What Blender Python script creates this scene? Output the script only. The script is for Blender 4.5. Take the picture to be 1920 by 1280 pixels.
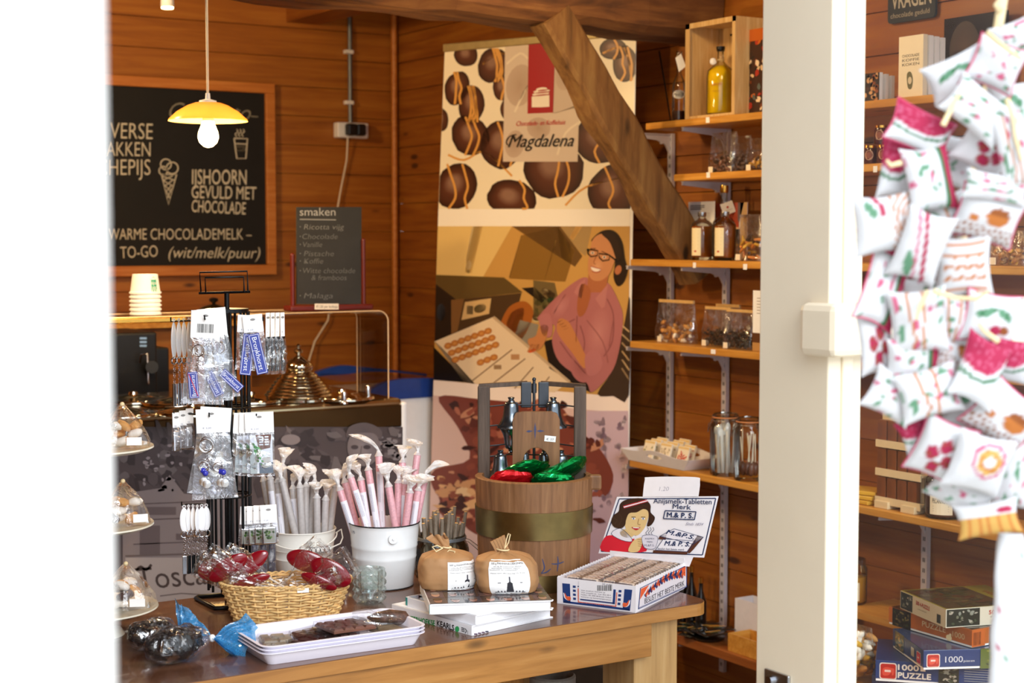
import bpy, math, random
from mathutils import Vector, Matrix, noise
R = random.Random(7)
PI = math.pi
rad = math.radians
for o in list(bpy.data.objects): bpy.data.objects.remove(o, do_unlink=True)
SC = bpy.context.scene
COL = SC.collection

# ---------------------------------------------------------------- camera
F = 2981.0                     # focal length in pixels of the 1920x1280 frame
EYE = Vector((0, 0, 1.55))
YAW = math.atan(1875/F)        # room X runs along the back wall, room Y into the shop
PITCH = math.atan(193/F)
fw = Vector((math.sin(YAW)*math.cos(PITCH), math.cos(YAW)*math.cos(PITCH), -math.sin(PITCH)))
rt = Vector((math.cos(YAW), -math.sin(YAW), 0))
up = rt.cross(fw)
cd = bpy.data.cameras.new('camera')
cam = bpy.data.objects.new('camera', cd); COL.objects.link(cam)
cam.matrix_world = Matrix(((rt.x, up.x, -fw.x, EYE.x), (rt.y, up.y, -fw.y, EYE.y), (rt.z, up.z, -fw.z, EYE.z), (0, 0, 0, 1)))
cd.sensor_width = 36; cd.lens = 36*F/1920
cd.clip_start = 0.05; cd.clip_end = 60
cd.dof.use_dof = True; cd.dof.focus_distance = 3.4; cd.dof.aperture_fstop = 5.0
SC.camera = cam

# ---------------------------------------------------------------- world, exposure
w = bpy.data.worlds.new('daylight'); SC.world = w; w.use_nodes = True
bg = w.node_tree.nodes['Background']; bg.inputs[0].default_value = (0.82, 0.90, 1.0, 1); bg.inputs[1].default_value = 1.9
SC.view_settings.view_transform = 'Standard'; SC.view_settings.look = 'None'
SC.view_settings.gamma = 1; SC.view_settings.use_curve_mapping = False
SC.view_settings.exposure = 0.0
SC.cycles.transparent_max_bounces = 24

def light(name, kind, loc, energy, color, size=0.1, rot=None, spot=None):
    l = bpy.data.lights.new(name, kind); l.energy = energy; l.color = color
    if kind == 'AREA': l.size = size
    else: l.shadow_soft_size = size
    if kind == 'SPOT': l.spot_size = rad(spot or 90); l.spot_blend = 0.6
    o = bpy.data.objects.new(name, l); o.location = loc; COL.objects.link(o)
    if rot is not None: o.rotation_euler = rot
    return o
light('added_soft_sun', 'SUN', (0, -3, 4), 2.6, (.94, .97, 1.0), 0, rot=(rad(90-30), 0, rad(-13))).data.angle = rad(32)  # soft sun added to brighten the table through the doorway
WARM = (1.0, 0.70, 0.36)  # the warm points below are unseen, added to match the room brightness
light('unseen_warm_fill', 'POINT', (0.95, 4.7, 2.45), 86, WARM, .12)
light('unseen_warm_fill', 'POINT', (2.35, 3.5, 2.5), 24, WARM, .10)
light('unseen_warm_fill', 'POINT', (2.45, 2.5, 2.45), 7, WARM, .10)

# ---------------------------------------------------------------- pixel -> place
def ray(px, py): return fw + rt*((px-960)/F) - up*((py-640)/F)
def onx(px, py, X): d = ray(px, py); return EYE + d*((X-EYE.x)/d.x)
def ony(px, py, Y): d = ray(px, py); return EYE + d*((Y-EYE.y)/d.y)
def onz(px, py, Z): d = ray(px, py); return EYE + d*((Z-EYE.z)/d.z)
def dep(px, py, D): return EYE + ray(px, py)*D
class Plane:
    def __init__(s, p, n):
        s.p = Vector(p); s.n = Vector(n).normalized()
        if s.n.dot(EYE-s.p) < 0: s.n = -s.n
    def __call__(s, px, py, lift=0):
        d = ray(px, py); q = s.p + s.n*lift
        return EYE + d*((q-EYE).dot(s.n)/d.dot(s.n))
def plane3(a, b, c): return Plane(a, (b-a).cross(c-a))

def lin(h):
    if isinstance(h, str):
        h = h.lstrip('#'); c = [int(h[i:i+2], 16)/255 for i in (0, 2, 4)]
        return tuple(x/12.92 if x <= .04045 else ((x+.055)/1.055)**2.4 for x in c)
    return tuple(h[:3])

# ---------------------------------------------------------------- mesh builder
class MB:
    def __init__(s, M=None):
        s.v = []; s.f = []; s.mi = []; s.sm = []; s.fc = []; s.M = M; s.m = 0; s.c = (1, 1, 1); s.usec = False
    def vert(s, p):
        p = Vector(p)
        if s.M is not None: p = s.M @ p
        s.v.append(p); return len(s.v)-1
    def face(s, idx, smooth=False, cols=None):
        s.f.append(tuple(idx)); s.mi.append(s.m); s.sm.append(smooth); s.fc.append(cols if cols else s.c)
    def poly(s, pts, smooth=False, cols=None): s.face([s.vert(p) for p in pts], smooth, cols)
    def box(s, c, sz, rot=None):
        c = Vector(c); h = Vector(sz)/2; q = []
        for z in (-1, 1):
            for x, y in ((-1, -1), (1, -1), (1, 1), (-1, 1)):
                p = Vector((x*h.x, y*h.y, z*h.z))
                if rot is not None: p = rot @ p
                q.append(s.vert(c+p))
        for f in ((3, 2, 1, 0), (4, 5, 6, 7), (0, 1, 5, 4), (1, 2, 6, 5), (2, 3, 7, 6), (3, 0, 4, 7)): s.face([q[i] for i in f])
    def bb(s, a, b): # box between corners
        s.box([(a[i]+b[i])/2 for i in range(3)], [abs(b[i]-a[i]) for i in range(3)])
    def hexa(s, q):
        q = [s.vert(p) for p in q]
        for f in ((3, 2, 1, 0), (4, 5, 6, 7), (0, 1, 5, 4), (1, 2, 6, 5), (2, 3, 7, 6), (3, 0, 4, 7)): s.face([q[i] for i in f])
    def rings(s, rs, closed=True, cap0=True, cap1=True, smooth=True):
        ids = [[s.vert(p) for p in r] for r in rs]; n = len(rs[0])
        for a, b in zip(ids, ids[1:]):
            for i in range(n if closed else n-1):
                j = (i+1) % n; s.face((a[i], a[j], b[j], b[i]), smooth)
        if cap0 and closed: s.face(ids[0][::-1])
        if cap1 and closed: s.face(ids[-1])
        return ids
    def lathe(s, prof, c=(0, 0, 0), n=32, cap0=True, cap1=True, wob=None, sx=1, sy=1):
        c = Vector(c); rs = []
        for r, z in prof:
            ring = []
            for i in range(n):
                a = 2*PI*i/n; k = r*(1+(wob(a, z) if wob else 0))
                ring.append(c+Vector((k*math.cos(a)*sx, k*math.sin(a)*sy, z)))
            rs.append(ring)
        s.rings(rs, True, cap0, cap1)
    def tube(s, pts, r, n=8, closed=False, cap=True):
        pts = [Vector(p) for p in pts]; rs = []; N = len(pts); prev = None
        for i, p in enumerate(pts):
            if closed: t = pts[(i+1) % N]-pts[i-1]
            else: t = (pts[min(i+1, N-1)]-pts[max(i-1, 0)])
            t = t.normalized() if t.length > 1e-9 else Vector((0, 0, 1))
            if prev is None:
                a = Vector((0, 0, 1)) if abs(t.z) < .9 else Vector((1, 0, 0)); u = t.cross(a).normalized()
            else:
                u = prev - t*prev.dot(t); u = u.normalized() if u.length > 1e-6 else t.orthogonal().normalized()
            prev = u; v = t.cross(u); k = r[i] if isinstance(r, (list, tuple)) else r
            rs.append([p+(u*math.cos(2*PI*j/n)+v*math.sin(2*PI*j/n))*k for j in range(n)])
        if closed: rs.append(rs[0])
        s.rings(rs, True, cap and not closed, cap and not closed)
    def cyl(s, a, b, r0, r1=None, n=16): s.tube([a, b], [r0, r0 if r1 is None else r1], n)
    def torus(s, c, ax, R_, r, n=24, m=8):
        ax = Vector(ax).normalized(); u = ax.orthogonal().normalized(); v = ax.cross(u); c = Vector(c)
        s.tube([c+(u*math.cos(2*PI*i/n)+v*math.sin(2*PI*i/n))*R_ for i in range(n)], r, m, closed=True)
    def ball(s, c, r, n=16, sc=(1, 1, 1), rot=None, wob=None):
        c = Vector(c); m = max(4, n//2); rs = []
        for j in range(1, m):
            th = PI*j/m; ring = []
            for i in range(n):
                a = 2*PI*i/n; d = Vector((math.sin(th)*math.cos(a), math.sin(th)*math.sin(a), math.cos(th)))
                k = 1+(wob(d) if wob else 0); p = Vector((d.x*sc[0], d.y*sc[1], d.z*sc[2]))*r*k
                if rot is not None: p = rot @ p
                ring.append(c+p)
            rs.append(ring)
        ids = s.rings(rs, True, False, False)
        for e, ring, sg in ((1, ids[0], 1), (-1, ids[-1], -1)):
            d = Vector((0, 0, e)); k = 1+(wob(d) if wob else 0); p = Vector((0, 0, e*sc[2]))*r*k
            if rot is not None: p = rot @ p
            t = s.vert(c+p)
            for i in range(n):
                j = (i+1) % n
                s.face((t, ring[j], ring[i]) if e > 0 else (t, ring[i], ring[j]), True)
    def prism(s, pts, z0, z1, smooth=False): # 2D outline extruded along z
        a = [s.vert((x, y, z0)) for x, y in pts]; b = [s.vert((x, y, z1)) for x, y in pts]; n = len(pts)
        s.face(a[::-1]); s.face(b)
        for i in range(n): j = (i+1) % n; s.face((a[i], a[j], b[j], b[i]), smooth)
    def grid(s, fn, nu, nv, smooth=True, cfn=None, closed_u=False):
        ids = [[s.vert(fn(i/(nu), j/(nv))) for j in range(nv+1)] for i in range(nu+1)]
        cs = [[cfn(i/nu, j/nv) for j in range(nv+1)] for i in range(nu+1)] if cfn else None
        if cfn: s.usec = True
        for i in range(nu):
            for j in range(nv):
                s.face((ids[i][j], ids[i+1][j], ids[i+1][j+1], ids[i][j+1]), smooth,
                       [cs[i][j], cs[i+1][j], cs[i+1][j+1], cs[i][j+1]] if cfn else None)
    def build(s, name, mats, parent=None, world=False, bevel=0, subsurf=0, thick=0, label=None):
        me = bpy.data.meshes.new(name)
        vs = s.v
        if world and parent is not None:
            inv = wm(parent).inverted(); vs = [inv @ p for p in vs]
        me.from_pydata([tuple(p) for p in vs], [], s.f)
        if not isinstance(mats, (list, tuple)): mats = [mats]
        for m in mats: me.materials.append(M(m) if isinstance(m, str) else m)
        me.polygons.foreach_set('material_index', [min(i, len(mats)-1) for i in s.mi])
        me.polygons.foreach_set('use_smooth', s.sm)
        if s.usec:
            ca = me.color_attributes.new('Col', 'FLOAT_COLOR', 'CORNER'); d = []
            for f, c in zip(s.f, s.fc):
                if isinstance(c, list):
                    for k in c: d += [*k[:3], 1]
                else: d += [*c[:3], 1]*len(f)
            ca.data.foreach_set('color', d)
        me.update()
        if any(s.sm):
            try: me.set_sharp_from_angle(angle=rad(50))
            except Exception: pass
        o = bpy.data.objects.new(name, me); COL.objects.link(o)
        if parent is not None: o.parent = parent
        if thick:
            md = o.modifiers.new('solid', 'SOLIDIFY'); md.thickness = thick; md.offset = 0
        if bevel:
            md = o.modifiers.new('bevel', 'BEVEL'); md.width = bevel; md.segments = 2; md.limit_method = 'ANGLE'; md.angle_limit = rad(40)
        if subsurf:
            md = o.modifiers.new('sub', 'SUBSURF'); md.levels = subsurf; md.render_levels = subsurf
        if label: o['label'] = label
        return o

def wm(o):
    m = Matrix.LocRotScale(o.location, o.rotation_euler, o.scale)
    return wm(o.parent) @ m if o.parent else m

def thing(name, label, cat, loc=(0, 0, 0), rz=0, group=None, rot=None):
    o = bpy.data.objects.new(name, None); COL.objects.link(o); o.empty_display_size = .05
    o.location = loc; o.rotation_euler = rot if rot is not None else (0, 0, rz)
    o['label'] = label; o['category'] = cat
    if group: o['group'] = group
    return o
def tag(o, label, cat, group=None, kind=None):
    o['label'] = label; o['category'] = cat
    if group: o['group'] = group
    if kind: o['kind'] = kind
    return o
def struct(o): o['kind'] = 'structure'; return o
def recenter(o):   # put a single-mesh thing's origin at its own base
    me = o.data; xs = [v.co for v in me.vertices]
    c = Vector(((min(p.x for p in xs)+max(p.x for p in xs))/2, (min(p.y for p in xs)+max(p.y for p in xs))/2, min(p.z for p in xs)))
    me.transform(Matrix.Translation(-c)); o.location = o.location + c
    return o
def kids(o): return [c for c in bpy.data.objects if c.parent == o]
def dup(o, loc=None, rz=None, label=None, group=None, parent=None):
    ks = kids(o); c = o.copy(); COL.objects.link(c)
    if parent is not None: c.parent = parent
    for k in ks: dup(k, parent=c)
    if loc is not None: c.location = loc
    if rz is not None: c.rotation_euler = (c.rotation_euler[0], c.rotation_euler[1], rz)
    if label: c['label'] = label
    if group: c['group'] = group
    return c
ORD = 'first second third fourth fifth sixth seventh eighth ninth tenth eleventh twelfth thirteenth fourteenth fifteenth sixteenth seventeenth eighteenth nineteenth twentieth'.split()

# ---------------------------------------------------------------- text outlines
_tc = {}
def text2d(s, shear=0, bold=0.0, space=1.0):
    k = (s, shear, bold, space)
    if k in _tc: return _tc[k]
    cu = bpy.data.curves.new('t', 'FONT'); cu.body = s; cu.shear = shear; cu.offset = bold; cu.space_character = space; cu.resolution_u = 3; cu.size = 1
    o = bpy.data.objects.new('t', cu); COL.objects.link(o)
    me = bpy.data.meshes.new_from_object(o)
    v = [(p.co.x, p.co.y) for p in me.vertices]; f = [tuple(p.vertices) for p in me.polygons]
    bpy.data.objects.remove(o); bpy.data.meshes.remove(me); bpy.data.curves.remove(cu)
    if v:
        x0 = min(p[0] for p in v); x1 = max(p[0] for p in v); wd = max(x1-x0, 1e-6)
        v = [((p[0]-x0)/wd, p[1]/0.70) for p in v]
        f = [q if sum((v[q[i]][0]*v[q[(i+1) % len(q)]][1]-v[q[(i+1) % len(q)]][0]*v[q[i]][1]) for i in range(len(q))) >= 0 else q[::-1] for q in f]
        wd = wd/0.70
    else: wd = 1
    _tc[k] = (v, f, wd); return _tc[k]

# flat artwork laid on a surface: fn(x, y, lift) -> Vector ; y grows downwards
class Art(MB):
    def __init__(s, fn, lift=0.0004, step=0.0):
        super().__init__(); s.fn = fn; s.l = lift; s.usec = True; s.flip = False
    def P(s, x, y): return s.fn(x, y, s.l)
    def shape(s, pts, col, cols=None):
        col = lin(col) if col else None
        a = sum(pts[i][0]*pts[(i+1) % len(pts)][1]-pts[(i+1) % len(pts)][0]*pts[i][1] for i in range(len(pts)))
        if a > 0: pts = pts[::-1]; cols = cols[::-1] if cols else None
        s.face([s.vert(s.P(*p)) for p in pts], False, [lin(c) for c in cols] if cols else col)
    def rect(s, x0, y0, x1, y1, col): s.shape([(x0, y0), (x1, y0), (x1, y1), (x0, y1)], col)
    def grad(s, x0, y0, x1, y1, c0, c1, vertical=True):
        s.shape([(x0, y0), (x1, y0), (x1, y1), (x0, y1)], None, [c0, c0, c1, c1] if vertical else [c0, c1, c1, c0])
    def smooth(s, pts, col, n=5): s.shape(cr(pts, n), col)
    def ell(s, cx, cy, rx, ry, rot=0, col='#000000', mid=None, off=(0, 0), n=24, wob=0, steps=1):
        c, si = math.cos(rad(rot)), math.sin(rad(rot)); ce = lin(col); cm = lin(mid) if mid else ce
        def pt(k, a, w_=1):
            x = rx*k*w_*math.cos(a); y = ry*k*w_*math.sin(a); o = (1-k)
            return (cx+off[0]*o+x*c-y*si, cy+off[1]*o+x*si+y*c)
        ws = [1+wob*R.uniform(-1, 1) for _ in range(n)]
        outer = [pt(1, 2*PI*i/n, ws[i]) for i in range(n)]
        if not mid: s.shape(outer, col); return
        inner = [pt(.45, 2*PI*i/n) for i in range(n)]; md = tuple((a+b)/2 for a, b in zip(ce, cm))
        O = [s.vert(s.P(*p)) for p in outer]; I = [s.vert(s.P(*p)) for p in inner]; cc = s.vert(s.P(cx+off[0], cy+off[1]))
        for i in range(n):
            j = (i+1) % n
            s.face((O[j], O[i], I[i], I[j]), False, [ce, ce, md, md]); s.face((I[j], I[i], cc), False, [md, md, cm])
    def line(s, pts, w_, col, taper=False, curve=0):
        if curve: pts = cr(pts, curve, closed=False)
        pts = [Vector(p) for p in pts]; N = len(pts); L = []; Rr = []; cl = lin(col)
        for i, p in enumerate(pts):
            t = pts[min(i+1, N-1)]-pts[max(i-1, 0)]
            t = t.normalized() if t.length > 1e-9 else Vector((1, 0)); n_ = Vector((-t.y, t.x))*w_/2
            if taper: n_ = n_*(.35+.65*math.sin(PI*min(1, max(0, (i+.3)/(N-.4)))))
            L.append(s.vert(s.P(*(p+n_)))); Rr.append(s.vert(s.P(*(p-n_))))
        for i in range(N-1): s.face((Rr[i], L[i], L[i+1], Rr[i+1]), False, cl)
    def loop(s, pts, w_, col): s.line(list(pts)+[pts[0], pts[1]], w_, col)
    def frame(s, q, w_, col):
        for i in range(4): s.line([q[i], q[(i+1) % 4]], w_, col)
    def text(s, t, a, b, h, col, shear=0, bold=0.0, space=1.0, upv=None):
        ov = max(0, bold)*3.0; v, f, wd = text2d(t, shear, min(bold, 0), space); a = Vector(a); b = Vector(b); d = b-a
        if upv is None: upv = Vector((d.y, -d.x)).normalized()
        else: upv = Vector(upv).normalized()
        c = lin(col)
        for sh in ((0, 0),) if ov <= 0 else ((0, 0), (ov, 0), (ov/2, ov*.6), (ov/2, -ov*.6)):
            s.l += .00006 if sh != (0, 0) else 0; o_ = d.normalized()*(sh[0]*h)+upv*(sh[1]*h)
            ids = [s.vert(s.P(*(a+d*x+upv*(h*y)+o_))) for x, y in v]
            for q in f: s.face([ids[i] for i in q], False, c)
    def textw(s, t, a, h, col, **k): # natural width, horizontal
        wd = text2d(t, k.get('shear', 0), k.get('bold', 0.0), k.get('space', 1.0))[2]*h
        s.text(t, a, (a[0]+wd, a[1]), h, col, **k)
    def barcode(s, x0, y0, x1, y1, col='#222222', n=26):
        x = x0; r = random.Random(int(x0*7+y0)); u = (x1-x0)/n
        while x < x1-u*.5:
            w_ = u*r.choice((.4, .7, 1.1)); s.rect(x, y0, min(x+w_, x1), y1, col); x += w_+u*r.choice((.4, .6, .9))
    def scrib(s, x0, y, x1, h, col, seed=1): # unreadable small print
        r = random.Random(seed); x = x0
        while x < x1:
            w_ = h*r.uniform(1.2, 3.6); e = min(x+w_, x1); y0 = y
            xx = x
            while xx < e: s.rect(xx, y0-h*r.uniform(.5, 1), min(xx+h*.38, e), y0, col); xx += h*.62
            x = e+h*.6
def cr(pts, n=5, closed=True):
    out = []; N = len(pts); g = lambda i: Vector(pts[i % N]) if closed else Vector(pts[max(0, min(N-1, i))])
    for i in range(N if closed else N-1):
        a, b, c, d = g(i-1), g(i), g(i+1), g(i+2)
        for k in range(n):
            t = k/n; out.append(tuple(.5*((2*b)+(c-a)*t+(2*a-5*b+4*c-d)*t*t+(3*b-a-3*c+d)*t**3)))
    if not closed: out.append(tuple(pts[-1]))
    return out
def localfn(origin, ux, uy, n, flipy=True):  # flat local frame for artwork, metres
    o = Vector(origin); ux = Vector(ux); uy = Vector(uy); n = Vector(n)
    return lambda x, y, l: o+ux*x-uy*y+n*l

# ---------------------------------------------------------------- materials
_m = {}; _def = {}
def M(name):
    if name not in _m: _m[name] = _def[name]()
    return _m[name]
def new(name):
    m = bpy.data.materials.new(name); m.use_nodes = True; nt = m.node_tree
    return m, nt, nt.nodes['Principled BSDF']
def nz(nt, scale, detail=3, mapping=None, rough=.5, dist=0):
    tc = nt.nodes.new('ShaderNodeTexCoord'); n = nt.nodes.new('ShaderNodeTexNoise')
    n.inputs['Scale'].default_value = scale; n.inputs['Detail'].default_value = detail; n.inputs['Roughness'].default_value = rough; n.inputs['Distortion'].default_value = dist
    src = tc.outputs['Object']
    if mapping:
        mp = nt.nodes.new('ShaderNodeMapping'); mp.inputs['Scale'].default_value = mapping; nt.links.new(src, mp.inputs[0]); src = mp.outputs[0]
    nt.links.new(src, n.inputs['Vector']); return n
def ramp(nt, src, stops):
    r = nt.nodes.new('ShaderNodeValToRGB'); e = r.color_ramp.elements
    e[0].position = stops[0][0]; e[0].color = (*lin(stops[0][1]), 1); e[1].position = stops[-1][0]; e[1].color = (*lin(stops[-1][1]), 1)
    for p, c in stops[1:-1]: q = e.new(p); q.color = (*lin(c), 1)
    nt.links.new(src, r.inputs[0]); return r
def bump(nt, b, src, strength, dist=.002):
    bp = nt.nodes.new('ShaderNodeBump'); bp.inputs['Strength'].default_value = strength; bp.inputs['Distance'].default_value = dist
    nt.links.new(src, bp.inputs['Height']); nt.links.new(bp.outputs[0], b.inputs['Normal'])
def plain(name, col, rough=.5, metal=0, var=.08, scale=40, bmp=.0, spec=.5, coat=0, emit=None, es=0, alpha=1):
    def mk():
        m, nt, b = new(name); c = lin(col)
        n = nz(nt, scale, 3); lo = tuple(max(0, x*(1-var)) for x in c); hi = tuple(min(1, x*(1+var)) for x in c)
        r = ramp(nt, n.outputs[0], [(.3, lo), (.7, hi)]); nt.links.new(r.outputs[0], b.inputs['Base Color'])
        b.inputs['Roughness'].default_value = rough; b.inputs['Metallic'].default_value = metal; b.inputs['Specular IOR Level'].default_value = spec
        b.inputs['Coat Weight'].default_value = coat
        if bmp: bump(nt, b, n.outputs[0], bmp)
        if emit: b.inputs['Emission Color'].default_value = (*lin(emit), 1); b.inputs['Emission Strength'].default_value = es
        return m
    _def[name] = mk
def wood(name, dark, mid, lite, axis=0, scale=3.0, rough=.45, knots=True, bmp=.15, stretch=14, coat=0):
    def mk():
        m, nt, b = new(name); mp = [stretch]*3; mp[axis] = 1.0
        n = nz(nt, scale, 5, mp, .6, .6)
        r = ramp(nt, n.outputs[0], [(.25, dark), (.5, mid), (.75, lite)]); out = r.outputs[0]
        n2 = nz(nt, 1.6, 2); mx = nt.nodes.new('ShaderNodeMix'); mx.data_type = 'RGBA'; mx.blend_type = 'MULTIPLY'; mx.inputs[0].default_value = .45
        r2 = ramp(nt, n2.outputs[0], [(.3, (.62, .55, .5)), (.7, (1, 1, 1))]); nt.links.new(out, mx.inputs[6]); nt.links.new(r2.outputs[0], mx.inputs[7]); out = mx.outputs[2]
        if knots:
            tc = nt.nodes.new('ShaderNodeTexCoord'); ms = [9.0]*3; ms[axis] = 3.2
            mpn = nt.nodes.new('ShaderNodeMapping'); mpn.inputs['Scale'].default_value = ms
            vo = nt.nodes.new('ShaderNodeTexVoronoi'); vo.inputs['Scale'].default_value = 1.0
            nt.links.new(tc.outputs['Object'], mpn.inputs[0]); nt.links.new(mpn.outputs[0], vo.inputs['Vector'])
            r3 = ramp(nt, vo.outputs['Distance'], [(.07, (1, 1, 1)), (.13, (0, 0, 0))])
            m2 = nt.nodes.new('ShaderNodeMix'); m2.data_type = 'RGBA'; nt.links.new(r3.outputs[0], m2.inputs[0]); nt.links.new(out, m2.inputs[6])
            m2.inputs[7].default_value = (*[x*.35 for x in lin(dark)], 1); out = m2.outputs[2]
        nt.links.new(out, b.inputs['Base Color']); b.inputs['Roughness'].default_value = rough; b.inputs['Coat Weight'].default_value = coat
        bump(nt, b, n.outputs[0], bmp); return m
    _def[name] = mk
def printm(name, rough=.45, coat=0, bmp=0):
    def mk():
        m, nt, b = new(name); a = nt.nodes.new('ShaderNodeVertexColor'); a.layer_name = 'Col'
        n = nz(nt, 500, 2); mx = nt.nodes.new('ShaderNodeMix'); mx.data_type = 'RGBA'; mx.blend_type = 'MULTIPLY'; mx.inputs[0].default_value = .12
        r = ramp(nt, n.outputs[0], [(.3, (.7, .7, .7)), (.7, (1, 1, 1))]); nt.links.new(a.outputs[0], mx.inputs[6]); nt.links.new(r.outputs[0], mx.inputs[7])
        nt.links.new(mx.outputs[2], b.inputs['Base Color']); b.inputs['Roughness'].default_value = rough; b.inputs['Coat Weight'].default_value = coat
        if bmp: n3 = nz(nt, bmp, 3); bump(nt, b, n3.outputs[0], .3)
        return m
    _def[name] = mk
def film(name, tint='#ffffff', gloss=.25, haze=.06, scale=60, rough=.08):
    def mk():   # thin clear cellophane: see-through with sharp wrinkled highlights
        m = bpy.data.materials.new(name); m.use_nodes = True; nt = m.node_tree; nt.nodes.clear()
        out = nt.nodes.new('ShaderNodeOutputMaterial'); tr = nt.nodes.new('ShaderNodeBsdfTransparent'); gl = nt.nodes.new('ShaderNodeBsdfGlossy'); df = nt.nodes.new('ShaderNodeBsdfDiffuse')
        tr.inputs[0].default_value = (*lin(tint), 1); gl.inputs['Roughness'].default_value = rough; df.inputs[0].default_value = (.9, .92, .95, 1)
        n = nz(nt, scale, 4, None, .6, 1.2); bp = nt.nodes.new('ShaderNodeBump'); bp.inputs['Strength'].default_value = .8; bp.inputs['Distance'].default_value = .004
        nt.links.new(n.outputs[0], bp.inputs['Height']); nt.links.new(bp.outputs[0], gl.inputs['Normal'])
        fr = nt.nodes.new('ShaderNodeFresnel'); fr.inputs[0].default_value = 1.45; nt.links.new(bp.outputs[0], fr.inputs['Normal'])
        mt = nt.nodes.new('ShaderNodeMath'); mt.operation = 'MULTIPLY_ADD'; mt.inputs[1].default_value = .45; mt.inputs[2].default_value = gloss*.10; nt.links.new(fr.outputs[0], mt.inputs[0])
        rr = ramp(nt, n.outputs[0], [(.56, (0, 0, 0)), (.72, (haze*4, haze*4, haze*4))])
        m1 = nt.nodes.new('ShaderNodeMixShader'); m1.inputs[0].default_value = haze
        ad = nt.nodes.new('ShaderNodeMath'); ad.operation = 'ADD'; ad.inputs[1].default_value = haze*.5; nt.links.new(rr.outputs[0], ad.inputs[0]); nt.links.new(ad.outputs[0], m1.inputs[0])
        nt.links.new(tr.outputs[0], m1.inputs[1]); nt.links.new(df.outputs[0], m1.inputs[2])
        r4 = ramp(nt, n.outputs[0], [(.36, (gloss, gloss, gloss)), (.44, (0, 0, 0))]); sm = nt.nodes.new('ShaderNodeMath'); sm.operation = 'ADD'; nt.links.new(mt.outputs[0], sm.inputs[0]); nt.links.new(r4.outputs[0], sm.inputs[1])
        m2 = nt.nodes.new('ShaderNodeMixShader'); nt.links.new(sm.outputs[0], m2.inputs[0]); nt.links.new(m1.outputs[0], m2.inputs[1]); nt.links.new(gl.outputs[0], m2.inputs[2])
        nt.links.new(m2.outputs[0], out.inputs[0]); return m
    _def[name] = mk
def clear(name, tint='#ffffff', ior=1.45, refl=1.0, rough=.02):
    def mk():   # thin-walled glass
        m = bpy.data.materials.new(name); m.use_nodes = True; nt = m.node_tree; nt.nodes.clear()
        out = nt.nodes.new('ShaderNodeOutputMaterial'); tr = nt.nodes.new('ShaderNodeBsdfTransparent'); gl = nt.nodes.new('ShaderNodeBsdfGlossy')
        n = nz(nt, 8, 1); r = ramp(nt, n.outputs[0], [(.3, tuple(x*.97 for x in lin(tint))), (.7, lin(tint))]); nt.links.new(r.outputs[0], tr.inputs[0])
        gl.inputs['Roughness'].default_value = rough; fr = nt.nodes.new('ShaderNodeFresnel'); fr.inputs[0].default_value = ior
        mt = nt.nodes.new('ShaderNodeMath'); mt.operation = 'MULTIPLY'; mt.inputs[1].default_value = refl; nt.links.new(fr.outputs[0], mt.inputs[0])
        m2 = nt.nodes.new('ShaderNodeMixShader'); nt.links.new(mt.outputs[0], m2.inputs[0]); nt.links.new(tr.outputs[0], m2.inputs[1]); nt.links.new(gl.outputs[0], m2.inputs[2])
        nt.links.new(m2.outputs[0], out.inputs[0]); return m
    _def[name] = mk
def solidglass(name, col='#ffffff', ior=1.45, rough=.0, trans=1.0):
    def mk():
        m, nt, b = new(name); n = nz(nt, 20, 1); c = lin(col)
        r = ramp(nt, n.outputs[0], [(.3, tuple(x*.95 for x in c)), (.7, c)]); nt.links.new(r.outputs[0], b.inputs['Base Color'])
        b.inputs['Transmission Weight'].default_value = trans; b.inputs['Roughness'].default_value = rough; b.inputs['IOR'].default_value = ior; return m
    _def[name] = mk

wood('wall_wood', '#8e5014', '#aa661e', '#be7c2c', axis=0, scale=2.2, rough=.5)
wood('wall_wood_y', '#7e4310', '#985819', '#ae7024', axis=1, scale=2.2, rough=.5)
wood('frame_wood', '#b86a28', '#cc7e34', '#da9248', axis=0, scale=4, rough=.45, knots=False)
wood('beam_wood', '#3c2210', '#6e4420', '#8e6232', axis=0, scale=3.5, rough=.8, bmp=.9, stretch=8)
wood('brace_wood', '#50361a', '#80592e', '#9c7844', axis=2, scale=3.5, rough=.8, bmp=.9, stretch=8)
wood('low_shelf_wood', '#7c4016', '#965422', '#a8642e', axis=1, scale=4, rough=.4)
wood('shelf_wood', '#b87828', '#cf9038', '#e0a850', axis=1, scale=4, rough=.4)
wood('table_edge', '#8e5e28', '#ae783a', '#c08c4c', axis=0, scale=3, rough=.4)
wood('table_top_wood', '#543626', '#6c4834', '#805a44', axis=0, scale=2.5, rough=.25, knots=False, coat=.3)
wood('leg_wood', '#a07848', '#bf9862', '#cfac7a', axis=2, scale=3, rough=.45, knots=False)
wood('floor_wood', '#4c3420', '#684a30', '#7c5a3c', axis=0, scale=2, rough=.5)
wood('pale_wood', '#c49a5c', '#dcb478', '#ead09a', axis=2, scale=6, rough=.5, knots=False)
wood('barrel_wood', '#664428', '#8a603c', '#a0764e', axis=2, scale=5, rough=.55, knots=False, bmp=.3)
wood('dark_wood', '#3a2c22', '#57463a', '#6e5c4e', axis=2, scale=5, rough=.6, knots=False, bmp=.3)
plain('cream_paint', '#f0e2c8', .4, var=.02, scale=6)
plain('white_paint', '#fbf8f2', .35, var=.01, scale=6)
plain('white_plastic', '#f4f4f6', .35, var=.02)
plain('paper', '#f7f6f4', .7, var=.02)
plain('pinkish_card', '#f3eef2', .6, var=.02)
plain('black_metal', '#0d0f12', .3, .5, var=.1)
plain('black_plastic', '#131316', .35)
plain('chrome', '#d8d8dc', .14, 1, var=.04)
plain('steel', '#b9bcc2', .25, 1, var=.05)
plain('grey_metal', '#7c8288', .45, .6, var=.05)
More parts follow.
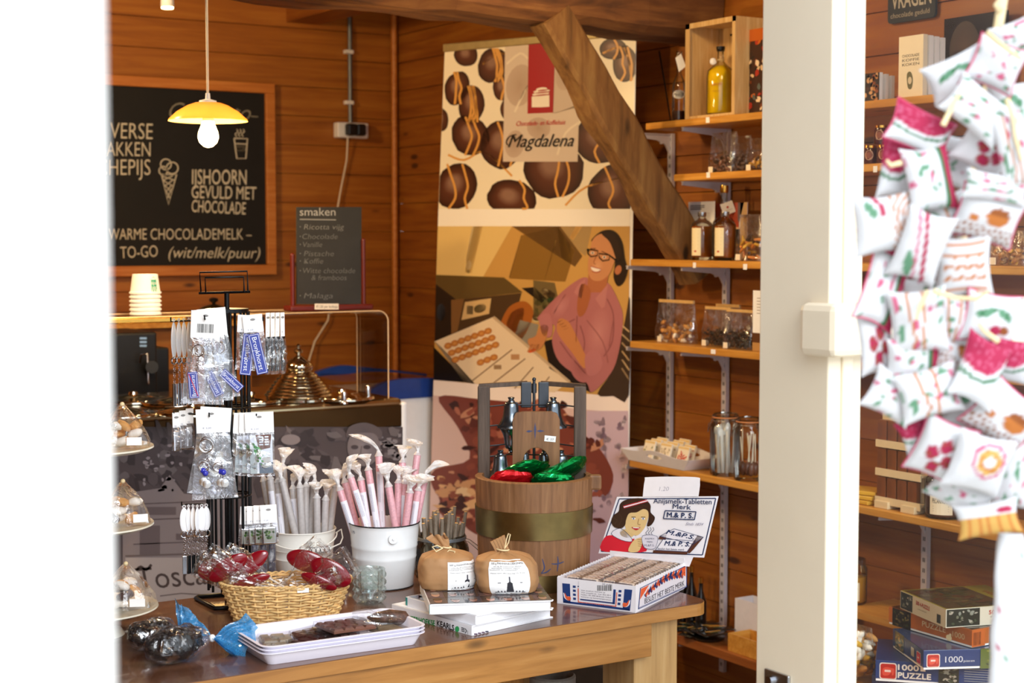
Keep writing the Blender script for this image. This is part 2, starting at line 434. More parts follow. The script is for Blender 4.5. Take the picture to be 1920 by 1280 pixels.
plain('white_metal', '#cfc9cf', .5, .1, var=.04)
plain('brass', '#84734a', .36, 1, var=.15, scale=25)
plain('gold_metal', '#d8a24a', .18, 1, var=.06)
plain('chalk_black', '#0d0b08', .7, var=.25, scale=12)
plain('slate_grey', '#2c2c2c', .75, var=.15, scale=12)
plain('red_wood', '#5c140c', .35, var=.1)
plain('cord', '#e8dcc4', .6)
plain('raffia', '#e4cfa0', .6, var=.15)
plain('twig_bark', '#857868', .8, var=.3, scale=80, bmp=.5)
plain('kraft', '#ac8054', .65, var=.08, scale=30, bmp=.25)
plain('outside_ground', '#b9b4aa', .9, var=.1, scale=3)
plain('ceiling_paint', '#5a3a20', .8)
printm('print_matte', .6); printm('print_satin', .35); printm('print_gloss', .18, .4); printm('cloth_print', .85, 0, 900)
film('cellophane', '#ffffff', .5, .02, 30); film('cello_heavy', '#fcfcff', .55, .025, 22); film('cello_light', '#ffffff', .1, .02, 40)
film('polybag', '#fbfcff', .55, .09, 24)
clear('clear_glass'); clear('jar_glass', '#fafdfb', 1.5, .9); clear('window_glass', '#fdfefd', 1.2, .4, .0); clear('acrylic', '#fbf8f4', 1.35, .6)
plain('band_wood_reflection', '#503a20', .28, .85, var=.1, scale=6)  # brown colour stands for wood mirrored in the stainless band
plain('top_steel', '#b8a888', .16, 1, var=.06, scale=10)
plain('lid_steel', '#cfc8b8', .1, 1, var=.05, scale=14)
plain('edge_glow', '#e8c8a0', .2, .2)
plain('blue_plastic', '#1d3f8e', .3)
plain('banner_rail', '#a89668', .4, .5)

plain('felt', '#8a857c', .9, scale=200)
plain('gun_metal', '#4c5056', .35, .8, var=.1)
plain('bell_metal', '#75808a', .22, .95, var=.08)
plain('green_foil', '#0f9a4c', .16, .85, var=.2, scale=30)
plain('red_foil', '#c8141c', .22, .6, var=.1)
plain('tablet_cream', '#fbe6d2', .6, var=.03)

plain('enamel_white', '#eef2f4', .18, coat=.4, var=.02)
plain('enamel_cream', '#eceae2', .22, coat=.3, var=.02)
plain('black_enamel', '#1c1c20', .25)
plain('candy_pink', '#d8a2aa', .45, var=.12, scale=200, coat=.2)
plain('candy_grey', '#b4aeac', .45, var=.08, scale=120, coat=.2)
plain('candy_red', '#7c0818', .12, var=.08, coat=.6)
plain('stick_white', '#e8dccc', .6)
plain('cover_white', '#f2f2f6', .3, var=.02, coat=.2)
plain('pages', '#f0eff2', .8, var=.03, scale=300)
plain('teal_stripe', '#2c8c86', .4)
plain('wicker', '#e0ba7c', .55, var=.22, scale=60)
plain('tray_white', '#eeeaf6', .25, var=.01, coat=.3)
plain('choc_milk', '#7a5040', .3, var=.15, scale=60, coat=.3)
plain('choc_dark', '#4a302a', .3, var=.2, scale=60, coat=.3)
plain('choc_pale', '#a8977a', .35, var=.35, scale=45)
plain('choc_bits', '#54382c', .5, var=.6, scale=120, bmp=.5)
plain('liquorice', '#0e0d10', .28, var=.3)
plain('biscuit', '#cf9650', .7, var=.2, scale=90)
plain('meringue', '#f0e8d8', .7, var=.06)
clear('case_clear', '#fbfcff', 1.4, .6, .05)
plain('plate_glass', '#ded8c4', .2, coat=.4)
film('votive_glass', '#f4fbf9', .4, .10, 30)  # white haze mixed in stands for bright reflections in the facets
def _wax():
    m = bpy.data.materials.new('wax_paper'); m.use_nodes = True; nt = m.node_tree; nt.nodes.clear()
    out = nt.nodes.new('ShaderNodeOutputMaterial'); d = nt.nodes.new('ShaderNodeBsdfDiffuse'); tl = nt.nodes.new('ShaderNodeBsdfTranslucent'); tr = nt.nodes.new('ShaderNodeBsdfTransparent'); g = nt.nodes.new('ShaderNodeBsdfGlossy')
    n = nz(nt, 120, 3); r = ramp(nt, n.outputs[0], [(.3, '#f4f2f2'), (.7, '#fbfbfc')]); nt.links.new(r.outputs[0], d.inputs[0]); tl.inputs[0].default_value = (.9, .87, .85, 1); g.inputs['Roughness'].default_value = .35
    a = nt.nodes.new('ShaderNodeMixShader'); a.inputs[0].default_value = .35; nt.links.new(d.outputs[0], a.inputs[1]); nt.links.new(tl.outputs[0], a.inputs[2])
    b_ = nt.nodes.new('ShaderNodeMixShader'); b_.inputs[0].default_value = .10; nt.links.new(a.outputs[0], b_.inputs[1]); nt.links.new(tr.outputs[0], b_.inputs[2])
    c = nt.nodes.new('ShaderNodeMixShader'); c.inputs[0].default_value = .06; nt.links.new(b_.outputs[0], c.inputs[1]); nt.links.new(g.outputs[0], c.inputs[2]); nt.links.new(c.outputs[0], out.inputs[0]); return m
_def['wax_paper'] = _wax
def _bc():
    m = bpy.data.materials.new('blue_cello'); m.use_nodes = True; nt = m.node_tree; nt.nodes.clear()
    out = nt.nodes.new('ShaderNodeOutputMaterial'); tr = nt.nodes.new('ShaderNodeBsdfTransparent'); d = nt.nodes.new('ShaderNodeBsdfDiffuse'); g = nt.nodes.new('ShaderNodeBsdfGlossy'); g.inputs['Roughness'].default_value = .1
    tr.inputs[0].default_value = (.55, .82, .96, 1); d.inputs[0].default_value = (.06, .36, .72, 1)
    tc = nt.nodes.new('ShaderNodeTexCoord'); v = nt.nodes.new('ShaderNodeTexVoronoi'); v.inputs['Scale'].default_value = 140; nt.links.new(tc.outputs['Object'], v.inputs['Vector'])
    r = ramp(nt, v.outputs['Distance'], [(.28, (.45, .45, .45)), (.36, (.95, .95, .95)), (.5, (.55, .55, .55))])
    a = nt.nodes.new('ShaderNodeMixShader'); nt.links.new(r.outputs[0], a.inputs[0]); nt.links.new(tr.outputs[0], a.inputs[1]); nt.links.new(d.outputs[0], a.inputs[2])
    b_ = nt.nodes.new('ShaderNodeMixShader'); b_.inputs[0].default_value = .16; nt.links.new(a.outputs[0], b_.inputs[1]); nt.links.new(g.outputs[0], b_.inputs[2]); nt.links.new(b_.outputs[0], out.inputs[0]); return m
_def['blue_cello'] = _bc

plain('sign_blue', '#2a3c9c', .3, var=.04, coat=.3)
plain('pen_black', '#10161c', .2, coat=.4)
solidglass('clear_plastic', '#f0f4f8', 1.3, .15, .6)
plain('dark_tag', '#4c5258', .25, .9)
plain('bead_blue', '#2c34b0', .1, coat=.5)
plain('navy', '#2a2c44', .35, .3, var=.3, scale=200)
plain('liq_yellow', '#f6ca18', .08, coat=.6, var=.15, scale=15, emit=None)
plain('liq_amber', '#9c5016', .08, coat=.6, var=.25, scale=20)
plain('sweet_yellow', '#d8a838', .4)
plain('spoon_wood', '#d88a3c', .5)
plain('fold_gold', '#d8b070', .3, coat=.3)
plain('label_cream', '#f0e4cc', .6, var=.03)
plain('liquorice_brown', '#20120a', .3, coat=.3)
plain('white_wood', '#e2dde0', .45, var=.03)
plain('seal_orange', '#c8804c', .5)
plain('sachet_black', '#14120e', .2, coat=.4, var=.3)
plain('bottle_dark', '#120e0c', .08, coat=.6)

plain('jam_dark', '#4a1c14', .1, coat=.5)
plain('cream_wood', '#dfc69c', .5, var=.03)
plain('packet_brown', '#7c441c', .45)
plain('honey', '#c88a2c', .1, coat=.5)
plain('puzzle_blue', '#26386c', .3, coat=.2)
plain('puzzle_orange', '#b86428', .3, coat=.2)
plain('puzzle_cream', '#d8ceb4', .3, coat=.2)
plain('pink_piping', '#d04870', .7)
plain('case_dark', '#2e2620', .5)
# ================================================================ ROOM
WX, SX, WY, FY = 3.37, 3.15, 6.32, 1.85
ZC = 2.75
b = MB(); b.bb((-2.2, 2.02, -.06), (3.5, 6.45, 0)); struct(b.build('floor', 'floor_wood'))
b = MB(); b.bb((-2.2, 1.9, ZC), (3.5, 6.45, ZC+.06)); struct(b.build('ceiling', 'ceiling_paint'))
def planks(name, axis, fixed, a0, a1, z0, z1, mat, side, pitch=.124, phase=.03):
    b = MB(); z = z0-phase
    while z < z1:
        za, zb = max(z, z0), min(z+pitch, z1)
        if zb-za > .004:   # each board leans out slightly at its foot, a thin groove above it
            prof = [(0.0, za), (.007, za), (.007, za+.004), (.004, zb-.004), (.002, zb-.002), (-.03, zb), (-.03, za)]
            rows = []
            for t in (a0, a1):
                rows.append([Vector((t, fixed-side*p, q)) if axis == 'x' else Vector((fixed-side*p, t, q)) for p, q in prof])
            b.rings(rows, True, True, True, smooth=False)
        z += pitch
    b.bb(*(((a0, fixed+side*.03, z0), (a1, fixed+side*.08, z1)) if axis == 'x' else ((fixed+side*.03, a0, z0), (fixed+side*.08, a1, z1))))
    return struct(b.build(name, mat))
planks('wall_back', 'x', WY, -2.2, WX+.03, 0, ZC, 'wall_wood', 1)
planks('wall_right', 'y', WX, 2.0, WY+.0, 0, ZC, 'wall_wood_y', 1)
planks('wall_left', 'y', -2.2, 2.0, WY, 0, ZC, 'wall_wood_y', -1)
# facade: white painted timber left of the doorway, lintel, window on the right
b = MB(); b.bb((-3.2, 1.86, 0), (.46, 2.0, 2.75)); struct(b.build('wall_front', 'white_paint'))
b = MB(); b.bb((.46, 1.86, 2.45), (3.5, 2.0, 2.75)); b.bb((1.85, 1.86, 0), (3.5, 2.0, .42)); b.bb((3.3, 1.86, .42), (3.5, 2.0, 2.45)); struct(b.build('wall_front', 'white_paint'))
b = MB(); b.bb((-6, -6, -.06), (9, 2.02, -.03)); struct(b.build('floor_outside', 'outside_ground'))
# corner batten (slightly crooked) and ceiling beams
c0 = onx(750, 35, WX-.02); c1 = onx(738, 800, WX-.02)
b = MB(); b.tube([(WX-.03, WY-.03, z) for z in (0, .6, 1.2, 1.7, 2.2, ZC)], .014, 8); struct(b.build('trim_1', 'frame_wood'))
# jamb between the doorway and the window
J = dep(1553, 640, 2.5)
def fx(px, y=FY): return ony(px, 700, y).x
xa, xb, xc = fx(1553), fx(1578), fx(1620)
b = MB(); b.bb((xa, FY, 0), (xb, FY+.165, 2.45)); o = struct(b.build('door_frame', 'cream_paint', bevel=.003)); o.name = 'trim_2'
b = MB(); b.bb((xb, FY-.004, .42), (xb+.022, FY+.07, 2.45)); b.bb((xb+.022, FY+.006, .42), (xc, FY+.055, 2.45))
b.bb((xb, FY-.004, .40), (3.32, FY+.09, .46)); b.bb((xb, FY-.004, 2.4), (3.32, FY+.07, 2.46)); b.bb((3.25, FY, .46), (3.32, FY+.06, 2.4))
win = struct(b.build('window_1', 'cream_paint', bevel=.003))
b = MB(); z0 = ony(1700, 664, FY-.03).z; z1 = ony(1700, 566, FY-.03).z
xg = fx(1560, FY-.03)
b.bb((xg, FY-.035, z0), (3.27, FY+.05, z1)); b.build('glazing_bar', 'cream_paint', win, bevel=.012, label='thick beige horizontal glazing bar')
b = MB(); b.bb((xc-.01, FY+.025, .45), (3.26, FY+.029, 2.41)); b.build('pane', 'window_glass', win)
# latch keep low on the jamb
L = [onx(1438, 1262, xa-.003)]
p = onx(1460, 1272, xa)
t = thing('latch_plate', 'small metal latch plate low on the cream door jamb', 'latch', p)
b = MB(); b.bb((-.006, -.03, -.03), (0, .03, .012)); b.build('plate', 'steel', t, bevel=.002)
b = MB(); b.cyl((-.006, .012, -.004), (-.012, .012, -.004), .007, n=12); b.build('screw', 'chrome', t)
# open door leaf close to the camera, left
a0 = Vector((.50, 1.86, 0)); a1 = Vector((.243, .75, 0)); dd = (a1-a0).normalized(); nn = Vector((-dd.y, dd.x, 0))
if nn.x > 0: nn = -nn
t = struct(bpy.data.objects.new('door_1', None)); COL.objects.link(t); t.location = a0
t.rotation_euler = (0, 0, math.atan2(dd.y, dd.x)); Ld = (a1-a0).length
b = MB(); b.bb((0, -.045, .02), (Ld, 0, 2.2)); b.build('door_leaf', 'white_paint', t, bevel=.004)
b = MB(); b.bb((.1, -.05, .2), (Ld-.1, -.044, .95)); b.bb((.1, -.05, 1.1), (Ld-.1, -.044, 2.05)); b.build('door_panel', 'white_paint', t, bevel=.003)
b = MB(); b.cyl((Ld-.06, -.044, 1.02), (Ld-.06, -.09, 1.02), .009); b.cyl((Ld-.06, -.09, 1.02), (Ld-.17, -.09, 1.02), .008); b.build('door_handle', 'chrome', t)

# beams
def rough_beam(name, pts, wdt, hgt, mat, label, upv, seed=1, n=22):
    t_ = MB(); rs = []; P0, P1 = Vector(pts[0]), Vector(pts[-1]); ax = (P1-P0).normalized(); U = Vector(upv); V = ax.cross(U).normalized(); U = V.cross(ax)
    for i in range(n+1):
        f = i/n; k = f*(len(pts)-1); j = min(int(k), len(pts)-2); c = Vector(pts[j]).lerp(Vector(pts[j+1]), k-j)
        ring = []
        for a, b_ in ((-1, -.8), (-.8, -1), (0, -1.03), (.8, -1), (1, -.8), (1.02, 0), (1, .8), (.8, 1), (0, 1.02), (-.8, 1), (-1, .8), (-1.02, 0)):
            q = c+V*(a*wdt/2)+U*(b_*hgt/2); q += (V*a+U*b_)*noise.noise(q*6+Vector((seed, 0, 0)))*.016
            ring.append(q)
        rs.append(ring)
    t_.rings(rs, True, True, True, smooth=False)
    o = t_.build(name, mat); o['label'] = label; o['category'] = 'beam'; return o
zb = ony(1100, 50, 4.05).z
rough_beam('tie_beam', [(.4, 4.17, zb+.16), (1.6, 4.17, zb+.155), (2.6, 4.17, zb+.135), (3.36, 4.17, zb+.12)], .24, .25, 'beam_wood', 'heavy rough-hewn horizontal tie beam crossing under the ceiling', (0, 0, 1), 2)
q0 = (ony(1022, 50, 4.05)+ony(1112, 60, 4.05))/2; q1 = (ony(1290, 500, 4.05)+ony(1352, 500, 4.05))/2
dirb = (q1-q0).normalized()
rough_beam('brace_beam', [q0-dirb*.06+Vector((0, .05, 0)), (q0+q1)/2+Vector((-.01, .05, 0)), q1+dirb*.03+Vector((0, .05, 0))], .10, .122, 'brace_wood', 'weathered diagonal wooden brace running down from the tie beam to the shelves', Vector((1, 0, 0)), 5)
xx = ony(592, 30, WY-.3).x
b = MB(); b.bb((xx, 4.9, 2.47), (xx+.16, WY, ZC)); tag(b.build('ceiling_joist', 'wall_wood_y', bevel=.004), 'end of a brown ceiling joist above the grey conduit', 'beam')

# ---------------------------------------------------------------- shelves on the right wall
def yOf(px, X=SX): return onx(px, 640, X).y
SH = {}
def shelf(k, ypx, y0px, y1, th=.022, x0=SX, label=''):
    z = onx(1300, ypx, x0).z; ya = y1; yb = yOf(y0px, x0) if isinstance(y0px, int) else y0px
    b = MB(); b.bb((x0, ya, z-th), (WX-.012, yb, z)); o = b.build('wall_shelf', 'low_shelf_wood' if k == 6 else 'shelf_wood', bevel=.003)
    tag(o, label, 'shelf', None); SH[k] = z; return o
shelf(1, 222, 4.19, 2.1, label='highest orange pine shelf board on the right wall, holding the crated bottle')
shelf(2, 325, 4.04, 2.1, label='short pine shelf board under the highest one, holding dark cellophane bags')
shelf(3, 488, 4.27, 2.1, label='pine shelf board carrying the amber bottles')
shelf(4, 650, 4.27, 2.1, label='pine shelf board carrying the bags of coffee beans')
shelf(5, 886, 4.27, 2.1, label='pine shelf board carrying the white scalloped tray and glass jars')
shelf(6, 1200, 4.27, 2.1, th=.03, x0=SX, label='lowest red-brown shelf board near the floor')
def upright(px, z0, z1, lab, ks):
    y = yOf(px, WX-.02)
    t = thing('shelf_upright', lab, 'shelf rail', (WX-.012, y, z0))
    b = MB(); b.bb((-.014, -.011, 0), (0, .011, z1-z0)); b.build('rail', 'white_metal', t)
    b = MB()
    z = .02
    while z < z1-z0-.02: b.bb((-.0146, -.004, z), (-.0138, -.0015, z+.012)); b.bb((-.0146, .0015, z), (-.0138, .004, z+.012)); z += .03
    b.build('slot', 'black_plastic', t)
    for k in ks:
        zz = SH[k]-.022-z0-(.008 if k == 6 else 0); b = MB()
        pr = [(-.014, zz), (-.19, zz), (-.192, zz-.012), (-.07, zz-.022), (-.035, zz-.035), (-.014, zz-.07)]
        a_ = [b.vert((x, -.003, z)) for x, z in pr]; c_ = [b.vert((x, .003, z)) for x, z in pr]
        b.face(a_); b.face(c_[::-1])
        for i in range(6): j = (i+1) % 6; b.face((a_[j], a_[i], c_[i], c_[j]))
        b.bb((-.19, -.008, zz-.003), (-.014, .008, zz)); b.cyl((-.05, -.004, zz-.03), (-.05, .004, zz-.03), .0045, n=8)
        b.build('bracket', 'white_metal', t)
upright(1256, SH[5]-.03, SH[1]-.02, 'white slotted shelf rail nearest the tall banner', (1, 2, 3, 4, 5))
upright(1360, .12, SH[1]-.02, 'white slotted shelf rail behind the clip-top jars', (1, 2, 3, 4, 5, 6))
upright(1742, .2, SH[4]-.02, 'white slotted shelf rail seen through the window above the puzzles', (4, 5))
# small price tickets on the shelf edges
def ticket(px, py, k, lab, w_=.016, h_=.017):
    p = onx(px, py, SX-.001)
    b = MB(); b.bb((SX-.0018, p.y-w_/2, p.z-h_/2), (SX-.0003, p.y+w_/2, p.z+h_/2)); o = b.build('price_ticket', 'paper'); recenter(o)
    tag(o, lab, 'price tag')
ticket(1327, 225, 1, 'small white price ticket on the highest shelf edge under the crated bottle')
ticket(1328, 328, 2, 'small white price ticket on the shelf edge under the dark cellophane bags')
ticket(1302, 497, 3, 'small white price ticket on the shelf edge under the left amber bottle', .013)
ticket(1397, 500, 3, 'small white price ticket on the shelf edge under the bag of wooden spoons')
ticket(1337, 659, 4, 'small white price ticket on the shelf edge between biscuits and coffee beans', .02, .014)
ticket(1641, 317, 2, 'small white price ticket on the shelf edge below the jam pots in the window', .014)
# ================================================================ BACK OF THE SHOP
# ---- large framed chalkboard on the back wall
PB = Plane((0, WY-.03, 0), (0, -1, 0))
cx = PB(380, 330)
xl, xr = PB(0, 330).x-.12, PB(515, 330).x; zt, zbm = PB(400, 151).z, PB(400, 516).z
t = thing('framed_chalkboard', 'large orange-framed chalkboard menu with white lettering on the back wall', 'chalkboard', ((xl+xr)/2, WY-.012, zbm))
b = MB(); b.bb((xl, WY-.028, zbm), (xr, WY-.014, zt)); b.build('board', 'chalk_black', t, world=True)
b = MB(); fwd_ = .042
for p in (((xl, zt-fwd_), (xr, zt)), ((xl, zbm), (xr, zbm+fwd_)), ((xr-fwd_, zbm+fwd_), (xr, zt-fwd_)), ((xl, zbm+fwd_), (xl+fwd_, zt-fwd_))):
    b.bb((p[0][0], WY-.045, p[0][1]), (p[1][0], WY-.014, p[1][1]))
b.build('frame', 'frame_wood', t, world=True, bevel=.003)
CW = '#d9d2bc'
a = Art(PB, .0015)
a.text('Coffee to', (317, 222), (470, 226), 31, '#8f8a78', shear=.35, bold=-.008); a.line([(470, 218), (484, 219)], 2, '#8f8a78')
a.text('VERSE', (206, 259), (286, 261), 30, CW, bold=-.006); a.text('BAKKEN', (186, 292), (282, 293), 27, CW, bold=-.006); a.text('SCHEPIJS', (168, 328), (282, 328), 30, CW, bold=-.006)
a.text('IJSHOORN', (360, 345), (462, 346), 28, CW, bold=.004); a.text('GEVULD MET', (359, 371), (480, 374), 24, CW, bold=.004); a.text('CHOCOLADE', (359, 397), (460, 402), 23, CW, bold=.004)
a.text('WARME CHOCOLADEMELK –', (203, 449), (472, 449), 21, CW, bold=-.004)
a.text('TO-GO', (226, 484), (296, 481), 22, CW, bold=-.004); a.text('(wit/melk/puur)', (316, 483), (488, 484), 21, CW, shear=.25, bold=-.004)
a.build('chalk_lettering', 'print_matte', t, world=True); a = Art(PB, .0015)
def chalk(pts, w_=2.2, col=CW, curve=4): a.line(pts, w_, col, curve=curve)
circ = lambda x, y, r, n=14: [(x+r*math.cos(2*PI*i/n), y+r*math.sin(2*PI*i/n)) for i in range(n+1)]
for x, y, r in ((311, 308, 10), (323, 315, 11), (306, 320, 8)): a.line(circ(x, y, r), 2.2, CW)
a.line([(303, 327), (316, 383), (331, 327), (303, 327)], 2.4, CW)
for k in range(4):
    f = (k+1)/5; a.line([(303+13*f, 327+56*f), (331-4*f-6, 327+12*(1-f)*f+8*k)], 1.8, CW)
    a.line([(331-15*f, 327+56*f), (303+8*f, 330+8*k)], 1.8, CW)
a.build('chalk_drawing', 'print_matte', t, world=True); a = Art(PB, .0015)
for q in ([(439, 259), (464, 260), (461, 297), (444, 297), (439, 259)],): a.line(q, 2.4, CW)
a.line([(441, 269), (463, 270)], 1.8, CW); a.shape([(442, 271), (462, 272), (461, 284), (443, 284)], '#4b463a'); a.scrib(444, 281, 460, 6, CW, 3)
for k in range(3): chalk([(444+6*k, 256), (441+6*k, 251), (446+6*k, 247), (444+6*k, 242)], 1.6)
a.build('chalk_drawing', 'print_matte', t, world=True)

# ---- pendant lamp
pc = dep(390, 215, 4.3)
t = thing('pendant_lamp', 'lit pendant lamp with yellow-white enamel shade and bare glowing bulb', 'lamp', (pc.x, pc.y, pc.z))
u = 4.3/F; sh = 74*u
b = MB(); b.lathe([(24*u, 22*u), (38*u, 17*u), (58*u, 5*u), (73*u, -9*u), (74*u, -12*u), (72*u, -11*u), (57*u, 3*u), (37*u, 14*u), (22*u, 19*u)], n=48, cap0=False, cap1=False)
def mk():
    m, nt, bs = new('shade_glass'); n = nz(nt, 10, 2); r = ramp(nt, n.outputs[0], [(.3, '#eebf6c'), (.7, '#f3cb80')]); nt.links.new(r.outputs[0], bs.inputs['Base Color'])
    bs.inputs['Roughness'].default_value = .2; bs.inputs['Transmission Weight'].default_value = .0; bs.inputs['Subsurface Weight'].default_value = .0
    tl = nt.nodes.new('ShaderNodeBsdfTranslucent'); tl.inputs[0].default_value = (1, .62, .20, 1); mx = nt.nodes.new('ShaderNodeMixShader'); mx.inputs[0].default_value = .45
    out = nt.nodes['Material Output']; nt.links.new(bs.outputs[0], mx.inputs[1]); nt.links.new(tl.outputs[0], mx.inputs[2]); nt.links.new(mx.outputs[0], out.inputs[0]); return m
_def['shade_glass'] = mk
b.build('lamp_shade', 'shade_glass', t)
b = MB(); b.lathe([(4*u, 40*u), (5*u, 29*u), (16*u, 26*u), (17*u, 21*u), (24*u, 22*u), (22*u, 18*u), (9*u, 8*u), (11*u, -14*u)], n=24); b.build('lamp_holder', 'white_plastic', t)
b = MB(); b.cyl((0, 0, 38*u), (0, 0, ZC-pc.z), .0035, n=8); b.build('cord', 'cord', t)
def mkb():
    m, nt, bs = new('bulb_glow'); n = nz(nt, 10, 1); bs.inputs['Emission Color'].default_value = (1, .72, .30, 1); bs.inputs['Emission Strength'].default_value = 26
    r = ramp(nt, n.outputs[0], [(.3, '#fff0c0'), (.7, '#fff4d0')]); nt.links.new(r.outputs[0], bs.inputs['Base Color']); return m
_def['bulb_glow'] = mkb
b = MB(); b.lathe([(0, -61*u), (8*u, -59*u), (16*u, -52*u), (19.5*u, -42*u), (18*u, -32*u), (13*u, -20*u), (11*u, -12*u)], n=28, cap0=False); b.build('light_bulb', 'bulb_glow', t)
lp = light('pendant_light', 'POINT', (pc.x, pc.y, pc.z-.075), 22, (1.0, .68, .32), .03); lp.parent = t; lp.location = (0, 0, -.12)

# ---- ceiling spot
p = dep(314, 14, 5.6)
t = thing('ceiling_spotlight', 'small white ceiling spotlight at the top left above the chalkboard', 'lamp', p)
b = MB(); b.lathe([(.010, .06), (.022, .04), (.024, .004), (.02, 0)], n=20); b.build('housing', 'white_plastic', t)
b = MB(); b.lathe([(.0, -.004), (.020, -.004), (.021, .001)], n=20, cap0=False); b.build('lamp_lens', 'bulb_glow', t)
b = MB(); b.cyl((0, 0, .05), (0, 0, ZC-p.z), .006); b.build('stem', 'white_plastic', t)

# ---- conduit, socket, cable
x = ony(657, 130, WY-.03).x; z1, z0 = ony(657, 30, WY-.03).z, ony(657, 230, WY-.03).z
b = MB(); b.cyl((x, WY-.026, z0), (x, WY-.026, z1), .0095, n=12); o = b.build('conduit_pipe', 'grey_metal'); recenter(o); tag(o, 'vertical grey conduit pipe above the wall socket', 'pipe')
for py in (97, 192):
    q = ony(652, py, WY-.03); b = MB(); b.bb((x-.026, WY-.04, q.z-.008), (x+.012, WY-.012, q.z+.008)); s = b.build('pipe_clip', 'white_plastic', o, world=True, bevel=.002)
s0, s1 = ony(630, 229, WY-.04), ony(688, 260, WY-.04)
t = thing('wall_socket', 'double wall socket with two black plugs on the back wall', 'socket', ((s0.x+s1.x)/2, WY-.012, (s0.z+s1.z)/2))
w2 = (s1.x-s0.x)/2; h2 = (s0.z-s1.z)/2
b = MB(); b.bb((-w2, -.045, -h2), (w2, 0, h2)); b.build('housing', 'white_plastic', t, bevel=.006)
for sx in (0.02, .62):
    b = MB(); b.bb((-w2+.03+sx*w2, -.085, -h2*.75), (-w2+.03+sx*w2+w2*.58, -.045, h2*.8)); b.build('plug', 'black_plastic', t, bevel=.008)
pts = [ony(652, 258, WY-.05), ony(650, 300, WY-.03), ony(640, 350, WY-.03), ony(632, 395, WY-.03), ony(630, 480, WY-.03), ony(615, 600, WY-.03), ony(590, 640, WY-.03), ony(575, 690, WY-.06)]
b = MB(); b.tube(pts, .004, 8); o = b.build('power_cable', 'cord'); tag(o, 'white power cable hanging from the wall socket behind the small menu board', 'cable')

# ---- back counter behind the ice cream cabinet with light wooden rail
zc = ony(400, 592, 6.1).z
b = MB(); b.bb((-2.1, 5.75, 0), (2.42, WY-.015, zc-.02)); o = b.build('back_counter', 'wall_wood'); recenter(o); tag(o, 'wooden back counter below the large chalkboard', 'counter')
b = MB(); b.bb((-2.1, 5.70, zc-.02), (2.44, WY-.015, zc+.0)); o = b.build('counter_top', 'shelf_wood', bevel=.002); recenter(o); tag(o, 'pale wooden top of the back counter below the large chalkboard', 'counter')
# domed lid with black knob
p = onz(401, 592, zc+.001); p = ony(401, 588, 5.9); p.z = zc
t = thing('domed_lid', 'round metal dome lid with a black knob on the back counter', 'lid', p)
b = MB(); b.lathe([(.082, 0), (.082, .008), (.07, .028), (.045, .046), (.012, .056)], n=32); b.build('dome', 'brass', t)
b = MB(); b.lathe([(.006, .055), (.008, .062), (.017, .068), (.019, .074), (.014, .080), (0.004, .082)], n=20); b.build('knob', 'black_plastic', t)
# coffee machine at far left
q0 = ony(240, 745, 5.35); q1 = ony(312, 622, 5.35)
t = thing('coffee_machine', 'black coffee machine with small lit display behind the counter', 'coffee machine', (q0.x, 5.55, 1.0))
zz0, zz1 = 0.0, q1.z
b = MB(); b.bb((q0.x-.1, 5.36, zz0), (q1.x-.03, 5.66, zz1)); b.build('housing', 'black_plastic', t, world=True, bevel=.008)
b = MB(); b.bb((q1.x-.03, 5.42, zz0), (q1.x+.035, 5.66, zz1-.06)); b.build('side_module', 'black_plastic', t, world=True, bevel=.006)
PC = Plane((0, 5.358, 0), (0, -1, 0)); a = Art(PC, .001)
for k in range(3): a.rect(262, 632+k*7, 275, 636+k*7, '#8fb8ee')
o = a.build('display', 'print_gloss', t, world=True)
b = MB(); b.tube([PC(262, 680, .02), PC(264, 665, .03), PC(276, 662, .03), PC(278, 720, .03)], .004); b.build('steam_pipe', 'chrome', t, world=True)
b = MB(); b.cyl(PC(285, 688, .0), PC(285, 688, .05), .022); b.build('dial', 'black_plastic', t, world=True)

# ---- ice cream cabinet
CY = 4.42
x1 = ony(757, 780, CY).x; x0 = -1.9; ztop = ony(757, 746, CY).z; zband = ony(757, 795, CY).z
t = thing('ice_cream_cabinet', 'ice cream display cabinet with steel lids and a printed black and white front', 'display cabinet', ((x0+x1)/2, CY+.3, 0))
b = MB(); b.bb((x0, CY+.004, .08), (x1-.01, CY+.62, ztop-.03)); b.build('body', 'grey_metal', t, world=True)
b = MB(); b.bb((x0, CY, ztop-.09), (x1-.004, CY+.012, ztop-.02)); b.bb((x0, CY, zband), (x1-.004, CY+.02, ztop-.02))
b.build('front_band', 'band_wood_reflection', t, world=True, bevel=.004)
b = MB(); b.bb((x0, CY+.0, ztop-.03), (x1-.004, CY+.62, ztop)); b.build('steel_top', 'top_steel', t, world=True, bevel=.012)
b = MB(); b.bb((x1-.010, CY-.003, .08), (x1+.012, CY+.62, ztop-.012)); b.build('end_panel', 'white_plastic', t, world=True, bevel=.008)
# printed photograph on the front
PF = Plane((0, CY, 0), (0, -1, 0)); b = Art(PF, .003)
rr = random.Random(4)
b.grad(150, 800, 755, 1190, '#4c4245', '#6a5e5f'); b.l = .004
for k in range(170):
    x_, y_ = rr.uniform(230, 752), rr.uniform(806, 930); g = rr.choice(('#3a3134', '#5a5053', '#443a3d', '#6d6466', '#352c2f')); b.ell(x_, y_, rr.uniform(6, 22), rr.uniform(4, 13), rr.uniform(0, 90), g, n=9, wob=.3); b.l += .000005
b.l = .006
for k in range(26): x_, y_ = rr.uniform(262, 345), rr.uniform(830, 920); b.ell(x_, y_, rr.uniform(2, 6), rr.uniform(2, 4), 0, '#9a9094', n=8, wob=.3)
for k in range(22): x_, y_ = rr.uniform(705, 752), rr.uniform(800, 880); b.ell(x_, y_, rr.uniform(3, 8), rr.uniform(2, 6), 0, '#8b8387', n=8, wob=.3)
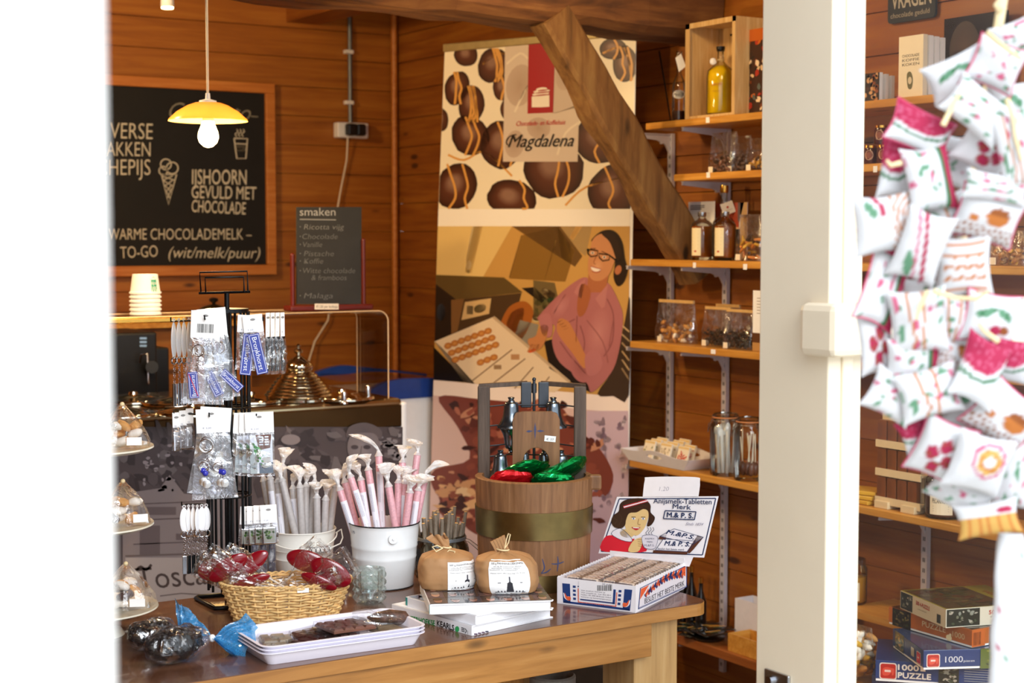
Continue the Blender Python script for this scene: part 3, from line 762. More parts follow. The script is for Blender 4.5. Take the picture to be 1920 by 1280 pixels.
b.shape([(230, 925), (300, 915), (318, 890), (345, 925), (400, 930), (430, 935), (430, 1180), (230, 1180)], '#8d8283'); b.l = .0066
for q in ((262, 950, 330, 965), (345, 950, 380, 962), (262, 985, 300, 1040), (330, 1000, 350, 1012), (362, 1000, 385, 1015)): b.rect(*q, '#6b5f61')
for y_ in (945, 975, 1020): b.line([(250, y_), (400, y_-6)], 2, '#5c5052')
b.shape([(500, 935), (757, 925), (757, 1160), (500, 1160)], '#453a3c')
b.rect(235, 1045, 420, 1180, '#b3a8a4'); b.l = .007; b.line([(235, 1042), (420, 1036)], 3, '#6b5f5d')
b.text('Toscana', (256, 1106), (440, 1090), 42, '#4a3d3a', shear=-.1, bold=.0); b.line([(256, 1068), (264, 1062), (274, 1068), (284, 1058)], 5, '#4a3d3a', curve=3)
b.line([(300, 1117), (340, 1112), (400, 1116)], 2, '#6b5f5d')
# figures in the old photograph
b.l = .0075
b.ell(682, 838, 31, 36, 0, '#7a6f71', '#8f8588'); b.l = .008; b.smooth([(650, 820), (655, 800), (685, 792), (714, 805), (714, 825), (700, 812), (668, 812)], '#5f5558')
for ex in (665, 688): b.ell(ex, 838, 7, 4, 0, '#4a4043')
b.line([(678, 836), (676, 850), (682, 853)], 2.5, '#6c6164'); b.line([(668, 860), (690, 861)], 3, '#5a4f52')
b.shape([(640, 925), (655, 880), (710, 880), (730, 925)], '#554a4d')
b.ell(524, 852, 16, 18, 0, '#7b7073'); b.ell(545, 824, 18, 10, 0, '#8a8083')
b.build('printed_photo', 'print_satin', t, world=True)
# lids on the top
def lidset(px, py, r, kind, D=None):
    q = onz(px, py, ztop+.002); l = MB()
    if kind == 'tall':
        pr = [(r, 0), (r, .006), (r*.93, .010)]
        kk_ = r/70
        for z0_, r0_ in ((7, 66), (13, 61), (19, 56), (25, 52), (31, 47), (37, 42), (43, 36), (48, 30)): pr += [(r0_*kk_, z0_*kk_), ((r0_+1.5)*kk_, (z0_+2)*kk_), ((r0_-1)*kk_, (z0_+5)*kk_)]
        pr += [(q_*kk_, w_*kk_) for q_, w_ in ((25, 54), (26, 58), (28, 61), (27, 66), (22, 71), (15, 76), (9, 81), (4, 84), (4, 86), (8, 89), (9, 92), (6, 96), (3, 98), (3, 100), (5, 102), (.1, 106))]
    else:
        pr = [(r, 0), (r, .004), (r*.97, .009), (r*.9, .010), (r*.86, .007), (r*.5, .016), (r*.14, .022), (r*.12, .03), (0.002, .033)]
    l.lathe(pr, n=48); e = l.build('lid', 'lid_steel', t); e.location = q-t.location; return e
lidset(560, 748, .115, 'tall')
for px, py in ((640, 747), (470, 752), (330, 757), (360, 775), (250, 752), (230, 778)): lidset(px, py, .105, 'flat')
for px, py in ((690, 745), (645, 757)):
    q = onz(px, py, ztop); l = MB(); l.lathe([(.012, 0), (.012, .006), (.0075, .01), (.0085, .034), (.005, .04)], n=16); e = l.build('hood_foot', 'chrome', t); e.location = q-t.location
# acrylic hood
zh = ony(640, 583, CY+.1).z; xh = ony(728, 650, CY+.05).x; yb_ = CY+.27; g = .006
b = MB()
arc = [(xh-.035+.035*math.sin(a_), zh-.035+.035*math.cos(a_)) for a_ in [k*PI/16 for k in range(9)]]
pl = [(x0+.2, zh)]+arc+[(xh, ztop)]
pi_ = [(x0+.2, zh-g)]+[(xh-.035+(.035-g)*math.sin(k*PI/16), zh-.035+(.035-g)*math.cos(k*PI/16)) for k in range(9)]+[(xh-g, ztop)]
ring = pl+pi_[::-1]
b.rings([[Vector((x_, y_, z_)) for x_, z_ in ring] for y_ in (CY+.05, yb_)], True, True, True)
b.build('acrylic_hood', 'acrylic', t, world=True)
b = MB(); 
for y_ in (CY+.05, yb_): b.tube([Vector((x_, y_, z_)) for x_, z_ in pl], .0022, 6)
b.build('hood_edge', 'edge_glow', t, world=True, label='bright polished edge of the clear hood')
b = MB(); b.bb((x0+.2, CY+.03, ony(300, 604, CY+.05).z), (ony(345, 600, CY+.05).x, CY+.055, ony(300, 594, CY+.05).z)); b.build('brass_rail', 'gold_metal', t, world=True, bevel=.003)
b = MB(); b.bb((x0+.2, CY+.05, zh-.004), (ony(548, 585, CY+.1).x, CY+.45, zh)); b.build('hood_shelf', 'acrylic', t, world=True)

# ---- small menu board on the hood
yb2 = CY+.16
t = thing('small_menu_board', 'small dark chalkboard of ice cream flavours in a red wooden stand', 'menu board', ony(615, 583, yb2)); t.location.z = zh+.0005
PM = Plane((0, yb2-.004, zh), (0, -1, .05))
A_ = PM(557, 570); B_ = PM(677, 570); C_ = PM(678, 388); D_ = PM(557, 388)
b = MB(); n_ = Vector((0, .008, 0)); b.hexa([A_, B_, B_+n_, A_+n_, D_, C_, C_+n_, D_+n_]); b.build('board', 'slate_grey', t, world=True)
zbase = ony(615, 571, yb2).z
b = MB(); b.bb((ony(538, 580, yb2).x, yb2-.03, zh+.0005), (ony(693, 580, yb2).x, yb2+.03, zbase)); b.build('stand_base', 'red_wood', t, world=True, bevel=.005)
for px, yt in ((549, 475), (682, 447)):
    q = ony(px, 575, yb2); zt_ = ony(px, yt, yb2).z
    b = MB(); b.cyl((q.x, yb2, zbase-.004), (q.x, yb2, zt_-.006), .0075, n=14); b.ball((q.x, yb2, zt_-.006), .0078, 12); b.build('post', 'red_wood', t, world=True)
a = Art(PM, .0012); cg = '#8b8b88'; cl = '#6c6c6a'
a.text('smaken', (562, 404), (629, 404), 15, '#a5a5a2'); a.line([(562, 411), (630, 412)], 2, cg)
for i_, (s_, x_, xe, y_) in enumerate((('Ricotta vijg', 570, 645, 430), ('Chocolade', 567, 633, 448), ('Vanille', 568, 604, 463), ('Pistache', 570, 626, 480), ('Koffie', 570, 606, 494), ('Witte chocolade', 568, 666, 512), ('& framboos', 584, 650, 525), ('Malaga', 570, 624, 559))):
    a.text(s_, (x_, y_), (xe, y_), 10, cl if i_ else '#7d7d7a', shear=.15, bold=-.01)
    if i_ != 6: a.ell(563, y_-5, 1.2, 1.2, 0, cl, n=8)
a.build('chalk_lettering', 'print_matte', t, world=True)
a = Art(Plane((0, yb2-.031, 0), (0, -1, 0)), .0006); a.rect(590, 569, 635, 580, '#e8ded0'); a.l = .001; a.text('€1,50 per bolletje', (593, 577), (633, 577), 5, '#4a3b35'); a.build('price_label', 'print_matte', t, world=True)

# ---- stack of ice cream cups
q = ony(273, 586, CY+.2)
pxr = 27*(q-EYE).dot(fw)/F
first = None
for k in range(6):
    t = thing('ice_cream_cup', 'topmost cup of the stack, upside down, with a green house print' if k == 5 else 'white paper cup, %s from the bottom of the cup stack' % ORD[k], 'cup', (q.x, q.y, zh+.001+.0125*k+(0 if k < 5 else .0)), 0, 'stacked paper ice cream cups')
    b = MB(); rt_ = pxr*1.02; rb_ = pxr*.86; h_ = .058
    b.lathe([(rt_+.003, 0), (rt_+.003, .005), (rt_, .006), (rb_, h_), (rb_-.002, h_-.003), (rt_-.003, .003)], n=36, cap0=False, cap1=False); b.lathe([(rb_-.001, h_-.004), (rb_-.001, h_-.0035)], n=36)
    b.build('cup_body', 'paper', t)
    if k == 5:
        fn = lambda x, y, l: Vector(((rb_+(rt_-rb_)*(y/h_)+l)*math.sin(x), -(rb_+(rt_-rb_)*(y/h_)+l)*math.cos(x), h_-y))
        a = Art(fn, .0006); aa = .35
        for i_ in range(8): w_ = .5/8; a.rect(aa-.25+w_*i_, .016, aa-.25+w_*(i_+1), .052, '#2f9c82')
        a.shape([(aa-.28, .016), (aa, .006), (aa+.28, .016)], '#2f9c82'); a.l = .0011
        a.text('ijs', (aa-.2, .030), (aa+.2, .030), .010, '#f4f4f0'); a.text('VERS', (aa-.2, .048), (aa+.2, .048), .012, '#f4f4f0'); a.build('print', 'print_matte', t)

# ---- white chest freezer with blue rim behind the cabinet
GY = 5.27
xa_, xb_ = 2.475, ony(880, 740, GY).x; xb_ = 3.22
t = thing('chest_freezer', 'white chest freezer with a blue rim behind the ice cream cabinet', 'freezer', ((xa_+xb_)/2, GY+.3, 0))
zf = ony(757, 745, GY).z
b = MB(); b.bb((xa_, GY, .0), (xb_, GY+.6, zf)); b.build('body', 'white_plastic', t, world=True, bevel=.01)
def wave(pts, nm, yy, dpt):
    b = MB(); top = cr([tuple((ony(px, a__, yy).x, ony(px, a__, yy).z)) for px, a__, c__ in pts], 5, False); bot = cr([tuple((ony(px, c__, yy).x, ony(px, c__, yy).z)) for px, a__, c__ in pts], 5, False)
    m = [b.vert((p_[0], yy, p_[1])) for p_ in top]; n1 = [b.vert((p_[0], yy, p_[1])) for p_ in bot]; m2 = [b.vert((p_[0], yy+dpt, p_[1])) for p_ in top]; n2 = [b.vert((p_[0], yy+dpt, p_[1])) for p_ in bot]
    for i in range(len(m)-1):
        b.face((n1[i], n1[i+1], m[i+1], m[i])); b.face((m[i], m[i+1], m2[i+1], m2[i])); b.face((m2[i], m2[i+1], n2[i+1], n2[i])); b.face((n2[i], n2[i+1], n1[i+1], n1[i]))
    b.build(nm, 'blue_plastic', t, world=True)
wave([(592, 760, 790), (680, 738, 765), (715, 720, 752), (750, 711, 748), (790, 709, 745), (822, 709, 743)], 'front_rim', GY-.006, .03)
wave([(588, 701, 708), (610, 692, 704), (645, 685, 702), (690, 689, 697), (740, 694, 698), (800, 701, 705)], 'back_rim', GY+.56, .03)
b = MB(); v_ = [ony(600, 758, GY), ony(815, 712, GY), ony(800, 703, GY+.56), ony(600, 700, GY+.56)]; b.poly(v_); b.build('glass_lid', 'acrylic', t, world=True)
# ================================================================ ROLL-UP BANNER
br = dep(1186, 500, 5.36); bl = dep(823, 500, 5.95); br.z = bl.z = 0
PBN = plane3(bl, br, bl+Vector((0, 0, 1)))
t = thing('roll_up_banner', 'tall roll-up banner printed with chocolates and a confectioner in a pink shirt', 'banner', (bl+br)/2)
tl, tr, bl_, br_ = PBN(834, 92), PBN(1192, 62), PBN(806, 980), PBN(1176, 1060)
zfl = .03
wv = (br-bl).normalized(); nb = PBN.n
b = MB(); q = [PBN(834, 92), PBN(1193, 62), PBN(1170, 1350), PBN(800, 1160)]
b.hexa([q[3]-nb*.0016, q[2]-nb*.0016, q[2], q[3], q[0]-nb*.0016, q[1]-nb*.0016, q[1], q[0]]); b.build('fabric_panel', 'paper', t, world=True)
A = Art(PBN, .0008); CRM = '#f4e9cf'
A.shape([(834, 92), (1193, 62), (1181, 392), (822, 392)], CRM)
A.shape([(822, 392), (1181, 392), (1181, 424), (821, 424)], '#fbf5ea')
A.l = .0012
rb = random.Random(3)
# drizzled dark chocolates: (x, y, rx, ry, rot, corners)
def clip(x, y):
    xl_ = 834-(y-92)*.0385; xr_ = 1193-(y-62)*.034; yt = 94-(x-834)*.083
    return (min(max(x, xl_), xr_), min(max(y, yt), 391.5))
def choc(x, y, rx, ry, rot, drip=True, dk='#2a120a', md='#5a3020', n=22, shp=.12):
    ce = lin(dk); cm = lin(md); hl = lin('#8d6a58'); c, s_ = math.cos(rad(rot)), math.sin(rad(rot)); ws = [1+shp*rb.uniform(-.8, 1) for _ in range(n)]
    ws = [(ws[i]+ws[i-1]+ws[(i+1) % n])/3 for i in range(n)]
    def P(k, ox=0, oy=0): return [clip(x+ox+k*(rx*w_*math.cos(a)*c-ry*w_*math.sin(a)*s_), y+oy+k*(rx*w_*math.cos(a)*s_+ry*w_*math.sin(a)*c)) for a, w_ in [(2*PI*i/n, ws[i]) for i in range(n)]]
    rs = [(P(1), ce), (P(.8), tuple((a+b_)/2 for a, b_ in zip(ce, cm))), (P(.5, -rx*.08, -ry*.12), cm), (P(.2, -rx*.1, -ry*.2), hl)]
    ids = [([A.vert(A.P(*p)) for p in r], c_) for r, c_ in rs]
    for (i0, c0_), (i1, c1_) in zip(ids, ids[1:]):
        for i in range(n): j = (i+1) % n; A.face((i0[j], i0[i], i1[i], i1[j]), False, [c0_, c0_, c1_, c1_])
    A.face(ids[-1][0][::-1], False, hl)
    if drip:
        A.l += .0004
        for k in range(drip if drip is not True else 2):
            ox = rb.uniform(-.5, .4)*rx; q_ = [clip(x+ox+rx*.5*rb.uniform(-.3, .6)*f+rx*.25*math.sin(3*f), y-ry*.95+2*ry*f*.95) for f in (0, .25, .5, .75, 1)]
            A.line(q_, 4.2, '#dca050', curve=3)
        A.l -= .0004
for c_ in ((874, 103, 22, 22, 0, 0), (925, 122, 27, 33, 20, 3), (856, 165, 22, 32, 15, 2), (884, 195, 24, 36, 5, 4), (940, 165, 16, 24, 0, 1), (950, 205, 12, 20, 0, 0), (882, 255, 34, 38, -12, 2), (940, 270, 40, 44, 10, 2),
           (855, 350, 38, 45, 30, 2), (957, 372, 46, 36, 10, 1), (1038, 320, 56, 52, 0, 2), (1125, 262, 48, 46, 0, 1), (1148, 358, 44, 48, 10, 1), (1172, 120, 24, 34, 0, 2), (1150, 92, 26, 20, 0, 1), (1110, 200, 22, 30, 0, 1), (826, 225, 14, 22, 0, 0)):
    choc(c_[0], c_[1], c_[2], c_[3], c_[4], drip=c_[5] or False)
for q_ in (((905, 120), (940, 100), (985, 108), (1000, 130)), ((840, 290), (870, 300), (910, 285), (960, 330)), ((1060, 385), (1100, 350), (1180, 330)), ((1130, 100), (1170, 90), (1185, 150)), ((960, 150), (1000, 120), (1040, 130))):
    A.line([clip(*p) for p in q_], 4, '#dca050', curve=4)
# pale label panel
A.l = .0018
A.shape([(947, 84), (992, 80), (992, 212), (1040, 212), (1086, 195), (1083, 303), (943, 303)], '#d9c8b6'); A.shape([(1040, 78), (1086, 74), (1086, 200), (1036, 214)], '#cdbaa8')
A.l = .0022
for e in ((975, 160, 26, 40), (1010, 240, 22, 20), (1060, 140, 18, 30), (965, 270, 18, 26)): A.ell(*e, 10, '#c4ae9c', '#b39a86', n=18)
for q_ in (((965, 210), (990, 160), (1010, 150)), ((1045, 290), (1060, 250), (1085, 230)), ((950, 120), (975, 100), (990, 110))): A.line(q_, 4, '#eadcc6', curve=3)
A.l = .0028; A.shape([(991, 81), (1041, 77), (1037, 211), (989, 213)], '#a51220')
A.l = .0034; A.shape([(997, 181), (1030, 178), (1030, 200), (1014, 201), (997, 201)], '#f4ead8')
for k, (y_, x0_, x1_) in enumerate(((176, 998, 1030), (171, 1000, 1031), (167, 1005, 1026))): A.ell((x0_+x1_)/2, y_, (x1_-x0_)/2, 3.2, -6, '#f4ead8', n=16); A.l += .0002; A.ell((x0_+x1_)/2+2, y_+2.2, (x1_-x0_)/2-1, 1.3, -6, '#a51220', n=14); A.l += .0002
A.text('Chocolade- en Koffiehuis', (968, 236), (1060, 233), 9, '#c83030', shear=.4); A.text('Magdalena', (952, 276), (1076, 274), 24, '#14100c', shear=.45, bold=.004)
A.line([(952, 272), (949, 266), (955, 256), (968, 252)], 2, '#14100c', curve=3)
# middle picture: confectioner in the kitchen
A.l = .0012
A.shape([(821, 424), (1181, 424), (1178, 745), (813, 712)], '#c99a52')
A.l = .0016
A.shape([(821, 424), (960, 424), (905, 520), (818, 516)], '#e3c27c'); A.shape([(905, 424), (885, 424), (872, 510), (884, 512)], '#d7b26a')
A.shape([(978, 441), (1045, 424), (1078, 470), (1060, 528), (955, 522)], '#8b6428'); A.shape([(960, 424), (1050, 424), (1092, 480), (1078, 500), (1030, 470)], '#6b4c24')
A.shape([(1050, 424), (1110, 424), (1098, 480), (1085, 470)], '#a98a58'); A.shape([(1080, 424), (1092, 424), (1075, 450), (1068, 445)], '#d8a860')
A.line([(887, 424), (874, 490)], 2.5, '#f4e0ae'); A.ell(879, 497, 5, 9, 10, '#f0dcae'); A.ell(878, 509, 3, 3, 0, '#3c2c1c', n=10); A.line([(978, 441), (955, 520)], 1.5, '#55381a'); A.line([(1042, 450), (1020, 530)], 2, '#b88f4c')
A.l = .002   # machine
A.shape([(817, 515), (945, 520), (980, 548), (856, 562), (817, 532)], '#5f4a26'); A.shape([(856, 562), (978, 549), (965, 600), (935, 640), (846, 625)], '#4a3520'); A.shape([(817, 532), (856, 562), (846, 650), (815, 640)], '#241a14')
A.ell(827, 585, 8, 16, 0, '#3d4450'); A.l = .0024; A.shape([(872, 566), (921, 559), (917, 588), (865, 600)], '#d2b07a'); A.rect(875, 573, 887, 589, '#2c2a22'); A.ell(900, 578, 12, 8, -20, '#5c5030'); A.shape([(846, 562), (870, 560), (858, 620), (846, 626)], '#7c5630')

A.l = .0022   # wheel of melted chocolate, jars
A.smooth([(938, 610), (955, 575), (985, 565), (1000, 590), (975, 640), (950, 625)], '#a45c22'); A.smooth([(950, 606), (960, 585), (982, 578), (976, 610), (960, 625)], '#7c3f18')
A.shape([(978, 540), (1002, 538), (1025, 560), (1015, 568)], '#1c1612'); A.shape([(1000, 525), (1040, 530), (1055, 600), (1000, 600)], '#6e5c38')
for k in range(16): A.ell(rb.uniform(995, 1050), rb.uniform(545, 605), rb.uniform(4, 9), rb.uniform(4, 8), 0, rb.choice(('#4c3a24', '#8a8a50', '#c8b07c', '#6a4428', '#2c4a2c', '#b89c68')), n=10)
A.shape([(975, 600), (1010, 608), (1000, 650), (960, 640)], '#8c8474')
A.l = .0026   # tray with paper and pralines
A.shape([(815, 640), (925, 594), (1068, 716), (1040, 735), (870, 716)], '#e6cfae'); A.shape([(815, 640), (870, 716), (890, 719), (830, 652)], '#2c221c'); A.shape([(813, 650), (880, 717), (813, 712)], '#120d0a')
A.l = .003
for q_ in (((885, 714), (960, 655)), ((920, 722), (985, 672)), ((965, 728), (1000, 688)), ((1010, 733), (1030, 706))): A.line(q_, 2, '#7c5a3c')
A.line([(925, 594), (1068, 716)], 5, '#c2a888'); A.rect(926, 684, 940, 692, '#9a7c5c'); A.rect(958, 664, 974, 674, '#b98a60')
A.l = .0034
for r_ in range(4):
    for k in range(7 if r_ < 3 else 3):
        A.ell(840+r_*7+k*12.5+(40 if r_ == 3 else 0), 648+r_*13-k*4.6-(8 if r_ == 3 else 0), 7.5, 6, -20, '#b06a30', '#d6964e', n=12)
# woman: trousers, shirt, arms, neck, head
A.l = .0028
A.shape([(1020, 640), (1060, 628), (1110, 700), (1108, 736), (1076, 720), (1030, 690)], '#1c1410')
A.smooth([(1172, 600), (1181, 560), (1179, 740), (1150, 742), (1120, 738), (1150, 690)], '#3c2c20', 3)
for k in range(6): A.line([(1166, 610+k*16), (1180, 622+k*18)], 3, '#d0b080')
A.l = .0036
A.smooth([(1075, 530), (1100, 520), (1120, 545), (1140, 530), (1162, 570), (1168, 600), (1160, 660), (1145, 700), (1110, 735), (1098, 715), (1050, 680), (1035, 640), (1040, 610), (1010, 600), (1012, 590), (1045, 555)], '#b06c6c', 4)
A.l = .0038
A.ell(1122, 625, 24, 52, 8, '#b06c6c', '#c4827e'); A.ell(1052, 575, 14, 26, 35, '#b06c6c', '#c08080'); A.ell(1090, 690, 20, 28, -20, '#b06c6c', '#9c5c5c')
for q_ in (((1046, 602), (1060, 606), (1078, 598)), ((1050, 640), (1070, 668), (1098, 700)), ((1138, 560), (1150, 590), (1148, 640), (1132, 668)), ((1088, 610), (1096, 640), (1092, 668)), ((1060, 552), (1048, 570), (1038, 588))): A.line(q_, 2, '#8a4e50', curve=4)
A.l = .004
A.smooth([(1108, 545), (1098, 585), (1085, 593), (1082, 570), (1090, 532)], '#a8603c', 3)
A.shape([(1116, 560), (1140, 532), (1134, 575), (1128, 578)], '#bd7a76'); A.shape([(1085, 532), (1098, 522), (1090, 560), (1076, 548)], '#bd7a76')
A.line([(1082, 592), (1080, 640)], 2, '#8c5050'); A.line([(1100, 600), (1130, 640), (1140, 680)], 2, '#965858', curve=3); A.line([(1150, 600), (1142, 650)], 2, '#965858')
A.smooth([(1012, 592), (1030, 588), (1036, 612), (1032, 632), (1018, 628), (1012, 608)], '#b87474', 3)
A.smooth([(1014, 610), (1028, 612), (1022, 640), (1010, 655), (994, 650), (990, 636), (1004, 630)], '#c4804e', 3)      # left hand
for k in range(3): A.line([(998+k*6, 645), (990+k*8, 660-k*2)], 4, '#c4804e')
A.ell(998, 657, 8, 3, -20, '#d8602c')
A.smooth([(1048, 598), (1062, 600), (1072, 612), (1095, 660), (1104, 680), (1094, 690), (1072, 660), (1056, 640), (1044, 620)], '#c4804e', 3)   # right forearm
for k in range(4): A.line([(1045+k*4, 605+k*4), (1054+k*4, 600+k*5)], 1.5, '#9a5c38')
A.l = .0044; A.smooth([(1098, 665), (1118, 655), (1130, 680), (1120, 700), (1104, 704), (1098, 690)], '#b87474', 3)
A.l = .0038; A.shape([(1105, 500), (1142, 510), (1135, 548), (1100, 548)], '#b06a44')
A.smooth([(1108, 452), (1126, 434), (1150, 432), (1166, 452), (1172, 486), (1177, 505), (1170, 528), (1158, 536), (1150, 518), (1152, 484), (1130, 452)], '#22140c', 4)
A.l = .0042; A.smooth([(1106, 470), (1112, 448), (1128, 438), (1146, 446), (1156, 470), (1150, 496), (1142, 514), (1126, 526), (1110, 524), (1103, 510), (1103, 490)], '#c98a5c', 4)
A.ell(1159, 506, 6, 9, 20, '#b8714a'); A.l = .0046; A.ell(1120, 500, 12, 16, 10, '#c98a5c', '#dba074')
A.l = .005; A.smooth([(1128, 438), (1150, 440), (1166, 470), (1158, 492), (1150, 470), (1142, 452)], '#2a180e', 3)
for ex, ey in ((1112, 473), (1134, 481)):
    A.loop([(ex-11, ey-6), (ex+9, ey-3), (ex+8, ey+6), (ex-4, ey+8), (ex-10, ey+2)], 2.4, '#0c0a0a'); A.ell(ex-1, ey+1, 3.4, 2.6, 0, '#f0e4d4', n=10); A.l += .0003; A.ell(ex-1, ey+1, 1.7, 1.9, 0, '#2c1c14', n=10); A.l -= .0003
A.line([(1143, 479), (1158, 490)], 3, '#0c0a0a'); A.line([(1101, 467), (1103, 472)], 3, '#0c0a0a')
A.line([(1118, 480), (1113, 492), (1117, 495)], 1.6, '#a0603c', curve=3); A.smooth([(1108, 500), (1118, 503), (1127, 505), (1120, 509), (1111, 507)], '#f4e4d4', 3); A.line([(1107, 499), (1118, 502), (1128, 505)], 1.5, '#a8483c', curve=3); A.line([(1110, 508), (1119, 511), (1126, 507)], 1.8, '#a8483c', curve=3)
A.line([(1107, 466), (1117, 466)], 1.8, '#5c3420'); A.line([(1128, 471), (1141, 477)], 1.8, '#5c3420')
# bottom picture: broken chocolate rock on pinkish white
A.l = .0012; A.shape([(813, 712), (1178, 745), (1178, 775), (812, 741)], '#f6e6dc'); A.shape([(812, 741), (1178, 775), (1171, 1300), (801, 1120)], '#dcbcb4')
A.l = .0016; A.grad(1100, 770, 1178, 1100, '#cdb3c0', '#b89cae')
for k in range(60): x_, y_ = rb.uniform(1110, 1172), rb.uniform(785, 960); A.ell(x_, y_, rb.uniform(3, 8), rb.uniform(3, 8), 0, rb.choice(('#a88ca4', '#bda4b6', '#937890', '#dccad4')), n=9, wob=.2)
A.l = .002
A.smooth([(822, 744), (900, 748), (980, 755), (1050, 762), (1075, 800), (1120, 835), (1150, 890), (1135, 930), (1110, 905), (1090, 990), (960, 1010), (890, 1000), (850, 960), (812, 915), (815, 880), (880, 860), (858, 800)], '#7c3c30', 4)
A.l = .0026
for k in range(260):
    x_, y_ = rb.uniform(830, 1125), rb.uniform(752, 990)
    if (x_ < 870 and y_ < 870 and x_ < 830+(y_-745)*.35) or (x_ > 1080 and y_ < 820) or (820 < y_ < 868 and x_ < 872): continue
    A.ell(x_, y_, rb.uniform(3, 15), rb.uniform(3, 10), rb.uniform(-50, 50), rb.choice(('#5c2820', '#9a5040', '#b06a54', '#3c1814', '#8a4636', '#c48a6c', '#6e3228')), n=9, wob=.35); A.l += .000004
for k in range(40): A.ell(rb.uniform(825, 890), rb.uniform(895, 960), rb.uniform(4, 14), rb.uniform(3, 8), rb.uniform(-30, 30), rb.choice(('#e0bc90', '#c89468', '#8a4a34', '#d8a878', '#3c1814')), n=9, wob=.35); A.l += .000004
A.build('printed_pictures', 'print_satin', t, world=True)
b = MB(); u_ = Vector((0, 0, 1))
q = [PBN(833, 98), PBN(833, 83), PBN(1193, 52), PBN(1193, 66)]
b.hexa([q[0]-nb*.012, q[3]-nb*.012, q[3]+nb*.008, q[0]+nb*.008, q[1]-nb*.012, q[2]-nb*.012, q[2]+nb*.008, q[1]+nb*.008]); b.build('top_rail', 'banner_rail', t, world=True, bevel=.003)
b = MB(); m_ = (bl+br)/2; lw = (br-bl).length/2+.01
rotm = Matrix.Rotation(math.atan2(wv.y, wv.x), 3, 'Z'); b.box(m_+Vector((0, 0, .045)), (2*lw, .12, .09), rotm); b.build('base_case', 'case_dark', t, world=True, bevel=.01)
b = MB(); b.cyl(m_-nb*.03+Vector((0, 0, .08)), m_-nb*.02+Vector((0, 0, PBN(1000, 75).z)), .008); b.build('support_pole', 'grey_metal', t, world=True)
# ================================================================ TABLE
TZ = .75
def T(px, py, dz=0): return onz(px, py, TZ+dz)
def dd_(q): return (q-EYE).dot(fw)
def kk(q): return dd_(q)/F
view_rz = lambda q: math.atan2(q.x-EYE.x, -(q.y-EYE.y))*-1   # turn local -Y towards the camera
def facecam(q):
    d = EYE-Vector(q); return math.atan2(d.y, d.x)+PI/2
yF = T(1110, 1162).y; xR = T(1311, 1120).x; yB = T(330, 1124).y; xL = -.05
t = thing('display_table', 'pine shop table with dark lacquered top and golden edge carrying all the sweets and gifts', 'table', ((xL+xR)/2, (yF+yB)/2, 0))
def rrect(x0, y0, x1, y1, r, n=6):
    o = []
    for cx_, cy_, a0_ in ((x1-r, y1-r, 0), (x0+r, y1-r, 90), (x0+r, y0+r, 180), (x1-r, y0+r, 270)):
        for k in range(n+1): a_ = rad(a0_+90*k/n); o.append((cx_+r*math.cos(a_), cy_+r*math.sin(a_)))
    return o
b = MB(); o_ = rrect(xL, yF, xR, yB, .04); b.prism(o_, TZ-.028, TZ-.0015); b.m = 1; b.prism(rrect(xL+.001, yF+.001, xR-.001, yB-.001, .039), TZ-.0015, TZ)
b.build('tabletop', ['table_edge', 'table_top_wood'], t, world=True, bevel=.0012)
za = ony(1110, 1249, yF+.012).z; xa_ = ony(1222, 1200, yF+.01).x
b = MB(); b.bb((xL+.03, yF+.01, za), (xa_, yF+.032, TZ-.028)); b.build('apron', 'table_edge', t, world=True, bevel=.0015)
b = MB(); b.bb((xL+.03, yB-.05, za), (xR-.1, yB-.03, TZ-.028)); b.build('apron', 'table_edge', t, world=True)
lx0, lx1 = ony(1189, 1250, yF+.034).x, ony(1270, 1250, yF+.034).x; lw = lx1-lx0
for lx, ly in ((lx0, yF+.034), (xL+.04, yF+.034), (lx0, yB-.05-lw), (xL+.04, yB-.05-lw)):
    b = MB(); b.bb((lx, ly, 0), (lx+lw, ly+lw, TZ-.028)); b.build('leg', 'leg_wood', t, world=True, bevel=.003)
# felt basket under the table
q = dep(1036, 1266, 3.75); t = thing('felt_basket', 'grey felt basket top just visible under the table apron', 'basket', (q.x, q.y, 0))
b = MB(); h_ = q.z; b.lathe([(.05, 0), (.055, h_), (.050, h_+.004), (.044, h_-.002), (.04, h_-.1)], n=28, cap1=False); b.build('basket_body', 'felt', t)

# ================================================================ BELL TUB
base = T(1001, 1112); k_ = kk(base); vd = Vector((base.x, base.y, 0)).normalized()
r0 = 104*k_; C0 = base+vd*r0; k_ = kk(C0); r0 = 103*k_; r1 = 110*k_; H = 207*kk(base)
t = thing('bell_tub', 'wooden coopered tub with brass hoops and a frame of metal bells', 'tub', C0, facecam(C0))
S = 14
def stv(a, z): f = (a*S/(2*PI)+.35) % 1; e = min(f, 1-f); return -.012 if e < .035 else 0
b = MB(); b.lathe([(r0-.006, 0), (r0, .003), (r0+(r1-r0)*.5, H*.5), (r1, H), (r1-.003, H+.002), (r1-.016, H+.002), (r1-.018, H-.02), (r0-.014, H*.4)], n=168, wob=stv, cap1=False)
b.lathe([(r0-.016, H*.42), (0.001, H*.42)], n=24, cap0=False); b.build('tub_body', 'barrel_wood', t)
b = MB(); zc0, zc1 = 97*k_, 147*k_
rz_ = lambda z: r0+(r1-r0)*z/H
b.lathe([(rz_(zc0), zc0), (rz_(zc0)+.003, zc0), (rz_(zc1)+.003, zc1), (rz_(zc1), zc1)], n=72, cap0=False, cap1=False); b.build('brass_hoop', 'brass', t)
b = MB(); b.lathe([(rz_(0), .0005), (rz_(0)+.003, .0005), (rz_(.04)+.003, .040), (rz_(.04), .040)], n=72, cap0=False, cap1=False); b.build('brass_hoop', 'brass', t)
b = MB(); b.box((r1+.004, -.02, H-.012), (.03, .022, .035)); b.build('lug', 'barrel_wood', t, bevel=.005)
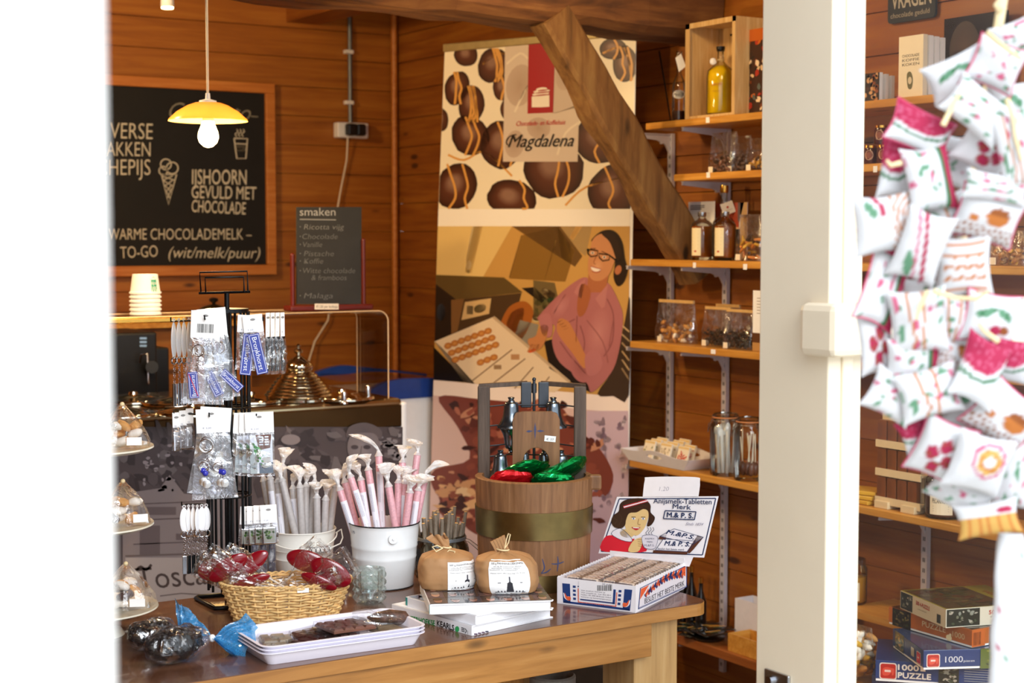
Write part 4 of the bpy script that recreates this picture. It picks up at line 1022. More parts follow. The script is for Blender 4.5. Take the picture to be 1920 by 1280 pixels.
def lx_(px): return (px-1003)*k_     # pixel offset -> local metres on a plane facing the camera
def lz_(py, D=None): return dep(1003, py, D or dd_(C0)).z-TZ
# painted flourishes on the tub front
fn = lambda x, y, l: Vector(((rz_(lz_(y))+l)*math.sin((x-1003)*k_/rz_(lz_(y))), -(rz_(lz_(y))+l)*math.cos((x-1003)*k_/rz_(lz_(y))), lz_(y)+.012))
a = Art(fn, .001); INK = '#3f4468'
for w_ in ([(1047, 1032), (1048, 1045), (1046, 1060)], [(1035, 1045), (1047, 1046), (1060, 1043)], [(1018, 1035), (1022, 1052), (1016, 1062)], [(1016, 1062), (1026, 1060), (1034, 1054)]): a.line(w_, 2.6, INK, taper=True, curve=4)
a.build('painted_flourish', 'print_matte', t)
# bell frame
ups = []
for x0_, x1_ in ((897, 920), (1078, 1101)):
    b = MB(); b.bb((lx_(x0_), .03, H*.43), (lx_(x1_), .052, lz_(724))); b.build('upright', 'dark_wood', t, bevel=.003)
yb_ = .04
for s_ in (-1, 1):
    b = MB(); xo = lx_(899) if s_ < 0 else lx_(1100); xi = lx_(990) if s_ < 0 else lx_(1016)
    z_ = lz_(722); b.hexa([Vector(p) for p in ((xo, .03, z_-.008), (xi, .085, z_-.006), (xi, .105, z_-.006), (xo, .05, z_-.008), (xo, .03, z_+.002), (xi, .085, z_+.004), (xi, .105, z_+.004), (xo, .05, z_+.002))]); b.build('top_bar', 'dark_wood', t)
    b = MB(); xx_ = lx_(978 if s_ < 0 else 1011); b.bb((xx_, .07, lz_(768)), (xx_+20*k_, .082, lz_(719))); b.build('hinge_plate', 'gun_metal', t, bevel=.002)
b = MB(); b.cyl((lx_(1003), .075, H*.45), (lx_(1003), .075, lz_(716)), .0035); b.ball((lx_(1003), .075, lz_(714)), .005, 10); b.cyl((lx_(1003), .075, lz_(740)), (lx_(1003), .075, lz_(722)), .006); b.build('centre_rod', 'gun_metal', t)
b = MB()
for py in (763, 800, 838, 858):
    b.tube([(lx_(918), .04, lz_(py)), (lx_(955), .06, lz_(py-2)), (lx_(1003), .072, lz_(py)), (lx_(1050), .06, lz_(py-2)), (lx_(1080), .04, lz_(py))], .0018, 6)
b.build('hanging_rods', 'gun_metal', t)
bp = [(0.002, 0), (.2, -.005), (.26, -.03), (.2, -.06), (.18, -.10), (.24, -.12), (.26, -.16), (.42, -.18), (.48, -.22), (.52, -.34), (.55, -.48), (.60, -.62), (.70, -.76), (.86, -.90), (1.0, -.97), (1.0, -1.03), (.94, -1.02), (.6, -.8), (.4, -.3)]
def bell(px, py, rpx, hpx, y=.04, inv=False):
    b = MB(); c = (lx_(px), y, lz_(py)); s_ = -1 if inv else 1
    b.lathe([(r_*rpx*1.2*k_, z_*hpx*k_*s_) for r_, z_ in bp], c, 28, cap1=False); b.cyl((c[0], c[1], c[2]-.8*hpx*k_*s_), (c[0], c[1], c[2]-1.04*hpx*k_*s_), .003); b.build('bell', 'bell_metal', t)
bell(960, 745, 22, 56, .04); bell(960, 852, 20, 50, .045, True); bell(940, 843, 20, 55, .02); bell(1039, 745, 22, 56, .04); bell(1054, 843, 20, 55, .02); bell(1022, 846, 16, 40, .05); bell(985, 846, 14, 36, .06)
# door plate with round hole
b = MB(); xl_, xr_, zb_, zt_ = lx_(963), lx_(1051), H*.5, lz_(770); yp = .005; th = .018; hc = Vector((lx_(1007), lz_(862))); hr = 24*k_
outer = []
n_ = 48; cxm = (xl_+xr_)/2
rr_c = .02
def outl(a_):
    d = Vector((math.cos(a_), math.sin(a_))); best = 9
    ts = []
    if d.x > 1e-6: ts.append((xr_-hc.x)/d.x)
    if d.x < -1e-6: ts.append((xl_-hc.x)/d.x)
    if d.y > 1e-6: ts.append((zt_-hc.y)/d.y)
    if d.y < -1e-6: ts.append((zb_-hc.y)/d.y)
    p = hc+d*min(ts)
    for sx, cxx in ((1, xr_-rr_c), (-1, xl_+rr_c)):
        cc = Vector((cxx, zt_-rr_c))
        if (p.x-cc.x)*sx > 0 and p.y > cc.y:
            v = p-cc; p = cc+v.normalized()*rr_c
    return p
As = sorted([2*PI*i/n_ for i in range(n_)]+[math.atan2(zt_-hc.y, xr_-hc.x), math.atan2(zt_-hc.y, xl_-hc.x), math.atan2(zt_-rr_c-hc.y, xr_-hc.x), math.atan2(zt_-hc.y, xr_-rr_c-hc.x), math.atan2(zb_-hc.y, xl_-hc.x) % (2*PI), math.atan2(zb_-hc.y, xr_-hc.x) % (2*PI)])
R1 = [[(outl(a_).x, y_, outl(a_).y) for a_ in As] for y_ in (yp, yp+th)]; R2 = [[(hc.x+hr*math.cos(a_), y_, hc.y+hr*math.sin(a_)) for a_ in As] for y_ in (yp, yp+th)]
b.rings([R1[0], R2[0], R2[1], R1[1], R1[0]], True, False, False, smooth=False); b.build('door_plate', 'barrel_wood', t, bevel=.0015)
a = Art(localfn((0, yp, 0), (1, 0, 0), (0, 0, 1), (0, -1, 0)), .0006)
fx_ = lambda x, y: (lx_(x), -lz_(y))
for (p0, p1) in (((1005, 790), (1005, 822)), ((988, 807), (1001, 806)), ((1008, 806), (1023, 806))):
    P0, P1 = Vector(fx_(*p0)), Vector(fx_(*p1)); d = (P1-P0); n2 = Vector((-d.y, d.x)).normalized()*.0028
    a.shape([tuple(P0), tuple(P0+d*.4+n2), tuple(P1), tuple(P0+d*.4-n2)], INK)
x_, y_ = fx_(1022, 815); a.l = .0009; a.shape([fx_(1023, 814), fx_(1044, 816), fx_(1043, 827), fx_(1022, 825)], '#f2f2f0'); a.l = .0013
a.text('€ 37', fx_(1026, 823), fx_(1040, 824), .005, '#6a6a70'); a.build('painted_cross_and_price', 'print_matte', t)

# foil-wrapped gifts in the tub
def gift(cpx, cpy, w_, h_, d_, rot, mat, label, off):
    q = dep(cpx, cpy, dd_(C0)+off); g = thing('foil_gift', label, 'gift', q, 0, 'foil-wrapped gifts in the wooden tub', rot=rot)
    b = MB(); rn = random.Random(int(cpx))
    def fn(u, v):
        a_ = 2*PI*u; z = (v-.5)*2; pw = (1-abs(z)**2.2)**.5 if abs(z) < 1 else 0
        c_, s_ = math.cos(a_), math.sin(a_); m_ = max(abs(c_), abs(s_)); r_ = .78+.22/m_
        p = Vector((c_*r_*w_/2*(.55+.45*pw), s_*r_*d_/2*pw, z*h_/2)); return p+p.normalized()*noise.noise(p*90+Vector((cpx, 0, 0)))*.0045 if p.length > 0 else p
    b.grid(fn, 32, 16, smooth=False); b.build('wrapping', mat, g); return g
gift(980, 886, .12, .115, .03, (rad(62), .3, .5), 'green_foil', 'dark green foil parcel at the left in the bell tub', -.03)
gift(1046, 888, .15, .10, .028, (rad(55), -.35, -.2), 'green_foil', 'shiny bright green foil parcel on top in the bell tub', -.035)
gift(1010, 876, .09, .06, .03, (rad(70), .1, .3), 'green_foil', 'green foil parcel standing behind the others in the bell tub', .02)
gift(958, 903, .10, .07, .03, (rad(40), .1, -.25), 'red_foil', 'red foil parcel at the front of the bell tub', -.07)
gift(1036, 900, .10, .05, .03, (rad(50), .1, -.25), 'green_foil', 'dark olive green foil parcel at the front of the bell tub', -.075)
# filler so gifts rest on something
b = MB(); b.lathe([(r0-.02, 0), (r0-.019, .06), (0.001, .075)], (0, 0, 0), 24); fl = b.build('packing_paper', 'kraft'); fl.location = C0+Vector((0, 0, H*.43)); tag(fl, 'brown packing paper lying under the foil parcels in the tub', 'paper')

# ================================================================ BOX OF TABLETS
A_, B_, C_ = T(1045, 1131), T(1191, 1149), T(1291, 1104)
ux = (B_-A_).normalized(); wbx = (B_-A_).length; uy = Vector((-ux.y, ux.x, 0)); lb = (C_-B_).dot(uy); hb = 50*kk(A_)
rzb = math.atan2(ux.y, ux.x)
t = thing('tablet_box', 'open white cardboard counter box of aniseed milk tablets with a printed girl on its lid', 'box', A_, rzb)
b = MB(); e = .0012
b.bb((0, 0, 0), (wbx, lb, e)); b.bb((0, 0, 0), (wbx, e, hb)); b.bb((0, lb-e, 0), (wbx, lb, hb+.012)); b.build('tray', 'pinkish_card', t)
for x_ in (0, wbx):
    b = MB(); n_ = 40; pts = [(0, 0)]+[(lb, 0), (lb, hb)]
    for i in range(n_, -1, -1): pts.append((lb*i/n_, hb+(.0022 if i % 2 else 0)))
    a0_ = [b.vert((x_-e/2, y_, z_)) for y_, z_ in pts]; a1_ = [b.vert((x_+e/2, y_, z_)) for y_, z_ in pts]
    b.face(a0_[::-1]); b.face(a1_)
    for i in range(len(pts)): j = (i+1) % len(pts); b.face((a0_[i], a0_[j], a1_[j], a1_[i]))
    b.build('side_wall', 'pinkish_card', t)
NV, OR_ = '#1f3e7c', '#f0673c'
PFr = Plane(A_, -uy); a = Art(PFr, .0006)
a.rect(1045, 1080, 1045, 1080, NV)
def fr(u, v): # front panel u 0..1, v 0..1 down -> pixel
    top = Vector((1043, 1085)).lerp(Vector((1197, 1099)), u); bot = Vector((1046, 1131)).lerp(Vector((1191, 1149)), u); p = top.lerp(bot, v); return (p.x, p.y)
def F4(u0, v0, u1, v1, c): a.shape([fr(u0, v0), fr(u1, v0), fr(u1, v1), fr(u0, v1)], c)
F4(.07, .15, .165, .94, NV); F4(.835, .15, .93, .94, NV); F4(.07, .86, .93, .94, NV); a.l = .0009
for v in (.2, .36, .52, .68): F4(.20, v, .235, v+.09, NV); F4(.765, v, .80, v+.09, NV)
for s_, x0_ in ((1, .165), (-1, .835)):
    pts = [(x0_+s_*-.085, .52), (x0_-s_*.055, .66), (x0_, .66), (x0_, .80), (x0_-s_*.04, .82), (x0_-s_*.08, .72)]; a.l = .0012; a.smooth([fr(*p) for p in pts], '#f4f0f4', 3); a.l = .0015; a.smooth([fr(x0_+(p[0]-x0_)*.8, .03+p[1]*.96) for p in pts], OR_, 3)
a.l = .0009
for (u0, v0, u1, v1) in ((.26, .30, .27, .84), (.74, .30, .75, .84), (.26, .82, .75, .85)): F4(u0, v0, u1, v1, OR_)
for (u0, v0, u1, v1) in ((.70, .20, .73, .76), (.29, .70, .73, .75), (.26, .20, .70, .24)): F4(u0, v0, u1, v1, NV)
a.text('50 ANIJSMELK-TABLETTEN', fr(.33, .90), fr(.70, .90), 3.4, NV, bold=.01)
a.l = .0018; F4(.275, -.02, .70, .70, '#f6f2f4'); a.l = .0021
p0, p1 = fr(.50, .10), fr(.69, .26); a.barcode(p0[0], p0[1], p1[0], p1[1]); a.text('50 stuks', fr(.56, .06), fr(.68, .06), 3, '#5a4a60')
for i_, s_ in enumerate(('Van smaken hieraan te', 'Van smaakt ijs. Van Elst B.V.', 'Postbus 138, 5000 AB Boxtel, Holland', 'bewaren op kamertemperatuur')): a.text(s_, fr(.30, .38+i_*.085), fr(.68 if i_ else .6, .38+i_*.085), 2.4, '#5a4a60')
a.build('front_print', 'print_satin', t, world=True)
# right side print
PS = Plane(B_, ux); a = Art(PS, .0012)
def sd(u, v): top = Vector((1197, 1099)).lerp(Vector((1291, 1052)), u); bot = Vector((1192, 1149)).lerp(Vector((1291, 1104)), u); p = top.lerp(bot, v); return (p.x, p.y)
def S4(u0, v0, u1, v1, c): a.shape([sd(u0, v0), sd(u1, v0), sd(u1, v1), sd(u0, v1)], c)
S4(.04, .10, .97, .90, NV); a.l = .0015; S4(.055, .13, .955, .87, '#efe8ee'); a.l = .0018
S4(.055, .84, .955, .855, NV)
a.shape([sd(.06, .15), sd(.22, .15), sd(.06, .55)], OR_); a.shape([sd(.94, .13), sd(.80, .13), sd(.94, .5)], OR_)
rn = random.Random(5)
for k in range(15):
    u = .16+k*.05; v = .42-.22*math.sin(PI*(k/14)*.9); a.l = .0019+.00002*k
    a.shape([sd(u, v), sd(u+.05, v-.16), sd(u+.065, v-.05), sd(u+.02, v+.16)], NV if k % 2 else OR_); a.shape([sd(u-.02, v+.05), sd(u+.02, v+.17), sd(u+.04, v+.12), sd(u+.02, v)], NV if k % 2 == 0 else OR_)
    a.line([sd(u-.02, v+.02), sd(u+.07, v-.02)], 1, '#20243a')
a.text('BESLIST HET BESTE MERK', sd(.16, .80), sd(.92, .80), 10, '#20243a', bold=-.004, upv=(0, -1)); a.l = .0022
a.build('side_print', 'print_satin', t, world=True)
# lid card
Pb = A_+uy*lb+Vector((0, 0, hb+.01)); PL = Plane(Pb, -uy*math.cos(.22)+Vector((0, 0, math.sin(.22))))
a = Art(PL, 0.0); a.l = 0
lid = [(1157, 931), (1347, 930), (1320, 1045), (1122, 1037)]; tab = cr([(1205, 932), (1209, 900), (1218, 894), (1302, 894), (1312, 902), (1309, 932)], 4, False)
b = MB(); nl = PL.n*-.0014
def plate(b, pts):
    f_ = [PL(*p) for p in pts]; i0 = [b.vert(p) for p in f_]; i1 = [b.vert(p+nl) for p in f_]; b.face(i0); b.face(i1[::-1])
    for i in range(len(pts)): j = (i+1) % len(pts); b.face((i0[j], i0[i], i1[i], i1[j]))
plate(b, lid[::-1]); b.build('lid_card', 'pinkish_card', t, world=True)
b = MB(); plate(b, [(x, y) for x, y in tab][::-1]); b.build('price_tab', 'pinkish_card', t, world=True, label='blank rounded tab with the price 1,20 above the lid')
b = MB(); plate(b, [(1152, 1038), (1300, 1043), (1292, 1062), (1150, 1046)]); b.build('lid_hinge', 'pinkish_card', t, world=True)
a = Art(PL, .0006); NB = '#20345e'
a.text('1,20', (1236, 920), (1254, 920), 8, '#8c889c', shear=.2, bold=-.02)
q = [(1161, 935), (1342, 934), (1317, 1040), (1127, 1033)]; a.frame(q, 2, NB)
a.l = .0009   # girl: dress, collar, neck, face, hair, hand
a.smooth([(1127, 1032), (1133, 1008), (1150, 1003), (1185, 1010), (1206, 1008), (1212, 1033), (1170, 1034)], '#dc2436', 3)
a.l = .0012; a.smooth([(1166, 992), (1188, 995), (1188, 1004), (1176, 1008), (1163, 1002)], '#e2c084', 3)
a.smooth([(1146, 1000), (1163, 990), (1182, 1006), (1184, 1015), (1165, 1012)], '#efeaf0', 3); a.smooth([(1189, 1012), (1196, 1000), (1203, 999), (1204, 1006), (1198, 1012)], '#efeaf0', 3)
a.l = .0015; a.loop(cr([(1146, 1000), (1163, 990), (1182, 1006), (1184, 1015), (1165, 1012)], 3), .8, NB)
a.smooth([(1171, 972), (1176, 950), (1196, 948), (1218, 952), (1214, 975), (1208, 990), (1196, 1003), (1186, 1001), (1174, 992)], '#e6c488', 4)
a.l = .0018; a.smooth([(1146, 978), (1150, 966), (1160, 958), (1163, 944), (1176, 936), (1204, 934), (1219, 945), (1220, 960), (1228, 970), (1222, 983), (1213, 986), (1216, 972), (1215, 958), (1206, 954), (1194, 960), (1180, 962), (1174, 974), (1172, 984), (1165, 990), (1152, 988)], '#3c2418', 4)
for q in ([(1150, 970), (1157, 975), (1152, 982)], [(1160, 962), (1166, 972), (1160, 985)], [(1172, 945), (1190, 940), (1212, 950)], [(1168, 955), (1186, 950), (1206, 952)], [(1218, 962), (1224, 972), (1218, 980)]): a.l = .0021; a.line(q, 1, '#4c3024', curve=4)
a.shape([(1168, 948), (1212, 936), (1216, 940), (1170, 953)], '#c8303c'); a.l = .0024; a.shape([(1169, 949.5), (1213, 937.5), (1215, 939), (1170, 951.5)], '#f0ecf0')
for x_ in (1188, 1206): a.ell(x_, 972, 3.4, 2, 0, '#f4f0f0', n=10); a.line([(x_-4, 969), (x_+4, 969)], 1, '#3c2418'); a.l = .0027; a.ell(x_, 972, 1.5, 1.6, 0, '#5a6c8c', n=8); a.l = .0024
a.line([(1198, 972), (1196, 982), (1201, 983)], .9, '#9c7448', curve=3); a.smooth([(1184, 988), (1192, 989), (1201, 988), (1193, 994)], '#c42c34', 3); a.l = .0027; a.line([(1187, 989), (1199, 989.5)], 1.3, '#f8f4f4')
a.l = .0021; a.smooth([(1178, 1033), (1186, 1015), (1198, 1008), (1206, 1009), (1203, 1022), (1196, 1034)], '#e6c488', 3); a.l = .0024
for k in range(4): a.line([(1195+k*.5, 1011+k*4), (1204, 1012+k*4)], .8, '#9c7448')
a.smooth([(1205, 1004), (1232, 1005), (1230, 1024), (1224, 1029), (1212, 1028), (1206, 1022)], '#e4e0ea', 3); a.l = .0027; a.loop(cr([(1205, 1004), (1232, 1005), (1230, 1024), (1224, 1029), (1212, 1028), (1206, 1022)], 3), .8, '#6c6c88')
a.text('ANIJSMELK', (1209, 1011), (1227, 1011), 3, '#5c5c78'); a.text('MERK', (1213, 1017), (1224, 1017), 3, '#5c5c78'); a.text('M.&P.S.', (1208, 1024), (1227, 1024), 4, '#5c5c78')
for k in range(3): a.line([(1213+k*5, 1002), (1211+k*5, 998), (1216+k*5, 993), (1214+k*5, 988)], .9, '#4c4c60', curve=3)
a.text('Anijsmelk-Tabletten', (1225, 943), (1334, 945), 9.5, NB, bold=.008); a.text('Merk', (1261, 953), (1295, 955), 9, NB, bold=.012)
a.frame([(1247, 957), (1305, 959), (1302, 974), (1244, 972)], 1.8, NB); a.text('M.& P. S.', (1250, 969), (1299, 971), 9, NB, bold=.03); a.text('Sinds 1834', (1285, 984), (1319, 985), 5, '#8c88a0', shear=.5)
a.shape([(1264, 991), (1319, 1007), (1300, 1020), (1237, 1005)], '#efeaf2'); a.shape([(1237, 1005), (1250, 1001), (1248, 1012), (1234, 1010)], '#5c3424'); a.shape([(1319, 1007), (1300, 1030), (1293, 1037), (1287, 1035), (1300, 1015), (1308, 1003)], '#5c3424'); a.shape([(1225, 1031), (1290, 1034), (1288, 1039), (1224, 1036)], '#5c3424')
a.l = .003; a.shape([(1244, 1010), (1304, 1014), (1289, 1034), (1229, 1031)], '#f4f0f6'); a.l = .0033; a.frame([(1264, 991), (1319, 1007), (1300, 1020), (1237, 1005)], 1, NB); a.frame([(1244, 1010), (1304, 1014), (1289, 1034), (1229, 1031)], 1, NB)
a.text('M.&P.S.', (1248, 1000), (1300, 1011), 8, NB, bold=.03, shear=.3); a.text('M.& P. S.', (1245, 1022), (1292, 1024), 8.5, NB, bold=.03, shear=.3); a.text('beslist het beste merk', (1233, 1030), (1283, 1032), 4, NB, shear=.3)
a.build('lid_print', 'print_satin', t, world=True)
# wrapped tablets standing in two rows
tw = wbx*.40; thh = hb*.98; n_row = 19; first = None
for row in range(2):
    for i in range(n_row):
        x_ = wbx*(.27+.46*row); y_ = .02+(lb-.032)*i/(n_row-1)
        lab = '%s wrapped tablet from the front in the %s row of the tablet box' % (ORD[i], 'left' if row == 0 else 'right')
        loc = A_+ux*x_+uy*y_+Vector((0, 0, .0016))
        rot = (-.0-.12+rn.uniform(-.03, .03), rn.uniform(-.02, .02), rzb+rn.uniform(-.03, .03))
        if first is None:
            tb = thing('wrapped_tablet', lab, 'sweet', loc, 0, 'wrapped tablets in the counter box', rot=rot)
            b = MB(); b.bb((-tw/2, -.0056, 0), (tw/2, .0056, thh)); b.build('tablet', 'tablet_cream', tb, bevel=.0012)
            b = MB(); rs = []
            for j in range(17):
                f = j/16-.5; k = 1-abs(f*2)**8*.6; rs.append([Vector((f*(tw+.014), sy*.0062*k+.0012*math.sin(j*2.3), thh/2+sz*(thh/2+.0012)*(.9+.1*k)+.0008*math.sin(j*3))) for sy, sz in ((-1, -1), (1, -1), (1, 1), (-1, 1))])
            b.rings(rs, True, True, True); b.build('clear_wrapper', 'cello_heavy', tb)
            a = Art(localfn((-tw/2, -.0066, thh), (1, 0, 0), (0, 0, 1), (0, -1, 0)), .0003); a.frame([(.004, .004), (tw-.004, .004), (tw-.004, thh-.004), (.004, thh-.004)], .0012, NB)
            a.text('BESLIST HET BESTE', (.008, .010), (tw-.008, .010), .003, NB); a.text('M.& P. S.', (.010, .026), (tw-.008, .026), .012, NB, bold=.02); a.build('print', 'print_satin', tb)
            first = tb
        else: c = dup(first, loc, None, lab); c.rotation_euler = rot
# ================================================================ BUCKETS OF CANDY STICKS
def bucket(cx, rimpy, rpx, h_px, botr, base_py, enamel, label):
    """cx: centre px, rim half width px, base front py"""
    q = T(cx, base_py); k = kk(q); vd = Vector((q.x, q.y, 0)).normalized(); rb_ = botr*k*1.02; c = q+vd*rb_; k = kk(c)
    rb_ = botr*k; rt_ = rpx*k; z = (dep(cx, rimpy, dd_(c)-rt_).z)-TZ
    t = thing('candy_bucket', label, 'bucket', c, facecam(c))
    f = lambda u: rb_+(rt_-rb_)*u
    b = MB(); pr = [(rb_-.004, 0), (rb_, .003)]
    for u in (.45, .47, .49, .62, .64, .66, .93): pr.append((f(u)+(.0012 if u in (.47, .64) else 0), z*u))
    pr += [(rt_, z-.002), (rt_+.0015, z), (rt_-.001, z+.001), (rt_-.003, z-.002), (f(.5)-.003, z*.5), (rb_-.003, .006)]
    b.lathe(pr, n=56, cap1=True); b.build('bucket_body', enamel, t)
    b = MB(); b.torus((0, 0, z), (0, 0, 1), rt_, .0016, 48, 6); b.build('rim', 'black_enamel' if enamel == 'enamel_white' else enamel, t)
    return t, c, rb_, rt_, z
pb, pC, prb, prt, pz = bucket(721, 988, 66, 0, 54, 1108, 'enamel_white', 'large white enamel bucket with a thin black rim full of pink candy sticks')
b = MB(); fa = rad(-90+14); sx_ = .90*prt; q = Vector((math.cos(fa)*prt*.985, math.sin(fa)*prt*.985, pz*.82))
nrm = Vector((math.cos(fa), math.sin(fa), 0)); b.cyl(q-nrm*.002, q+nrm*.004, .0115, .0105, 24); b.cyl(q+nrm*.004, q+nrm*.007, .003, .002, 12); b.build('handle_boss', 'enamel_white', pb)
b = MB(); b.torus((0, 0, .002), (0, 0, 1), prb, .0014, 40, 6); b.build('foot_rim', 'black_enamel', pb)
fn = lambda x, y, l: Vector(((prt*.98+l)*math.cos(x), (prt*.98+l)*math.sin(x), pz-y)); a = Art(fn, .0008)
a.text('1,95', (rad(-158), .019), (rad(-146), .019), .006, '#3a4060'); a.build('price', 'print_matte', pb)
gb, gC, grb, grt, gz = bucket(568, 1001, 62, 0, 50, 1098, 'enamel_cream', 'cream bucket of grey candy sticks with an ornate handle grip, behind the wicker basket')
b = MB(); pts = []
for i in range(25):
    a_ = PI*i/24; tl = rad(28); p = Vector((grt*1.03*math.cos(a_), -grt*.95*math.sin(a_)-.004, 0)); p.z = gz-.010-.024*math.sin(a_)
    if i > 0 and i < 24: p.y -= .006
    pts.append(p)
b.tube(pts, .0017, 6); b.tube([(grt*1.0, 0, gz-.012), (grt*1.16, -.01, gz-.002), (grt*1.2, -.02, gz-.02), (grt*1.12, -.04, gz-.03), (grt*.85, -.065, gz-.034)], .0017, 6); b.build('handle', 'enamel_cream', gb)
gp = Vector((grt*.52, -grt*1.04, gz-.034)); dv = Vector((.05, .004, .004)); b = MB(); b.tube([gp-dv*.5, gp-dv*.45, gp, gp+dv*.45, gp+dv*.5], [.006, .0088, .0095, .0088, .006], 16); b.build('handle_grip', 'enamel_cream', gb)
fn = lambda x, y, l: gp+dv*x+Vector((0, -(.0096+l)*math.cos(y), .0096*math.sin(-y))); a = Art(fn, .0006)
for u in range(5):
    x_ = -.4+u*.2
    a.line([(x_-.08, -.7), (x_+.02, 0), (x_-.08, .7)], .03, '#15161c', curve=3); a.line([(x_+.08, -.7), (x_-.02, 0), (x_+.08, .7)], .03, '#15161c', curve=3); a.ell(x_, 0, .03, .2, 0, '#15161c', n=10)
a.line([(-.46, -.85), (.46, -.85)], .12, '#15161c'); a.line([(-.46, .85), (.46, .85)], .12, '#15161c'); a.build('grip_pattern', 'print_satin', gb)
fn = lambda x, y, l: Vector(((grt*.9+l)*math.cos(x), (grt*.9+l)*math.sin(x), gz-y)); a = Art(fn, .0008)
a.text('1.25', (rad(-100), gz*.52), (rad(-84), gz*.52), .006, '#20283c'); a.build('price', 'print_matte', gb)

rn = random.Random(11)
def stick(bc, brt, brb, bz, top, rim, off, kind, label, group, lab=True, wrap=None, r=.0082):
    D = dd_(bc); P1 = dep(top[0], top[1], D+off); P0 = dep(rim[0], rim[1], D+off*.8)
    d = (P1-P0).normalized()
    # run down into the bucket
    L = (P0.z-(TZ+.012))/max(d.z, .2); base_ = P0-d*L
    v = Vector((base_.x-bc.x, base_.y-bc.y)); lim = brb-.012
    if v.length > lim: v = v.normalized()*lim; base_ = Vector((bc.x+v.x, bc.y+v.y, base_.z))
    d = (P1-base_).normalized(); L = (P1-base_).length
    q = Vector((0, 0, 1)).rotation_difference(d)
    t = thing('candy_stick', label, 'candy', base_, 0, group); t.rotation_mode = 'XYZ'; t.rotation_euler = q.to_euler()
    b = MB(); b.lathe([(r*.8, 0), (r, .004), (r, L*.6), (r, L-.006), (r*.72, L-.001), (.0008, L)], n=14); b.build('candy', 'candy_pink' if kind == 'p' else 'candy_grey', t)
    # twisted wax paper at the top
    sd = rn.uniform(0, 100); b = MB(); w0 = rn.uniform(.013, .024); hh = rn.uniform(.024, .042); ln = Vector((rn.uniform(-.7, .7), rn.uniform(-.4, .3)))
    if wrap: ln = Vector((wrap[0], 0)); hh = wrap[1]
    def fn(u, v):
        a_ = 2*PI*u; z = -.006+v*(hh+.006); f = max(0, (z-.004)/hh)
        if v < .25: rr_ = r*1.08*(1-v/.25*.72)+.001
        else: rr_ = .0028+(w0)*((v-.25)/.75)**1.3
        rr_ *= 1+.35*math.sin(3*a_+sd)*(v > .3)*v+.7*noise.noise(Vector((math.cos(a_)*2.5, math.sin(a_)*2.5, v*5+sd)))*(v > .25)
        fl = .35 if v > .3 else 1; fl = 1-(1-fl)*min(1, max(0, (v-.2)/.3)); c_, s_ = math.cos(a_+sd), math.sin(a_+sd)
        x = rr_*math.cos(a_); y = rr_*math.sin(a_)*fl
        return Vector((x*c_-y*s_+ln.x*hh*f*f, x*s_+y*c_+ln.y*hh*f*f, L+z+.004*math.sin(2*a_+sd)*f))
    b.grid(fn, 26, 11, smooth=False); b.build('twisted_paper', 'wax_paper', t)
    if lab:
        # paper sleeve label running along one side
        z0, z1 = L*.42, L*.86; ang = rn.uniform(-.5, .5); ca = facecam(bc)-PI/2+ang-0
        inv = t.rotation_euler.to_matrix().inverted(); cv = inv @ (EYE-P1).normalized(); ca = math.atan2(cv.y, cv.x)+ang
        f2 = lambda x, y, l: Vector(((r+l)*math.cos(ca+x), (r+l)*math.sin(ca+x), z1-y))
        a = Art(f2, .0006)
        for i in range(6): a.rect(-1+i/3, 0, -1+(i+1)/3, z1-z0, '#e9e8f0')
        a.l = .0009
        for j in range(4): a.rect(-.75+.22*j, .006, -.70+.22*j, (z1-z0)*.55, '#6a6a86')
        for j in range(9): a.rect(-.7, (z1-z0)*.72+.0028*j, .2, (z1-z0)*.72+.0028*j+.0011, '#2c2c3c')
        a.build('label', 'print_matte', t)
    return t
pink = [((636, 914), (658, 984), -.03, 1), ((656, 890), (688, 989), -.045, 1), ((676, 895), (690, 985), -.02, 1), ((690, 876), (708, 989), -.03, 1), ((710, 850), (717, 989), .0, 1), ((728, 907), (742, 989), -.05, 0), ((747, 900), (745, 985), -.01, 0), ((758, 902), (750, 985), .01, 1), ((769, 918), (760, 988), -.045, 0), ((785, 914), (775, 986), -.03, 1), ((797, 895), (779, 984), -.005, 0), ((783, 848), (768, 975), .03, 0), ((755, 862), (750, 975), .035, 1), ((646, 900), (668, 984), .01, 0)]
order = sorted(range(len(pink)), key=lambda i: pink[i][0][0])
nm = ['leftmost', 'second from the left', 'third from the left', 'fourth from the left', 'fifth from the left', 'sixth from the left', 'seventh from the left', 'seventh from the right', 'sixth from the right', 'fifth from the right', 'fourth from the right', 'third from the right', 'second from the right', 'rightmost']
for rank, i in enumerate(order):
    a_, r_, o_, l_ = pink[i]
    stick(pC, prt, prb, pz, a_, r_, o_, 'p', 'pink candy stick in twisted paper, %s in the large bucket' % nm[rank], 'pink candy sticks', bool(l_), wrap=((-1.2, .045) if i == 4 else (1.2, .04) if i == 10 else None))
grey = [((528, 897), (553, 998), -.04, 0), ((562, 909), (567, 998), -.035, 0), ((549, 911), (555, 990), .0, 1), ((574, 907), (574, 996), -.01, 0), ((590, 902), (583, 996), -.01, 0), ((594, 928), (595, 996), -.045, 0), ((611, 932), (610, 996), -.035, 0), ((629, 907), (621, 993), -.005, 0), ((506, 893), (517, 996), -.03, 1), ((494, 897), (509, 990), .0, 0), ((520, 899), (529, 998), -.01, 1), ((531, 874), (538, 980), .03, 0), ((620, 902), (612, 985), .03, 0)]
order = sorted(range(len(grey)), key=lambda i: grey[i][0][0]); ng = nm[:7]+nm[8:]
for rank, i in enumerate(order):
    a_, r_, o_, l_ = grey[i]
    stick(gC, grt, grb, gz, a_, r_, o_, 'g', 'greyish candy stick in twisted paper, %s in the cream bucket' % ng[rank], 'grey candy sticks', bool(l_))

